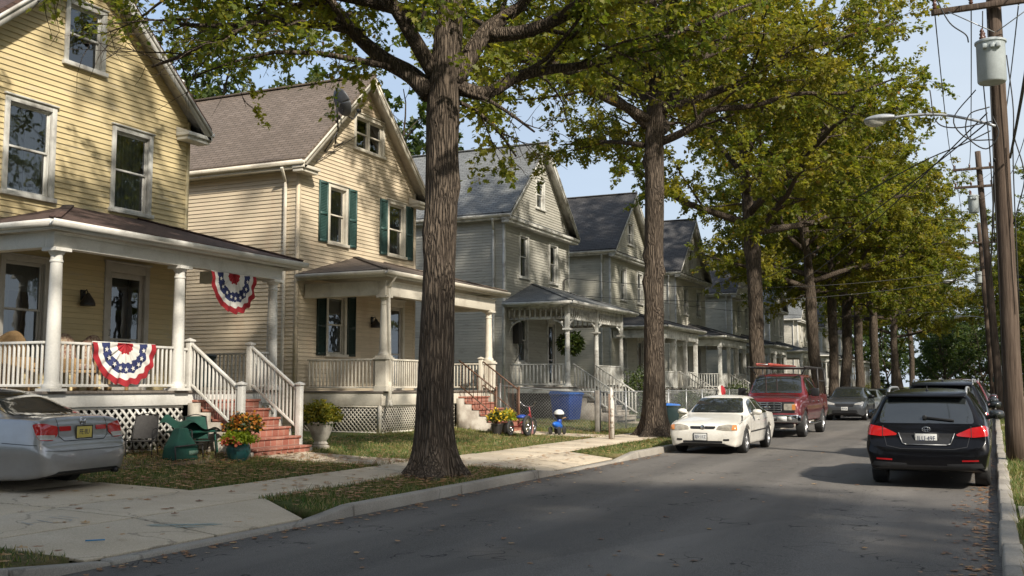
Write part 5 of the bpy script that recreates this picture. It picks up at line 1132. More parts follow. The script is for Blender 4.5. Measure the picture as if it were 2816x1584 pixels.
# ------------------------------------------------------------------ trees
def bark_mat():
    m, nt, b = newmat('oak_bark'); b.inputs['Roughness'].default_value = .95; b.inputs['Specular IOR Level'].default_value = .15
    co = coords(nt, 'Object', (1, 1, .11)); n2 = noise(nt, coords(nt, 'Object', (1, 1, .5)), 2.2, 5, .6); n3 = noise(nt, coords(nt, 'Object', (1, 1, .5)), 60, 3)
    wv = nd(nt, 'ShaderNodeTexNoise', Scale=5.0, Detail=4.0); nt.links.new(co, wv.inputs['Vector'])
    mp = nt.nodes.new('ShaderNodeVectorMath'); mp.operation = 'MULTIPLY_ADD'; nt.links.new(wv.outputs['Color'], mp.inputs[0]); mp.inputs[1].default_value = (.16, .16, .16); nt.links.new(co, mp.inputs[2])
    vo = nd(nt, 'ShaderNodeTexVoronoi', feature='DISTANCE_TO_EDGE', Scale=20.0); nt.links.new(mp.outputs[0], vo.inputs['Vector'])
    rid = ramp(nt, vo.outputs['Distance'], [(.0, (0, 0, 0)), (.2, (.75, .75, .75)), (.5, (1, 1, 1))])
    col = ramp(nt, n2, [(.35, (.12, .092, .068)), (.65, (.175, .138, .104))])
    col = mixc(nt, 1.0, col, ramp(nt, n3, [(.3, (.75,) * 3), (.7, (1.12,) * 3)]), 'MULTIPLY')
    col = mixc(nt, rid, (.062, .048, .037), col)
    nt.links.new(col, b.inputs['Base Color'])
    bp = nd(nt, 'ShaderNodeBump', Strength=1.0, Distance=.05); nt.links.new(rid, bp.inputs['Height'])
    bp2 = nd(nt, 'ShaderNodeBump', Strength=.5, Distance=.01); nt.links.new(n3, bp2.inputs['Height']); nt.links.new(bp.outputs[0], bp2.inputs['Normal']); nt.links.new(bp2.outputs[0], b.inputs['Normal']); return m
M['bark'] = bark_mat()
GREEN = [(0, (.078, .108, .018)), (.4, (.12, .15, .021)), (.8, (.168, .182, .026)), (.95, (.23, .21, .03)), (.988, (.25, .19, .03)), (1, (.30, .15, .03))]
M['leaf'] = leaf_mat('oak_leaves', GREEN, .55, clump=(.28, .24, .03))
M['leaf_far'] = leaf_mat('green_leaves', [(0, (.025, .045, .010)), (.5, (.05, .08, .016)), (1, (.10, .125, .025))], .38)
OAK = [(0, -.02), (.06, .1), (.24, .14), (.15, .28), (.36, .42), (.17, .52), (.30, .72), (.12, .76), (0, 1.0), (-.12, .76), (-.30, .72), (-.17, .52), (-.36, .42), (-.15, .28), (-.24, .14), (-.06, .1)]
OAK_S = [(0, 0), (.26, .2), (.16, .36), (.36, .52), (.15, .72), (0, 1), (-.15, .72), (-.36, .52), (-.16, .36), (-.26, .2)]
OVAL = [(0, 0), (.22, .25), (.26, .55), (0, 1), (-.26, .55), (-.22, .25)]
def leaf_mesh(name, P, size, mat, rg, tmpl=OAK_S, up=.75, parent=None, dirs=None, droop=.35):
    """many leaf-shaped faces: P (n,3) stalk ends, one size each"""
    n = len(P); T = np.array(tmpl); k = len(T)
    nrm = rg.normal(0, 1, (n, 3)) * (1 - up); nrm[:, 2] += up; nrm /= np.linalg.norm(nrm, axis=1, keepdims=True)
    d = rg.normal(0, 1, (n, 3)); 
    if dirs is not None: d = d * .7 + dirs
    d[:, 2] -= droop; d -= nrm * (d * nrm).sum(1, keepdims=True); d /= np.maximum(np.linalg.norm(d, axis=1, keepdims=True), 1e-6); s = np.cross(d, nrm)
    c = rg.uniform(-.35, .1, n)[:, None, None] * (T[None, :, 1:2] ** 2) + rg.uniform(0, .5, n)[:, None, None] * np.abs(T[None, :, 0:1])
    V = P[:, None] + size[:, None, None] * (s[:, None] * T[None, :, 0:1] + d[:, None] * T[None, :, 1:2] + nrm[:, None] * c)
    V = V.reshape(-1, 3); me = bpy.data.meshes.new(name); me.vertices.add(n * k); me.vertices.foreach_set('co', V.astype(np.float32).ravel())
    me.loops.add(n * k); me.loops.foreach_set('vertex_index', np.arange(n * k, dtype=np.int32)); me.polygons.add(n)
    me.polygons.foreach_set('loop_start', np.arange(0, n * k, k, dtype=np.int32)); me.polygons.foreach_set('loop_total', np.full(n, k, dtype=np.int32)); me.materials.append(mat); me.update(calc_edges=True)
    o = bpy.data.objects.new(name, me); C.objects.link(o); o.parent = parent; return o
def wander(rg, a, d, L, seg, wob, rise=0., droop=0.):
    """a bough: starts at a along d, length L"""
    pts = [np.array(a, float)]; d = np.array(d, float); d /= np.linalg.norm(d)
    for i in range(seg):
        t = (i + 1) / seg; d = d + rg.normal(0, wob, 3); d[2] += rise * (1 - t) - droop * t; d /= np.linalg.norm(d); pts.append(pts[-1] + d * L / seg)
    return np.array(pts)
def at(pts, t):
    x = t * (len(pts) - 1); i = min(int(x), len(pts) - 2); f = x - i; return pts[i] * (1 - f) + pts[i + 1] * f, pts[i + 1] - pts[i]
def smooth_path(P, sub=4):
    P = [np.array(p, float) for p in P]; o = []
    for i in range(len(P) - 1):
        a = P[i - 1] if i else 2 * P[0] - P[1]; d = P[i + 2] if i + 2 < len(P) else 2 * P[-1] - P[-2]; b, c = P[i], P[i + 1]
        for k in range(sub):
            t = k / sub; o.append(.5 * ((2 * b) + (-a + c) * t + (2 * a - 5 * b + 4 * c - d) * t * t + (-a + 3 * b - 3 * c + d) * t ** 3))
    o.append(P[-1]); return np.array(o)
def make_tree(name, label, seed, H=20., RC=8., fork=7., tr=.31, loc=(0, 0, 0), leaf=.2, spacing=(.62, .34), per=5, custom=(), trunk=None, nprim=15, leaf_of_z=None, mat='leaf', group=None, zlow=None, skip=None, cat='tree', knots=()):
    rg = np.random.default_rng(seed); root = thing(name, label, cat, loc, 0, group, world=False)
    mb = MB(); top = H * .8
    tp = smooth_path(trunk, 4) if trunk is not None else wander(rg, (0, 0, 0), (0, 0, 1), top, 14, .035)
    zt = tp[:, 2]
    # bole with buttresses, burrs and a little lean
    nr, ns = 70, 28; ph = rg.uniform(0, 6.28, 4); kn = list(knots) or [(rg.uniform(2, fork), rg.uniform(0, 6.28), rg.uniform(.08, .16)) for _ in range(4)]
    zs_ = np.concatenate([np.linspace(-.12, 1.4, 18), np.linspace(1.5, zt[-1], nr - 18)])
    vs = []
    for z in zs_:
        cx_ = np.interp(z, zt, tp[:, 0]); cy_ = np.interp(z, zt, tp[:, 1])
        r0 = np.interp(z, [-.2, 1.3, fork * .55, fork - .5, fork + .4, fork + 2.5, zt[-1]], [tr, tr, tr * .9, tr * .95, tr * .86, tr * .62, .05])
        fl = math.exp(-max(z, -.1) / .30) + .22 * math.exp(-max(z, 0) / 1.0) if z < 4 else 0
        for j in range(ns):
            a = 2 * math.pi * j / ns
            r = r0 * (1 + .95 * fl * (.8 + .45 * math.cos(5 * a + ph[0]) + .25 * math.cos(3 * a + ph[1])) + .55 * math.exp(-max(z, -.05) / .13) * max(0, math.cos(2.5 * a + ph[3])) ** 3 * (z < 1.2) + .035 * math.sin(3 * a + ph[2] + z * .9) + .03 * math.sin(7 * a + z * 2.3 + ph[3]))
            for kz, ka, kh in kn:
                da = (a - ka + math.pi) % (2 * math.pi) - math.pi; q = (z - kz) ** 2 / .03 + da * da / .16; r += kh * math.exp(-q) - kh * .45 * math.exp(-q * 6)
            vs.append((cx_ + r * math.cos(a), cy_ + r * math.sin(a), z))
    mb.add(vs, [(i * ns + j, i * ns + (j + 1) % ns, (i + 1) * ns + (j + 1) % ns, (i + 1) * ns + j) for i in range(len(zs_) - 1) for j in range(ns)])
    zc = fork + (H - fork) * .38; prim = []
    def env(p):  # >1 outside the crown
        dz = p[2] - zc; v = (H - zc) if dz > 0 else (zc - (zlow if zlow else fork - .8)); return math.hypot(p[0], p[1]) ** 2 / RC ** 2 + (dz / v) ** 2
    for c in custom: prim.append((smooth_path(c[0], 4), c[1]))
    for i in range(nprim):
        t = (i + .5) / nprim; z = fork + (top - fork) * t ** 1.15; b = np.array([np.interp(z, zt, tp[:, 0]), np.interp(z, zt, tp[:, 1]), z])
        az = i * 2.39996 + seed + rg.uniform(-.3, .3); el = R(12 + 48 * t + rg.uniform(-8, 8)); d = np.array([math.cos(az) * math.cos(el), math.sin(az) * math.cos(el), math.sin(el)])
        if skip and skip(az % (2 * math.pi), z): continue
        L = 1.
        while env(b + d * L) < 1 and L < 14: L += .3
        L *= rg.uniform(.86, 1.04); prim.append((wander(rg, b, d, L, 9, .1, .06, .05), tr * (.48 - .24 * t)))
    if trunk is None or True: prim.append((tp[int(len(tp) * .6):], .1))
    LP = []; LD = []
    for pts, r in prim:
        n = len(pts); mb.tube(pts, [r * (1 - i / (n - 1)) ** .8 + .018 for i in range(n)], 9)
        L = np.linalg.norm(np.diff(pts, axis=0), axis=1).sum(); k = max(3, int(L * .8 / spacing[0]))
        for j in range(k):
            t = .2 + .8 * (j + rg.uniform(.2, .8)) / k; p, d = at(pts, min(t, .999)); d = d / np.linalg.norm(d)
            sd = np.cross(d, (0, 0, 1.)); sd /= max(np.linalg.norm(sd), 1e-6); sg = 1 if j % 2 else -1
            e = d * rg.uniform(.35, .8) + sd * sg * rg.uniform(.5, 1) + np.array([0, 0, rg.uniform(-.3, .5)])
            l2 = min((.42 * L * (1 - t) + rg.uniform(.9, 2.0)), 4.2); s2 = wander(rg, p, e, l2, 5, .16, .05, .10)
            if env(s2[-1]) > 1.35: s2 = s2[:4]
            r2 = max(.012, r * (1 - t) * .42 + .012); m2 = len(s2); mb.tube(s2, [r2 * (1 - i / (m2 - 1) * .8) for i in range(m2)], 5, cap=False)
            k3 = max(2, int(l2 / spacing[1]))
            for q in range(k3):
                u = .12 + .88 * (q + rg.uniform(.1, .9)) / k3; p3, d3 = at(s2, min(u, .999)); d3 = d3 / np.linalg.norm(d3)
                e3 = d3 * .6 + rg.normal(0, .55, 3); e3[2] += .05; l3 = rg.uniform(.45, 1.05); s3 = wander(rg, p3, e3, l3, 3, .22, 0, .16)
                mb.tube(s3, [.009, .007, .005, .003], 3, cap=False)
                for w in (.3, .5, .68, .84, 1.0):
                    p4, d4 = at(s3, min(w, .999)); d4 = d4 / max(np.linalg.norm(d4), 1e-6)
                    for _ in range(per): LP.append(p4 + rg.normal(0, .07, 3)); LD.append(d4)
    o = mb.build('trunk', M['bark'], None, smooth=True); o.parent = root
    P = np.array(LP); D = np.array(LD); n = len(P)
    sz = leaf * rg.uniform(.7, 1.25, n)
    if leaf_of_z: zz = P[:, 2]; keep, f = leaf_of_z(zz, rg, P); P, D, sz = P[keep], D[keep], (sz * f)[keep]
    leaf_mesh('crown', P, sz, M[mat], rg, OAK_S if leaf > .14 else OAK, .55, root, D)
    print('TREE', label[:30], 'leaves', len(P)); return root
FW = np.array((-.4210, .9071)); RT = np.array((.9071, .4210))
def plan(pts, d0, d1):
    """bough given as (across, height) with its depth running from d0 to d1"""
    n = len(pts); return [(*(RT * a + FW * (d0 + (d1 - d0) * i / (n - 1))), z) for i, (a, z) in enumerate(pts)]
TG = 'tall oaks lining the left kerb'
t1c = [(plan([(-.1, 6.6), (-.47, 7.0), (-.96, 7.33), (-1.52, 7.86), (-1.9, 8.4), (-2.9, 9.6), (-4.2, 10.6)], 0, 1.0), .17), (plan([(0, 6.9), (-.54, 7.76), (-.97, 8.4), (-1.8, 10), (-2.6, 11.8)], 0, -1.6), .13),
       (plan([(.3, 6.8), (.8, 7.72), (1.16, 8.13), (1.6, 8.6), (2.4, 10), (3.3, 11.6)], 0, 1.2), .16), (plan([(.9, 7.75), (1.66, 7.72), (2.59, 8.05), (3.3, 8.5), (4.8, 9.4), (6.2, 10)], .3, -1.6), .12),
       (plan([(.3, 6.75), (.74, 6.66), (1.0, 6.76), (1.4, 7.05), (1.92, 7.23), (2.4, 7.34), (2.9, 7.48), (3.5, 7.7), (5, 8.4), (6.2, 8.9)], 0, 1.5), .12),
       (plan([(-.2, 8.0), (-1.6, 8.25), (-3.2, 8.35), (-4.8, 8.3), (-6.2, 8.35), (-7.4, 8.4)], 0, -1.6), .11), (plan([(-.2, 8.6), (-1.6, 8.7), (-3.4, 8.4), (-4.9, 8.0), (-5.9, 7.9)], 0, 2.6), .10), (plan([(-1.3, 7.75), (-2.0, 7.8), (-2.9, 7.75), (-3.7, 7.6), (-4.4, 7.55)], .2, -.9), .06),
       (plan([(.35, 6.75), (.6, 6.55), (.9, 6.4), (1.3, 6.1), (1.7, 5.75)], 0, -.7), .03), (plan([(.35, 6.5), (.7, 6.35), (1.1, 6.0), (1.4, 5.6)], .1, .5), .025)]
def lz1(zz, rg, P):
    hi = zz > 9.3; keep = (~hi) | (rg.uniform(0, 1, len(zz)) < .26); f = np.where(hi, 1.9, 1.0); keep &= (zz > 4.9); a = P[:, 0] * RT[0] + P[:, 1] * RT[1]
    # lopped over the roofs: the low boughs carry their leaves on the upper side
    keep &= ~((a > 1.35) & (zz < 7.3 + rg.uniform(-.2, .2, len(zz)))) & ~((a < -4.2) & (zz < 8.2 + rg.uniform(-.3, .3, len(zz)))) & ~((a < -1.6) & (zz < 7.1 + rg.uniform(-.3, .2, len(zz)))); return keep, f
make_tree('street_tree', 'big oak standing in the grass strip in the foreground, left of the driveway apron', 21, 15, 8, 6.9, .30, (-8.62, 15.43, zg(-8.62)), .125, (.42, .27), 8, t1c, [(0, 0, -.2), (0, 0, 1.3), (*(RT * .06), 3), (*(RT * .12), 5.2), (*(RT * .14), 6.8), (*(RT * .22), 8), (*(RT * .3), 11), (*(RT * .1), 15)], 12, lz1, group=TG,
    skip=lambda az, z: z < 8.6, zlow=6.9, knots=[(4.6, -.6, .11), (3.9, -1.9, .08), (5.3, -1.5, .07), (3.3, -.5, .09), (5.0, .2, .08), (6.2, -1.4, .06), (4.2, -2.5, .08)])
t2c = [(plan([(-.1, 9.5), (-1.12, 10.33), (-2.28, 10.95), (-3.13, 11.28), (-3.9, 11.4), (-5.6, 11.8), (-7, 12)], 0, -1.5), .13), (plan([(.3, 9.0), (.8, 9.15), (1.24, 9.35), (1.63, 9.7), (2.87, 9.75), (3.97, 10), (5.5, 9.95), (6.8, 10.3)], 0, -2.5), .12),
       (plan([(.15, 9.6), (.8, 10.6), (1.31, 11.73), (2.07, 13.0), (3, 15)], 0, .6), .14), (plan([(.1, 10.4), (-.42, 11.73), (-.91, 12.9), (-1.6, 15)], 0, -.5), .13), (plan([(-.2, 8.9), (-.9, 9.2), (-1.7, 9.4), (-2.7, 9.5)], 0, 2.5), .07)]
make_tree('street_tree', 'oak with burred trunk just left of the white sedan, rooted in dry grass', 33, 17, 7.6, 9.2, .31, (-9.3, 30.2, zg(-9.3)), .15, (.46, .3), 8, t2c, [(0, 0, -.2), (0, 0, 1.5), (*(RT * .06), 4.9), (*(RT * .11), 9.2), (*(RT * .19), 11), (*(RT * .1), 15)], 12, group=TG, zlow=7.6,
    knots=[(3.6, -.7, .17), (3.2, -1.4, .08), (5.0, -.45, .2), (4.6, -2.6, .14), (7.3, -.6, .18), (8.4, -2.5, .12), (6.0, -1.7, .09), (2.6, -.6, .08), (5.5, -2.5, .12)])
A_ = make_tree('street_tree', 'third oak from the left, dark trunk rising behind the red pickup', 5, 20.5, 8.2, 7.6, .33, (-9, 44.3, zg(-9)), .185, (.5, .32), 8, nprim=19, group=TG)
B_ = make_tree('street_tree', 'fourth oak, stout trunk just right of the ladder rack', 8, 19.5, 8.0, 6.6, .34, (-9, 61.5, zg(-9)), .19, (.52, .34), 8, nprim=19, group=TG)
far = [(66.4, A_, 1.9, .9, 'slim oak close beside the fourth trunk'), (71.6, B_, 3.4, 1.0, 'straight oak above the dark grey crossover'), (81.4, A_, 4.6, 1.0, 'oak behind the pearl white car'), (92, B_, .8, 1.05, 'oak with branches low over the far cars'), (109.6, A_, 2.7, 1.0, 'left one of the two thin far trunks'), (118.4, B_, 5.2, 1.0, 'right one of the two thin far trunks'),
       (135, A_, 1.1, 1.0, 'oak at the far end of the row, yellowing low branches')]
for y, pr, rz, s, lb in far: instance(pr, (-9, y, zg(-9)), rz, lb, TG, s)
# near neighbours of the row that reach into the picture from the left, and the row across the street
OP = 'trees on the right-hand side of the street'
for i, (x, y, pr, rz, s, lb) in enumerate([(5.4, 2.2, B_, 1.0, .9, 'tree beside the near right pavement that shades the foreground road'), (5.2, -5.0, A_, 2.0, .95, 'tree behind the camera on the right'), (10.5, -1.0, A_, 4.0, 1.0, 'tall tree in the yard behind the camera'), (5.5, -13, B_, 5.0, .95, 'second tree behind the camera on the right'), (27, 27, B_, 2.2, .95, 'yard tree across the street, first of those mirrored in the panes'), (27, 42, A_, .2, 1.0, 'yard tree across the street, second of those mirrored in the panes'), (20, 54, B_, 1.2, 1.0, 'yard tree across the street beyond the second pole'), (8.6, 50, B_, 2.9, .85, 'right-hand tree nearest beyond the utility pole'), (8, 63, A_, .4, .8, 'second right-hand tree down the street'), (7.6, 78, B_, 4.4, .85, 'third right-hand tree down the street'), (5.6, 95, A_, 3.1, .95, 'fourth right-hand tree down the street'), (5.2, 114, B_, 1.7, .95, 'fifth right-hand tree down the street'), (4.8, 134, A_, 5.5, .95, 'sixth right-hand tree, leaning over the far road')]):
    instance(pr, (x, y, zg(x)), rz, lb, OP, s)
# bushy trees in the back yards and closing the far end of the street
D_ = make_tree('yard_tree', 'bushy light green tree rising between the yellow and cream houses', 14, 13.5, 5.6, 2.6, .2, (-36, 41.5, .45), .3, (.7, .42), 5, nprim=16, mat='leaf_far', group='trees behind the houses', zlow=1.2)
for y_, p_, r_ in ((-18, B_, 1.0), (-36, A_, 3.0), (-55, B_, 5.0)): instance(p_, (-8.8, y_, .12), r_, 'tree of the left row behind the camera', TG)
for i_, (x_, y_, s_) in enumerate([(-4, -34, 1.0), (3, -38, 1.1), (-10, -36, 1.2), (9, -30, 1.0), (-1, -48, 1.3)]): instance(D_, (x_, y_, -1.2), i_ * 1.3, 'added unseen bushy tree that darkens reflections, far behind the camera', 'unseen trees added for dark reflections', s_)  # unseen trees added so the black car paint mirrors something dark
instance(A_, (-3, -75, 0), 1.0, 'added unseen tree closing off the reflected street, far behind the camera', 'unseen trees added for dark reflections', 1.1)  # unseen tree added to close the street in reflections
instance(A_, (-8.7, -.6, zg(-8.7)), 2.2, 'oak just outside the left edge whose leaves reach over the yellow gable', TG, .92)
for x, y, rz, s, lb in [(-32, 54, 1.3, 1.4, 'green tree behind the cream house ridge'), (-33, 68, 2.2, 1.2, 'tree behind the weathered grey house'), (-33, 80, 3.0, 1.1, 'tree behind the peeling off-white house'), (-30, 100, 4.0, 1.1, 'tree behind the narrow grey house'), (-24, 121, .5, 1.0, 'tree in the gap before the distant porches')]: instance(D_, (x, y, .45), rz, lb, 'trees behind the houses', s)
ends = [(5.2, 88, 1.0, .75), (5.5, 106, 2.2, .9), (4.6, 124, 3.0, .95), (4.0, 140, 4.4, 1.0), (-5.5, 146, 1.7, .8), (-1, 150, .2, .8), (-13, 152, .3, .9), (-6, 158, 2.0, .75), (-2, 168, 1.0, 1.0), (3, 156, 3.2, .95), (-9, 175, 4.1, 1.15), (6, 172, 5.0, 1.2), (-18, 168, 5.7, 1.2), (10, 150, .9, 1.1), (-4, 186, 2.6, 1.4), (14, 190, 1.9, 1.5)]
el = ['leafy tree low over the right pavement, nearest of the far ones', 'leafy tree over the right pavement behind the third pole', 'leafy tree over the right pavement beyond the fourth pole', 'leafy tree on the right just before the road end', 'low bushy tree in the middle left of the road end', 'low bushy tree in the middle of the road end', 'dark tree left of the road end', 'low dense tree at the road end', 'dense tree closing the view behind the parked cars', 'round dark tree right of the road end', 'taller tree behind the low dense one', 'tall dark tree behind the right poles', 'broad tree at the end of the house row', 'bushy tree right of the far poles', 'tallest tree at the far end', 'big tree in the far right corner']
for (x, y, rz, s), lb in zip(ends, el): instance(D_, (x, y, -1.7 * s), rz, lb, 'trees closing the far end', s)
D_.scale = (1.4, 1.4, 1.4)
# ------------------------------------------------------------------ utility poles, wires, lamps
def wood_pole_mat():
    m, nt, b = newmat('pole_wood'); b.inputs['Roughness'].default_value = .9; b.inputs['Specular IOR Level'].default_value = .15
    co = coords(nt, 'Object', (1, 1, .05)); n = noise(nt, co, 22, 6, .65); n2 = noise(nt, coords(nt, 'Object'), .6, 4)
    col = ramp(nt, n, [(.3, (.04, .03, .023)), (.5, (.095, .072, .056)), (.72, (.155, .122, .096))]); col = mixc(nt, 1.0, col, ramp(nt, n2, [(.3, (.75, .72, .7)), (.7, (1.1, 1.05, 1.02))]), 'MULTIPLY')
    nt.links.new(col, b.inputs['Base Color']); bump(nt, b, n, .8, .02); return m
M['pole'] = wood_pole_mat(); M['tank'] = pm('transformer_grey', (.42, .46, .46), .45, (.34, .37, .37), 3); M['wire'] = pm('black_wire', (.012, .012, .012), .6, fine=0); M['porc'] = pm('brown_porcelain', (.09, .04, .025), .2); M['alu'] = pm('lamp_aluminium', (.4, .41, .42), .45, (.32, .33, .34), 6, metal=.3); M['lens'] = pm('lamp_lens', (.5, .48, .42), .15)
def pole(label, x, y, H, r, lean=(0, 0), arms=()):
    t = thing('utility_pole', label, 'utility pole', (x, y, .1), group='wooden utility poles along the right kerb'); mb = MB(); rr = random.Random(int(y)); n = 16
    mb.tube([(x + lean[0] * (i / n) + rr.uniform(-.008, .008), y + lean[1] * (i / n), .0 + H * i / n) for i in range(n + 1)], [r * (1 - .32 * i / n) for i in range(n + 1)], 18); mb.build('pole', M['pole'], t, smooth=True)
    for z, w in arms:
        f = z / H; px, py = x + lean[0] * f, y + lean[1] * f - r; a = MB(); a.box(px - w / 2, py - .11, z - .06, px + w / 2, py, z + .06); ar = a.build('crossarm', M['pole'], t, bevel=.01)
        for s in (-1, 1): b = MB(); b.bar((px + s * w * .36, py - .12, z - .05), (px + s * .02, py - .08, z - .62), .04, .012); b.build('brace', M['galv'], ar)
        for u in (-.47, -.18, .2, .47): b = MB(); b.lathe([(.02, 0), (.05, .05), (.03, .08), (.055, .11), (.035, .15), (.04, .2), (.015, .22)], (px + u * w, py - .05, z + .06), 10); b.build('insulator', M['porc'], ar)
    b = MB(); b.tube([(x - r * .9, y - r * .7, .3), (x + lean[0] * .8 - r * .7, y - r * .65 + lean[1] * .8, H * .8)], .012, 6); b.build('ground_wire', M['wire'], t)
    return t
pole('thick brown wooden utility pole carrying the transformer, nearest at the right', .36, 23.9, 12.4, .2, (-.04, .1), [(9.75, 2.5)])
pole('second utility pole with two crossarms, standing behind the thick one', .28, 55.2, 13.2, .2, (-.55, .2), [(12.3, 2.4), (11.4, 2.4)])
pole('third utility pole, leaning left between the first two', -.02, 79, 13, .19, (-.5, 0), [(11.6, 2.2)]); pole('far thin utility pole by the road end', .3, 104, 12, .17, (-.2, 0), [(10.8, 2.2)])
def transformer(label, x, y, z, h=1.0, r=.27):
    t = thing('transformer', label, 'transformer', (x, y, z)); mb = MB(); mb.lathe([(r * .9, 0), (r * .97, .03), (r * .97, h - .12), (r * 1.0, h - .1), (r * 1.07, h - .09), (r * 1.07, h - .05), (r * .95, h - .03), (.03, h + .03)], (x, y, z), 28); mb.build('tank', M['tank'], t, autosm=35)
    for a in (2.4, 3.6): b = MB(); c = (x + .6 * r * math.cos(a), y + .6 * r * math.sin(a), z + h); b.lathe([(.04, -.02), (.06, .04), (.035, .07), (.055, .11), (.03, .15), (.045, .18), (.012, .24)], c, 10); b.build('bushing', M['porc'], t)
    for k in (-.4, .1, .5): b = MB(); b.box(x - .04 + k * r, y - r - .05, z + h * .72, x + .04 + k * r, y - r + .06, z + h * .82); b.build('lug', M['tank'], t, bevel=.01)
    b = MB(); b.box(x - .05, y + r * .6, z + .2, x + .05, y + r + .12, z + .26); b.box(x - .05, y + r * .6, z + h - .3, x + .05, y + r + .12, z + h - .24); b.build('bracket', M['galv'], t); return t
transformer('pale grey cylindrical transformer hung on the nearest utility pole', (.22), 23.4, 7.96, .93, .29); transformer('small grey transformer on the second utility pole', -.55, 55.1, 10.1, .9, .25); transformer('small transformer low on the third utility pole', -.65, 79, 8.8, .8, .24)
def lamp(label, x, y, z, L=2.55):
    t = thing('street_lamp', label, 'street lamp', (x, y, z), group='street lamps on the utility poles'); mb = MB()
    mb.tube(smooth_path([(x, y, z), (x - L * .18, y, z + .16), (x - L * .5, y, z + .36), (x - L * .8, y, z + .42), (x - L, y, z + .40)], 4), .03, 10); mb.build('arm', M['alu'], t, smooth=True)
    h = MB(); hx = x - L; h.grid(lambda u, v: (hx + .06 - .66 * v, y + .15 * (math.sin(math.pi * min(1, .12 + v * .9)) ** .5) * math.cos(2 * math.pi * u), z + .41 + (.10 if math.sin(2 * math.pi * u) > 0 else .06) * math.sin(2 * math.pi * u) * (math.sin(math.pi * min(1, .12 + v * .9)) ** .5)), 18, 12); h.build('lamp_head', M['alu'], t, smooth=True)
    g = MB(); g.grid(lambda u, v: (hx - .34 + .25 * v * math.cos(2 * math.pi * u), y + .12 * v * math.sin(2 * math.pi * u), z + .385 - .15 * math.sqrt(max(0, 1 - v * v))), 18, 6); g.build('lamp_lens', M['lens'], t, smooth=True); return t
lamp('cobra-head street lamp on a long curved arm from the nearest utility pole', .25, 23.7, 7.1, 2.05); lamp('distant street lamp, upper of the two far ones', -.2, 79, 8.6, 2.2); lamp('distant street lamp, lower of the two far ones', .1, 104, 7.6, 2.6)
def wire(label, a, b, sag, r=.011, mid=None):
    a = Vector(a); b = Vector(b); n = 22; mb = MB(); P = []
    for i in range(n + 1): t = i / n; p = a.lerp(b, t); p.z -= sag * 4 * t * (1 - t); P.append(p)
    mb.tube(P, r, 5); o = mb.build('power_line', M['wire'], smooth=True); tag(o, label, 'power line', 'overhead wires'); return o
yb = -24
for (xo, lb) in ((-1.2, 'outer left'), (-.45, 'inner left'), (.5, 'inner right'), (1.2, 'outer right')):
    wire(f'{lb} wire of the nearest crossarm running on to the second pole', (.34 + xo, 23.65, 10.02), (-.25 + xo * .95, 55, 12.5 if xo < 0 else 11.6), .9, .014)
    wire(f'{lb} wire of the nearest crossarm coming from behind the camera', (.34 + xo, 23.65, 10.02), (.5 + xo, yb, 10.4), 1.0, .014)
wire('thick communications cable running low between the first two poles', (.2, 23.7, 6.4), (-.05, 55, 6.8), .7, .025); wire('communications cable from behind the camera to the nearest pole', (.5, 23.7, 6.4), (.9, yb, 6.6), .9, .025)
wire('cable between the second and third poles', (-.05, 55, 6.8), (-.3, 79, 6.8), .6, .025); wire('top wire between the second and third poles', (-1.3, 55, 12.5), (-1.3, 79, 11.8), .6, .014)
wire('service line sloping from the nearest pole to the peeling off-white house', (.1, 23.7, 7.2), (-17.2, 65.4, 7.6), 1.1, .016); wire('service line from the nearest pole into the far tree crowns', (.1, 23.7, 7.4), (-17.2, 80.8, 7.8), .9, .016)
wire('upper service line crossing to the mast on the grey house', (-.15, 55, 7.4), (-17.3, 43.3, 6.5), .7, .013); wire('lower service line crossing to the mast on the grey house', (-.15, 55, 7.0), (-17.4, 43.3, 5.75), .7, .013); wire('service line crossing to the weathered grey house', (-.3, 79, 7.2), (-17.4, 55.5, 6.4), .8, .013)
for i, (lb, P) in enumerate([('loop of slack cable below the transformer', [(-.1, 23.6, 7.9), (-.55, 23.5, 7.3), (-.3, 23.5, 6.85), (.2, 23.65, 6.8)]), ('second drooping cable on the left of the nearest pole', [(-1.0, 23.6, 8.0), (-.9, 23.55, 7.3), (-.5, 23.5, 7.1), (.18, 23.65, 7.2)]), ('cable strapped down the side of the nearest pole', [(.1, 23.62, 9.6), (.05, 23.6, 8.2), (.12, 23.6, 6.6), (.14, 23.62, 4.6)]), ('tangled loop of cable at the lamp bracket', [(.15, 23.6, 7.5), (-.25, 23.5, 7.35), (-.3, 23.5, 6.9), (.05, 23.55, 6.6), (.3, 23.55, 6.9), (.2, 23.6, 7.3)]), ('thin slack cable from the pole toward the lower left', [(.15, 23.65, 7.0), (-.4, 23.6, 6.75), (-1.2, 23.8, 6.5), (-2.6, 24.6, 6.0)]), ('cable hanging down the right face of the nearest pole', [(.52, 23.7, 8.6), (.6, 23.65, 7.4), (.55, 23.7, 6.2), (.54, 23.72, 3.2)]), ('cable drooping right of the nearest pole', [(.6, 23.7, 6.8), (.75, 23.6, 6.0), (.62, 23.7, 5.4), (.5, 23.75, 5.0)]), ('jumper cable from the crossarm down to the transformer', [(-.8, 23.6, 10.0), (-.55, 23.5, 9.4), (-.25, 23.5, 9.1), (-.2, 23.6, 8.95)])]):
    mb = MB(); mb.tube(smooth_path(P, 6), .014, 6); tag(mb.build('power_line', M['wire'], smooth=True), lb, 'power line', 'overhead wires')
sg = thing('street_sign', 'small white and red sign on a thin post beside the far utility poles', 'sign', (.25, 66, .1)); mb = MB(); mb.tube([(.25, 66, .1), (.25, 66, 2.85)], .03, 8); mb.build('sign_post', M['galv'], sg)
M['sign_w'] = pm('sign_white', (.6, .6, .58), .4); M['sign_r'] = pm('sign_red', (.42, .03, .03), .4); M['sign_g'] = pm('sign_green', (.03, .09, .06), .4)
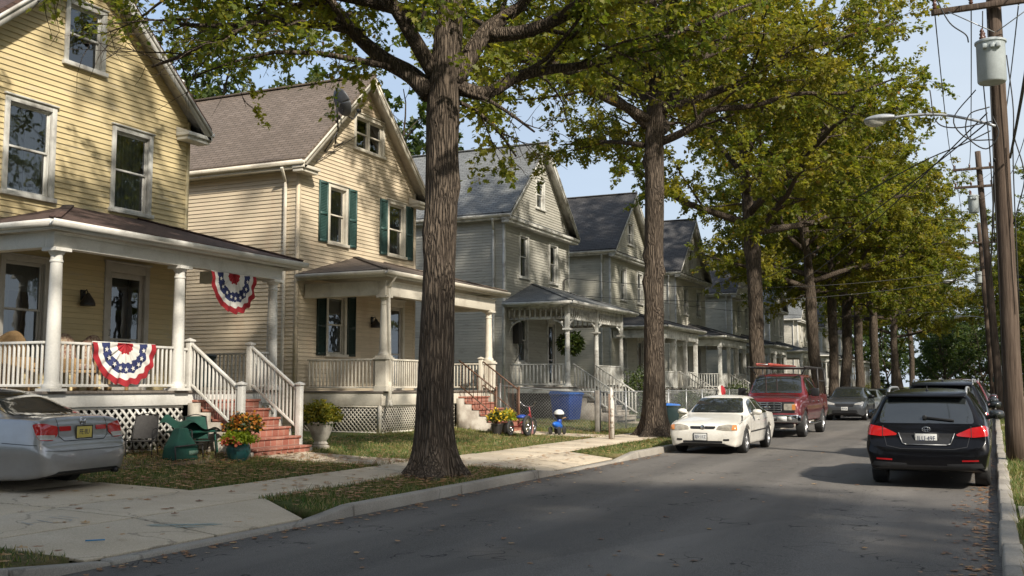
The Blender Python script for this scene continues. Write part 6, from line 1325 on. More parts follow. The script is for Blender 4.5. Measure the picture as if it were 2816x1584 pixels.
mb = MB(); mb.box(.0, 65.95, 2.2, .5, 65.965, 2.8); pl = mb.build('sign_panel', M['sign_w'], sg, bevel=.004); mb = MB(); mb.box(.12, 65.942, 2.3, .38, 65.949, 2.7); mb.build('sign_marking', M['sign_r'], pl); mb = MB(); mb.box(-.04, 65.95, 1.85, .54, 65.965, 2.14); mb.build('lower_panel', M['sign_g'], sg, bevel=.004)
# ------------------------------------------------------------------ bunting
M['cl_r'] = pm('red_cloth', (.33, .013, .02), .85, (.26, .01, .016), 6); M['cl_w'] = pm('white_cloth', (.66, .63, .58), .85, (.56, .53, .48), 6); M['cl_b'] = pm('navy_cloth', (.022, .03, .105), .85, (.016, .022, .08), 6)
def bunting(name, label, x, y, z, w, h):
    t = thing(name, label, 'bunting', (x, y, z)); mb = MB(); nu, nv = 96, 40
    f = lambda u, v: (x + .012 + .022 * v * math.sin(u * math.pi * 17) + .05 * v * math.sin(math.pi * u) + .01 * math.sin(u * 40 + v * 6), y - w / 2 * v * math.cos(math.pi * u) * (1 + .0 * v), z - h * v * math.sin(math.pi * u) ** .82 * (1 + .03 * math.sin(u * math.pi * 17)))
    vs = [f(i / nu, j / nv) for i in range(nu + 1) for j in range(nv + 1)]
    for i in range(nu):
        for j in range(nv):
            v = (j + .5) / nv + .012 * math.sin(i / nu * math.pi * 9); u = (i + .5) / nu; m = 0 if v < .26 else 1 if v < .48 else 2 if v < .72 else 1 if v < .85 else 0
            mb.m.append(m); mb.f.append((i * (nv + 1) + j, (i + 1) * (nv + 1) + j, (i + 1) * (nv + 1) + j + 1, i * (nv + 1) + j + 1))
    mb.v = vs; st = mb
    for k in range(9):
        u = (k + .6) / 9.2; c = Vector(f(u, .605)); a_ = Vector((0, -math.cos(math.pi * u) * w / 2, -math.sin(math.pi * u) * h)).normalized(); s_ = Vector((0, a_.z, -a_.y)); r = w * .036
        st.poly([c + Vector((.02, 0, 0)) + (a_ * -math.cos(q * math.pi / 5) + s_ * math.sin(q * math.pi / 5)) * (r if q % 2 == 0 else r * .42) for q in range(10)], 1)
    mb.build('fan', [M['cl_r'], M['cl_w'], M['cl_b']], t, smooth=True); mb = MB(); mb.tube([(x, y - w / 2, z), (x, y + w / 2, z)], .012, 6); mb.build('cord', M['white'], t)
bunting('bunting_fan', 'red white and blue pleated fan bunting draped over the porch railing', -14.92, 14.7, 2.45, 1.56, .80); bunting('bunting_fan', 'red white and blue pleated fan bunting hanging from the porch beam beside the last column', -14.86, 17.68, 4.06, 1.45, .86)
# ------------------------------------------------------------------ plants
def clump(parent, name, c, rx, rz, n, size, mat, seed, tmpl=OVAL, up=.3, hemi=True):
    rg = np.random.default_rng(seed); d = rg.normal(0, 1, (n, 3)); d /= np.linalg.norm(d, axis=1, keepdims=True)
    if hemi: d[:, 2] = np.abs(d[:, 2])
    r = rg.uniform(.55, 1.05, n)[:, None] * (1 + .22 * np.sin(d[:, 0:1] * 5 + seed) * np.sin(d[:, 1:2] * 6)); P = np.array(c) + d * r * np.array([rx, rx, rz]); return leaf_mesh(name, P - np.array(parent['_o'][:]), size * rg.uniform(.6, 1.3, n), mat, rg, tmpl, up, parent, d, .1)
M['pl_y'] = leaf_mat('yellow_green_leaves', [(0, (.10, .12, .015)), (.5, (.2, .2, .02)), (1, (.34, .27, .03))], .3); M['pl_g'] = leaf_mat('shrub_leaves', [(0, (.02, .04, .01)), (.5, (.045, .08, .018)), (1, (.10, .13, .03))], .3); M['pl_o'] = leaf_mat('orange_blooms', [(0, (.2, .045, .012)), (.5, (.4, .13, .015)), (1, (.52, .26, .03))], .2); M['pl_l'] = leaf_mat('lime_leaves', [(0, (.12, .18, .01)), (1, (.3, .34, .025))], .35); M['pl_r'] = leaf_mat('rust_blooms', [(0, (.3, .05, .025)), (1, (.46, .14, .06))], .2); M['pl_ye'] = leaf_mat('yellow_blooms', [(0, (.4, .3, .02)), (1, (.6, .46, .03))], .2)
BLOOM = [(.5 * math.sin(i * math.pi / 6), .5 + .5 * math.cos(i * math.pi / 6)) for i in range(12)]
M['clay'] = pm('weathered_planter', (.5, .46, .39), .8, (.34, .30, .25), 6, bs=30, bd=.004)
u = thing('garden_urn', 'weathered pale urn planted with a yellow-green bush right of the red steps', 'planter', (-13.7, 19.35, .24)); x, y = -13.7, 19.35; zz = .24
mb = MB(); mb.lathe([(.19, 0), (.2, .03), (.2, .07), (.15, .09), (.17, .12), (.13, .17), (.15, .2), (.18, .24), (.25, .42), (.28, .55), (.31, .57), (.31, .61), (.28, .61), (.25, .55)], (x, y, zz), 28); mb.build('urn', M['clay'], u, autosm=40); clump(u, 'bush', (x, y, zz + .62), .42, .42, 1500, .085, M['pl_y'], 3); clump(u, 'undergrowth', (x, y, zz + .55), .3, .3, 500, .09, M['pl_g'], 4)
M['teal'] = pm('teal_glazed_pot', (.02, .12, .11), .3, (.03, .09, .10), 4)
px_, py_ = -13.1, 15.85; gz = zg(px_)
p = thing('flower_pot', 'teal glazed pot of orange chrysanthemums and lime foliage left of the red steps', 'flower pot', (px_, py_, gz)); mb = MB(); mb.lathe([(.16, 0), (.24, .1), (.29, .24), (.27, .36), (.22, .44), (.25, .47), (.22, .47), (.2, .42)], (px_, py_, gz), 24); mb.build('pot', M['teal'], p, autosm=40)
clump(p, 'mum_foliage', (px_ + .05, py_ + .15, gz + .72), .42, .36, 900, .09, M['pl_g'], 5); clump(p, 'blooms', (px_ + .05, py_ + .15, gz + .75), .46, .40, 420, .07, M['pl_o'], 6, BLOOM, .5); clump(p, 'lime_foliage', (px_ + .1, py_ - .12, gz + .46), .42, .26, 1500, .075, M['pl_l'], 7); clump(p, 'blooms', (px_ + .12, py_ - .45, gz + .42), .22, .16, 160, .06, M['pl_r'], 8, BLOOM, .5); p.scale = (.8, .8, .8)
def shrub(label, x, y, rx, rz, seed, mat='pl_g', n=1800, size=.1, z=None, cat='shrub'):
    z = zg(x) if z is None else z; t = thing('shrub', label, cat, (x, y, z)); mb = MB(); rr = random.Random(seed)
    for _ in range(9): mb.tube([(x, y, z), (x + rr.uniform(-.4, .4) * rx, y + rr.uniform(-.4, .4) * rx, z + rz * .6), (x + rr.uniform(-.9, .9) * rx, y + rr.uniform(-.9, .9) * rx, z + rz * 1.2)], [.018, .012, .005], 5)
    mb.build('stems', M['bark'], t); clump(t, 'foliage', (x, y, z + rz * .75), rx, rz * .85, n, size, M[mat], seed, OVAL, .3, False); return t
shrub('dark bushy shrub beside the fretwork porch steps', -13.6, 42.4, .75, 1.35, 21, n=2600); shrub('low green bush beneath the weathered grey house porch', -13.9, 50.6, .6, .7, 22); shrub('round green bush by the weathered grey house steps', -13.5, 52.4, .55, .6, 23); shrub('tall weedy shrub behind the peeling off-white porch', -13.8, 61.4, .7, 1.0, 24); shrub('yellowish roadside bush beyond the far trunks', -11, 101, 1.0, 1.0, 25, 'pl_y'); shrub('pale bush below the distant house porch', -12, 118, 1.3, 1.2, 26, 'pl_y'); shrub('rough weedy clump on the right verge past the utility pole', 1.1, 31.8, .5, .35, 27); shrub('ragged weeds under the right-hand trees', 3.6, 44, 1.2, .9, 28, n=2200); shrub('hedge-like growth at the right edge beyond the pole', 4.6, 58, 2.0, 1.8, 29, n=4200, size=.16); shrub('second mass of growth at the right edge', 5.0, 74, 2.4, 2.4, 30, n=4200, size=.2)
hf = thing('hanging_fern', 'fern hanging under the fretwork porch roof', 'hanging plant', (-15.6, 39.3, 3.6)); mb = MB(); mb.lathe([(.1, 0), (.16, .16), (.15, .16)], (-15.6, 39.3, 3.3), 14); mb.build('basket', M['iron'], hf); mb = MB(); mb.tube([(-15.6, 39.3, 3.4), (-15.6, 39.3, 4.85)], .008, 5); mb.build('hanger', M['iron'], hf); clump(hf, 'fronds', (-15.6, 39.3, 3.35), .5, .42, 1000, .17, M['pl_g'], 31, OVAL, .3, False)
# ------------------------------------------------------------------ yard furniture
M['green_cl'] = pm('green_canvas', (.010, .078, .052), .8, (.007, .052, .038), 4, bs=40, bd=.003); M['mesh_gr'] = pm('grey_sling', (.065, .06, .056), .7, (.045, .042, .04), 20); M['green_pl'] = pm('green_plastic', (.012, .09, .062), .4, (.01, .07, .05), 5)
def armchair(label, x, y, rz, seat_m=None, cush=True):
    t = thing('patio_chair', label, 'chair', (x, y, zg(x)), rz, world=False); f = MB()
    for s in (-.28, .28):
        f.tube(smooth_path([(.26, s, 0), (.28, s, .4), (.24, s, .62), (.05, s, .66), (-.22, s, .64)], 4), .014, 8); f.tube(smooth_path([(-.34, s * .95, 0), (-.2, s * .95, .42), (-.3, s * .92, .7), (-.36, s * .85, .95)], 4), .014, 8); f.tube([(.27, s, .38), (-.22, s, .36)], .012, 6)
    f.tube([(.27, -.28, .38), (.27, .28, .38)], .012, 6); f.tube(smooth_path([(-.36, -.24, .95), (-.39, 0, 1.0), (-.36, .24, .95)], 4), .013, 6); f.tube([(.0, -.28, .18), (.0, .28, .18)], .01, 6); f.build('frame', M['iron'], t, smooth=True)
    g = MB(); g.grid(lambda u, v: (.26 - .48 * u, -.27 + .54 * v, .385 - .03 * math.sin(math.pi * u)), 8, 8); g.build('seat', seat_m or M['mesh_gr'], t, smooth=True)
    g = MB(); g.grid(lambda u, v: (-.21 - .16 * u - .03 * math.sin(math.pi * v), -.26 + .52 * v, .42 + .54 * u), 8, 8); g.build('backrest', seat_m or M['mesh_gr'], t, smooth=True); return t
armchair('black metal armchair with grey sling in front of the white lattice', -14.45, 14.75, R(-60)); armchair('black metal chair half buried under green canvas beside the flower pot', -13.95, 15.75, R(-30), M['green_cl'])
for o_ in [q for q in bpy.data.objects if q.name.startswith('patio_chair')]: o_.scale = (.84, .84, .8)
# a slumped green canvas chair cover, standing on the dirt
b = thing('canvas_bag', 'slumped green canvas chair bag with a printed patch on the dirt', 'bag', (-13.75, 15.0, .25)); bx, by, bz = -13.75, 15.0, .27
mb = MB(); sq = lambda t: abs(t) ** .5 * (1 if t > 0 else -1)
wv = lambda v, e: float(np.interp(v, [0, .06, .42, .5, .75, .95, 1], [e * .93, e, e * .97, e * .86, e * .55, e * .38, .0]))
mb.grid(lambda u, v: (bx + (wv(v, .21) + .012 * math.sin(11 * v + 19 * u)) * sq(math.cos(2 * math.pi * u)) - .06 * v * v, by + (wv(v, .33) + .014 * math.sin(25 * u + 5 * v)) * sq(math.sin(2 * math.pi * u)) + .06 * v * v, bz + .62 * min(v, .96) - .03 * math.sin(v * 3.1) * math.sin(u * 12.56)), 44, 24); mb.build('canvas', M['green_cl'], b, smooth=True)
mb = MB(); mb.tube([(bx + .23, by - .36, bz), (bx + .2, by - .36, bz + .28)], .014, 6); mb.tube([(bx + .23, by + .36, bz), (bx + .2, by + .36, bz + .28)], .014, 6); mb.tube([(bx + .225, by - .36, bz + .27), (bx + .225, by + .36, bz + .29)], .016, 6); mb.build('folded_frame', M['iron'], b)
mb = MB(); mb.box(bx + .222, by - .02, bz + .1, bx + .229, by + .22, bz + .18); mb.build('printed_patch', pm('print_patch', (.10, .2, .15), .8, (.2, .28, .22), 40), b)
tb = thing('garden_table', 'low green plastic table cluttered with canvas beside the steps', 'table', (-14.3, 15.95, .3)); mb = MB(); tx, ty = -14.3, 15.95; tz = zg(tx)
mb.box(tx - .3, ty - .45, tz + .42, tx + .3, ty + .45, tz + .47); mb.build('table_top', M['green_pl'], tb, bevel=.015)
for a in (-.25, .25):
    for c in (-.4, .4): l = MB(); l.bar((tx + a, ty + c, tz), (tx + a * .9, ty + c * .9, tz + .42), .05, .05); l.build('leg', M['green_pl'], tb, bevel=.008)
cv = MB(); cv.grid(lambda u, v: (tx - .34 + .7 * u, ty - .6 + 1.05 * v, tz + .48 + .26 * math.exp(-((v - .25) / .28) ** 2) * (1 - .5 * u) + .05 * math.sin(7 * u + 9 * v) - .22 * max(0, v - .75)), 22, 30); tag(cv.build('canvas_cover', M['green_cl'], smooth=True), 'crumpled green canvas heaped over the garden table', 'canvas cover')
M['floral'] = pm('floral_cushion', (.2, .10, .07), .9, (.4, .32, .22), 22, (.42, .58)); M['wicker'] = pm('straw_wicker', (.36, .23, .11), .8, (.26, .16, .07), 30, bs=60, bd=.004)
def porch_chair(label, x, y, rz, z, m, wide=.6):
    t = thing('porch_chair', label, 'chair', (x, y, z), rz, world=False); f = MB(); h = wide / 2
    for a in (-.25, .25):
        for c in (-h + .04, h - .04): f.box(a - .03, c - .03, 0, a + .03, c + .03, .38)
    f.box(-.3, -h, .34, .3, h, .4)
    for c in (-h, h - .07): f.box(-.28, c, .4, .28, c + .07, .62)
    f.build('frame', M['wicker'], t, bevel=.01); g = MB(); g.box(-.26, -h + .09, .41, .28, h - .09, .52); g.build('seat', m, t, bevel=.03)
    g = MB(); g.grid(lambda u, v: (-.3 - .1 * v + .04 * math.cos(math.pi * (u - .5)), -h + wide * u, .42 + (.55 + .16 * math.sin(math.pi * u)) * v), 14, 8); bk = g.build('backrest', m, t, smooth=True); sm_ = bk.modifiers.new('thick', 'SOLIDIFY'); sm_.thickness = .08; return t
porch_chair('straw coloured wicker chair at the left end of the yellow house porch', -16.3, 13.75, R(10), 1.55, M['wicker'], .7); porch_chair('floral cushioned chair behind the railing left of the draped bunting', -16.2, 14.75, 0, 1.55, M['floral']); porch_chair('floral cushioned chair behind the draped bunting', -16.25, 15.6, R(8), 1.55, M['floral'])
M['bin_d'] = pm('dark_teal_bin', (.012, .03, .032), .4)
def bin_(name, label, x, y, z, w, d, h, rz, m, lidm=None):
    t = thing(name, label, 'bin', (x, y, z), rz, world=False); mb = MB(); a, b = w * .41, d * .41; c, e = w / 2, d / 2
    mb.add([(-b, -a, .06), (b, -a, .06), (b, a, .06), (-b, a, .06), (-e, -c, h * .9), (e, -c, h * .9), (e, c, h * .9), (-e, c, h * .9)], [(0, 3, 2, 1), (4, 5, 6, 7), (0, 1, 5, 4), (1, 2, 6, 5), (2, 3, 7, 6), (3, 0, 4, 7)]); mb.box(-e - .02, -c - .02, h * .84, e + .02, c + .02, h * .9 - .003); mb.build('bin_body', m, t, bevel=.025)
    l = MB(); l.add([(-e - .03, -c - .03, h * .9), (e + .05, -c - .03, h * .9), (e + .05, c + .03, h * .9), (-e - .03, c + .03, h * .9), (-e, -c, h), (e, -c * .95, h * .96), (e, c * .95, h * .96), (-e, c, h)], [(0, 3, 2, 1), (4, 5, 6, 7), (0, 1, 5, 4), (1, 2, 6, 5), (2, 3, 7, 6), (3, 0, 4, 7)]); l.tube([(-e - .09, -c * .8, h * .93), (-e - .09, c * .8, h * .93)], .018, 8); l.build('lid', lidm or m, t, bevel=.02)
    for s in (-1, 1): q = MB(); q.lathe([(.001, -.02), (.11, -.02), (.11, .02), (.001, .02)], (-b - .04, s * (a - .02), .11), 18, 'y'); q.build('wheel', M['rubber'], t, autosm=40)
    return t
M['blue_pl'] = pm('blue_plastic', (.010, .058, .27), .38, (.01, .06, .3), 4); M['blue_l'] = pm('blue_plastic_lid', (.03, .14, .46), .4, (.03, .12, .4), 4)
bin_('recycling_bin', 'bright blue wheeled recycling bin behind the chain link fence', -14.55, 36.2, zg(-14.5), .88, .9, 1.12, R(-15), M['blue_pl'], M['blue_l']); bin_('trash_bin', 'dark teal bin on the yellow house porch behind the stair railing', -16.4, 18.5, 1.55, .42, .42, .85, 0, M['bin_d'])
bin_('recycling_bin', 'smaller blue-lidded bin right of the burred oak trunk', -10.4, 36.0, zg(-10.4) + .03, .44, .44, .86, R(20), M['bin_d'], M['blue_l'])
# tricycle and ride-on toy
def spoked(name, parent, c, r, w, tyre=.035):
    mb = MB(); n = 28; mb.tube([(c[0] + 0, c[1] + (r - tyre) * math.cos(2 * math.pi * i / n), c[2] + (r - tyre) * math.sin(2 * math.pi * i / n)) for i in range(n + 1)], tyre, 8); o = mb.build(name, M['rubber'], parent, smooth=True)
    rb = MB(); rb.tube([(c[0], c[1] + (r - tyre * 2) * math.cos(2 * math.pi * i / n), c[2] + (r - tyre * 2) * math.sin(2 * math.pi * i / n)) for i in range(n + 1)], tyre * .45, 6)
    for i in range(10): a = 2 * math.pi * i / 10; rb.bar(c, (c[0], c[1] + (r - tyre * 2) * math.cos(a), c[2] + (r - tyre * 2) * math.sin(a)), .012, .008)
    rb.lathe([(.001, -.05), (.035, -.05), (.035, .05), (.001, .05)], c, 10, 'x'); rb.build('rim', M['chrome'], o); return o
tx, ty = -12.45, 27.55; tz = zg(tx) + .03; tr_ = thing('tricycle', 'child tricycle with chrome wheels by the foot of the rusty railing', 'tricycle', (tx, ty, tz)); M['toy_red'] = pm('toy_red', (.3, .04, .04), .35); M['toy_blue'] = pm('toy_blue', (.02, .06, .3), .35); M['pink'] = pm('faded_pink', (.42, .2, .19), .5)
spoked('front_wheel', tr_, (tx + .1, ty + .5, tz + .26), .26, .05, .04); spoked('rear_wheel', tr_, (tx + .28, ty - .28, tz + .3), .3, .06, .05); spoked('rear_wheel', tr_, (tx - .28, ty - .24, tz + .22), .22, .05, .04)
mb = MB(); mb.tube([(tx + .1, ty + .5, tz + .26), (tx + .06, ty + .42, tz + .6), (tx + .05, ty + .36, tz + .82)], .022, 8); mb.tube([(tx + .05, ty + .38, tz + .6), (tx, ty, tz + .42), (tx, ty - .26, tz + .3)], .026, 8); mb.tube([(tx + .28, ty - .28, tz + .3), (tx - .28, ty - .24, tz + .25)], .02, 8); mb.build('frame', M['toy_red'], tr_, smooth=True)
mb = MB(); mb.tube(smooth_path([(tx + .3, ty + .25, tz + .98), (tx + .2, ty + .34, tz + .86), (tx + .05, ty + .36, tz + .83), (tx - .1, ty + .34, tz + .86), (tx - .2, ty + .25, tz + .98)], 4), .014, 8); mb.build('handlebar', M['chrome'], tr_, smooth=True)
mb = MB(); mb.grid(lambda u, v: (tx + .15 * v * math.cos(2 * math.pi * u), ty - .02 + .2 * v * math.sin(2 * math.pi * u), tz + .56 - .06 * v * v), 16, 5); s_ = mb.build('seat', M['toy_blue'], tr_, smooth=True); s_.modifiers.new('t', 'SOLIDIFY').thickness = .05
for sx in (-.05, .25): mb = MB(); mb.bar((tx + sx, ty + .12, tz + .05), (tx + sx, ty + .1, tz + .4), .05, .1); mb.build('fender_bar', M['pink'], tr_, bevel=.01)
for lb, dx, dy, dz, m1, m2, sd in (('pot of green and yellow chrysanthemums behind the tricycle', -.75, -.15, 0, 'pl_g', 'pl_ye', 41), ('pot of golden chrysanthemums behind the tricycle', -.7, .45, 0, 'pl_ye', 'pl_ye', 42)):
    c = (tx + dx, ty + dy, tz); q = thing('flower_pot', lb, 'flower pot', c); mb = MB(); mb.lathe([(.12, 0), (.17, .3), (.18, .3), (.18, .34), (.15, .34)], c, 16); mb.build('pot', M['iron'], q, autosm=40); clump(q, 'foliage', (c[0], c[1], c[2] + .42), .26, .26, 700, .07, M[m1 if m1 == 'pl_g' else 'pl_l'], sd); clump(q, 'blooms', (c[0], c[1], c[2] + .44), .28, .28, 260, .06, M[m2], sd + 1, BLOOM, .5)
tx, ty = -11.85, 28.75; tz = zg(tx) + .03; ty_ = thing('ride_on_toy', 'blue plastic ride-on toy with a white cap by the wire fence', 'toy', (tx, ty, tz)); M['toy_blue2'] = pm('bright_toy_blue', (.015, .12, .5), .3); M['toy_white'] = pm('toy_white', (.6, .6, .58), .4)
mb = MB(); mb.grid(lambda u, v: (tx + .11 * math.sin(math.pi * v) * math.cos(2 * math.pi * u), ty - .32 * math.cos(math.pi * v), tz + .27 + .11 * math.sin(math.pi * v) * math.sin(2 * math.pi * u) + .05 * math.cos(math.pi * v)), 18, 12); mb.build('body', M['toy_blue2'], ty_, smooth=True)
mb = MB(); mb.tube([(tx, ty + .12, tz + .3), (tx, ty + .15, tz + .5)], [.09, .06], 12); mb.build('neck', M['toy_blue'], ty_, smooth=True); mb = MB(); mb.grid(lambda u, v: (tx + .14 * math.sin(math.pi * v) * math.cos(2 * math.pi * u), ty + .14 + .17 * math.sin(math.pi * v) * math.sin(2 * math.pi * u), tz + .58 - .14 * math.cos(math.pi * v)), 18, 10); mb.build('hood', M['black'], ty_, smooth=True)
mb = MB(); mb.grid(lambda u, v: (tx + .155 * math.sin(math.pi * .5 * v) * math.cos(2 * math.pi * u), ty + .13 + .185 * math.sin(math.pi * .5 * v) * math.sin(2 * math.pi * u), tz + .60 + .145 * math.cos(math.pi * .5 * v)), 18, 8); mb.build('cap', M['toy_white'], ty_, smooth=True)
for c in ((.14, -.2), (-.14, -.2), (.13, .22), (-.13, .22)): mb = MB(); mb.lathe([(.001, -.03), (.1, -.03), (.12, -.015), (.12, .015), (.1, .03), (.001, .03)], (tx + c[0], ty + c[1], tz + .12), 18, 'x'); mb.build('wheel', M['rubber'], ty_, autosm=40)
mb = MB(); mb.tube([(tx - .16, ty + .3, tz + .5), (tx, ty + .26, tz + .46), (tx + .16, ty + .3, tz + .5)], .016, 6); mb.build('handlebar', M['wicker'], ty_)
# ------------------------------------------------------------------ chain link fence, posts
def chain_fence(label, a, b, h=1.28, sp=.105, gate=None):
    a = Vector(a); b = Vector(b); t = thing('chain_link_fence', label, 'fence', tuple(a)); L = (b - a).length; d = (b - a) / L; n = max(1, round(L / 2.6))
    Z = lambda p: Vector((p.x, p.y, zg(p.x)))
    for i in range(n + 1): p = Z(a + d * L * i / n); mb = MB(); mb.tube([p, p + Vector((0, 0, h + .03))], .028, 10); mb.lathe([(.036, 0), (.03, .03), (.005, .045)], p + Vector((0, 0, h + .03)), 10); mb.build('fence_post', M['galv'], t, smooth=True)
    mb = MB(); mb.tube([Z(a + d * L * i / 12) + Vector((0, 0, h)) for i in range(13)], .02, 8); mb.build('top_rail', M['galv'], t, smooth=True)
    mb = MB(); k = int(L / sp)
    for sgn in (1, -1):
        for i in range(-int(h / sp), k + int(h / sp)):
            s0 = i * sp; t0, t1 = 0., h - .02
            if sgn > 0: u0, u1 = s0, s0 + h
            else: u0, u1 = s0 + h, s0
            lo, hi = 0., 1.
            du = u1 - u0
            for lim, sign in ((0, 1), (L, -1)):
                f = (lim - u0) / du
                if (du > 0) == (sign > 0): lo = max(lo, f)
                else: hi = min(hi, f)
            if hi - lo < .05: continue
            p = Z(a + d * (u0 + du * lo)) + Vector((0, 0, .03 + (h - .05) * lo)); q = Z(a + d * (u0 + du * hi)) + Vector((0, 0, .03 + (h - .05) * hi)); mb.tube([p, q], .0032, 3, cap=False)
    mb.build('wire_mesh', M['galv'], t); return t
chain_fence('chain link fence along the side yard in front of the blue recycling bin', (-15.1, 31.6, 0), (-11.6, 31.35, 0)); chain_fence('chain link fence running along the pavement behind the burred oak', (-11.5, 31.5, 0), (-11.6, 52.5, 0)); chain_fence('farther stretch of chain link fence before the peeling off-white house', (-11.6, 55, 0), (-11.6, 76, 0))
M['oldwood'] = pm('flaking_white_post', (.6, .56, .5), .75, (.24, .18, .13), 7, (.5, .6), bs=20, bd=.006)
wp = thing('wooden_post', 'broken flaking white wooden post at the pavement corner', 'post', (-9.75, 27.7, .13)); mb = MB(); x, y = -9.75, 27.7
mb.prism([(x - .05, y - .05, .1), (x + .05, y - .05, .1), (x + .05, y - .05, 1.2), (x + .02, y - .05, 1.28), (x + .03, y - .05, 1.5), (x - .03, y - .05, 1.62), (x - .05, y - .05, 1.35)], (0, .09, 0)); mb.build('post_board', M['oldwood'], wp); mb = MB(); mb.box(x - .1, y - .045, .1, x - .055, y + .03, 1.42); mb.build('split_board', pm('bare_split_wood', (.3, .2, .14), .8, (.2, .13, .09), 6), wp)
lp = thing('wooden_post', 'grey timber fence post at the corner of the side yard fence', 'post', (-11.5, 31.35, .14)); mb = MB(); mb.box(-11.56, 31.2, .1, -11.44, 31.32, 1.5); mb.build('post_board', pm('grey_timber', (.27, .25, .22), .85, (.16, .14, .12), 5), lp, bevel=.01)
# red and white cloth on the fence farther along
fl = MB(); fl.grid(lambda u, v: (-11.42 + .22 * math.sin(math.pi * u) * (.4 + v) + .05 * math.sin(8 * u + 6 * v), 46.8 + .8 * u + .12 * math.sin(5 * v), 1.68 - .8 * v * (1 - .5 * u) + .08 * math.sin(9 * u + 4 * v) - .25 * abs(u - .5)), 16, 14, 0)
fl.m = [0 if (i // 14) > 4 else 1 for i in range(len(fl.f))]; tag(fl.build('cloth_bundle', [M['cl_r'], M['cl_w']], smooth=True), 'red and white cloth hung over the chain link fence', 'cloth')
# satellite dish on the cream house
sd = thing('satellite_dish', 'dark grey satellite dish on a bracket at the cream house roof edge', 'satellite dish', (-17.15, 24.9, 9.4)); c = Vector((-16.95, 24.75, 9.9)); ax = Vector((.25, .85, .45)).normalized(); s1 = ax.cross(Vector((0, 0, 1))).normalized(); s2 = s1.cross(ax)
M['dish'] = pm('dish_grey', (.055, .058, .062), .5, (.08, .082, .085), 4)
mb = MB(); mb.grid(lambda u, v: tuple(c + (s1 * math.cos(2 * math.pi * u) * .34 + s2 * math.sin(2 * math.pi * u) * .42) * v - ax * .1 * (1 - v * v)), 32, 8); o = mb.build('dish', M['dish'], sd, smooth=True); o.modifiers.new('t', 'SOLIDIFY').thickness = .012
mb = MB(); mb.tube(smooth_path([c - ax * .1 - s2 * .2, c - s2 * .55 + ax * .15, c - s2 * .4 + ax * .5], 4), .018, 6); mb.box(*(c + ax * .5 - s2 * .4 - Vector((.05, .05, .05))), *(c + ax * .5 - s2 * .4 + Vector((.05, .05, .05)))); mb.build('feed_arm', M['iron'], sd)
mb = MB(); mb.tube([c - ax * .1, c - ax * .22 - Vector((0, 0, .1)), (-17.2, 24.9, 9.1)], .028, 8); mb.tube([(-17.2, 24.9, 9.25), (-17.55, 25.25, 8.75), (-17.55, 25.75, 9.0)], .02, 6); mb.tube([(-17.2, 24.9, 9.1), (-17.55, 24.75, 8.5), (-17.55, 25.3, 8.6)], .02, 6); mb.tube([(-17.52, 24.3, 8.1), (-17.52, 25.0, 8.5), (-17.52, 26.35, 9.3)], .012, 6); mb.build('mount', M['iron'], sd)
# chalk on the driveway
M['chalk'] = pm('pale_blue_chalk', (.34, .46, .44), .9); M['chalk_w'] = pm('white_chalk', (.46, .46, .43), .9)
Zd = lambda x: float(np.interp(x, [-16, -10.45, -9, -7.66], [.45, .172, .150, .053]))
def chalk(label, strokes, m, dz=.0):
    mb = MB()
    for s in strokes:
        for a, b in zip(s, s[1:]):
            a = Vector((*a, Zd(a[0]))); b = Vector((*b, Zd(b[0]))); n = (b - a).cross(Vector((0, 0, 1))).normalized() * .009; mb.quad(a - n, b - n, b + n, a + n)
    tag(mb.build('chalk_drawing', m), label, 'chalk drawing')
rr = random.Random(2); X0, Y0 = -8.25, 9.15
chalk('scribble of pale blue chalk on the near driveway slab', [[(X0 + rr.uniform(-.25, .25), Y0 + rr.uniform(-.35, .35)) for _ in range(2)] for _ in range(6)] + [[(X0 - .3 + .1 * i, Y0 - .3 + .12 * i + rr.uniform(-.06, .06)) for i in range(6)] for _ in range(3)], M['chalk'])
chalk('white chalk letters faded on the left driveway slab', [[(-9.75, 8.2), (-9.45, 8.1)], [(-9.75, 8.4), (-9.4, 8.32)], [(-9.6, 8.15), (-9.55, 8.38)], [(-9.8, 8.62), (-9.42, 8.6), (-9.36, 8.5)], [(-9.8, 8.75), (-9.45, 8.72)]], M['chalk_w'])
mb = MB(); q = Vector((-8.3, 7.75, Zd(-8.3) + .008)); mb.bar(q, q + Vector((.13, .13, 0)), .016, .012); tag(mb.build('chalk_stick', pm('blue_chalk', (.05, .25, .5), .7)), 'short blue stick lying on the near driveway slab', 'chalk stick')
pd = MB(); pd.box(-14.6, 12.95, .1, -12.3, 16.4, .24); 
o = slabs('dirt_pad', [[(-14.9, 13.2, zg(-14.9) + .012), (-13.3, 13.2, zg(-13.3) + .012), (-13.1, 16.55, zg(-13.1) + .012), (-14.9, 16.55, zg(-14.9) + .012)]], mat=pm('packed_dirt', (.17, .125, .085), .95, (.11, .08, .055), 3, bs=12, bd=.02, kind='Position'))
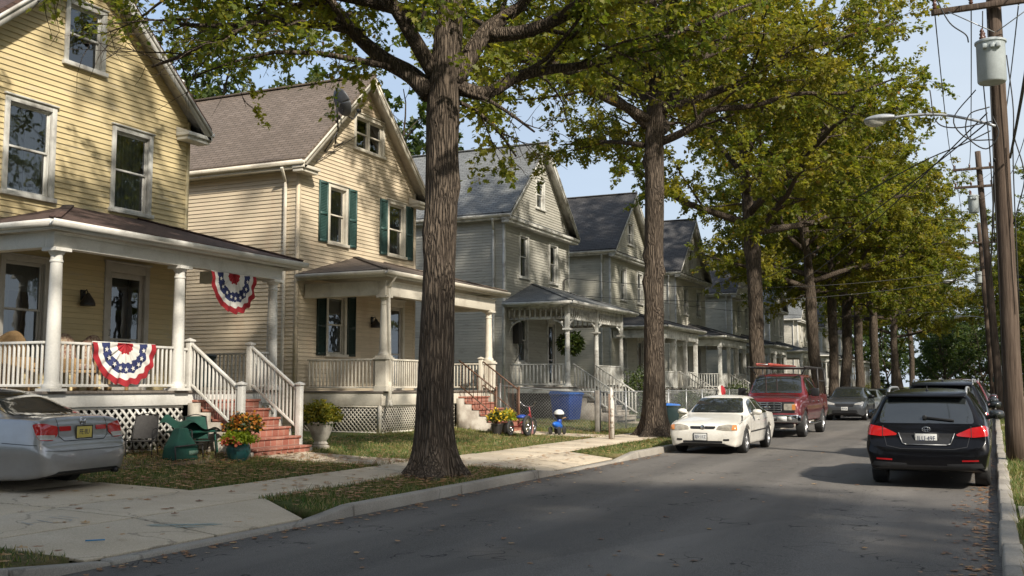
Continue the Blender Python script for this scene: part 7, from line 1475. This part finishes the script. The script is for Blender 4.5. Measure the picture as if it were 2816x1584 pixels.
# ------------------------------------------------------------------ camera, sky, sun
cam = bpy.data.cameras.new('camera'); cam.lens = 36.335; cam.sensor_width = 36; cam.clip_end = 3000; cam.clip_start = .05
co = bpy.data.objects.new('camera', cam); C.objects.link(co); co.location = (0, 0, 1.65)
co.rotation_euler = (R(90 + 5.394), 0, R(24.8955)); scene.camera = co
SUN_EL, SUN_AZ = 37.0, Vector((1.75, -1.2, 0)).normalized()
w = bpy.data.worlds.new('World'); scene.world = w; w.use_nodes = True; nt = w.node_tree
sky = nt.nodes.new('ShaderNodeTexSky'); sky.sky_type = 'NISHITA'; sky.sun_disc = False
sky.sun_elevation = R(SUN_EL); sky.sun_rotation = math.atan2(SUN_AZ.x, SUN_AZ.y); sky.air_density = 1.0; sky.dust_density = 2.5; sky.ozone_density = 1.0
bg = nt.nodes['Background']; bg.inputs[1].default_value = .15
# a milky autumn haze lies over the blue: strongest low down, thinning out with height, brighter away from the deep blue in the west
tc = nt.nodes.new('ShaderNodeTexCoord'); sx = nt.nodes.new('ShaderNodeSeparateXYZ'); nt.links.new(tc.outputs['Generated'], sx.inputs[0])
veil = ramp(nt, sx.outputs[2], [(0, (1, 1, 1)), (.25, (.88,) * 3), (.5, (.62,) * 3), (.85, (.5,) * 3)])
side = ramp(nt, sx.outputs[0], [(0, (0, 0, 0)), (1, (1, 1, 1))])
mr_ = nd(nt, 'ShaderNodeMapRange'); nt.links.new(sx.outputs[0], mr_.inputs[0]); mr_.inputs[1].default_value = -.75; mr_.inputs[2].default_value = .05
hz = mixc(nt, mr_.outputs[0], (1.8, 2.4, 3.3), (2.8, 3.1, 3.4))
cl = noise(nt, coords(nt, 'Generated', (1, 1, 3)), 2.2, 5, .55)
hz = mixc(nt, 1.0, hz, ramp(nt, cl, [(.3, (.92,) * 3), (.7, (1.06,) * 3)]), 'MULTIPLY')
nt.links.new(mixc(nt, veil, sky.outputs[0], hz), bg.inputs[0])
sl = bpy.data.lights.new('sun', 'SUN'); sl.energy = 4.0; sl.angle = R(2.0); sl.color = (1, .93, .82)
so = bpy.data.objects.new('sun', sl); C.objects.link(so); so.location = (20, -14, 30)
dv = Vector((SUN_AZ.x * math.cos(R(SUN_EL)), SUN_AZ.y * math.cos(R(SUN_EL)), math.sin(R(SUN_EL))))
so.rotation_euler = dv.to_track_quat('Z', 'Y').to_euler()
vs = scene.view_settings; vs.view_transform = 'Standard'; vs.look = 'None'; vs.exposure = .75; vs.gamma = 1
scene.cycles.max_bounces = 6; scene.cycles.transparent_max_bounces = 12; scene.cycles.diffuse_bounces = 3; scene.cycles.glossy_bounces = 3
scene.cycles.use_denoising = True
try: scene.cycles.denoiser = 'OPENIMAGEDENOISE'; scene.cycles.denoising_input_passes = 'RGB_ALBEDO_NORMAL'; scene.cycles.denoising_prefilter = 'ACCURATE'
except Exception: pass
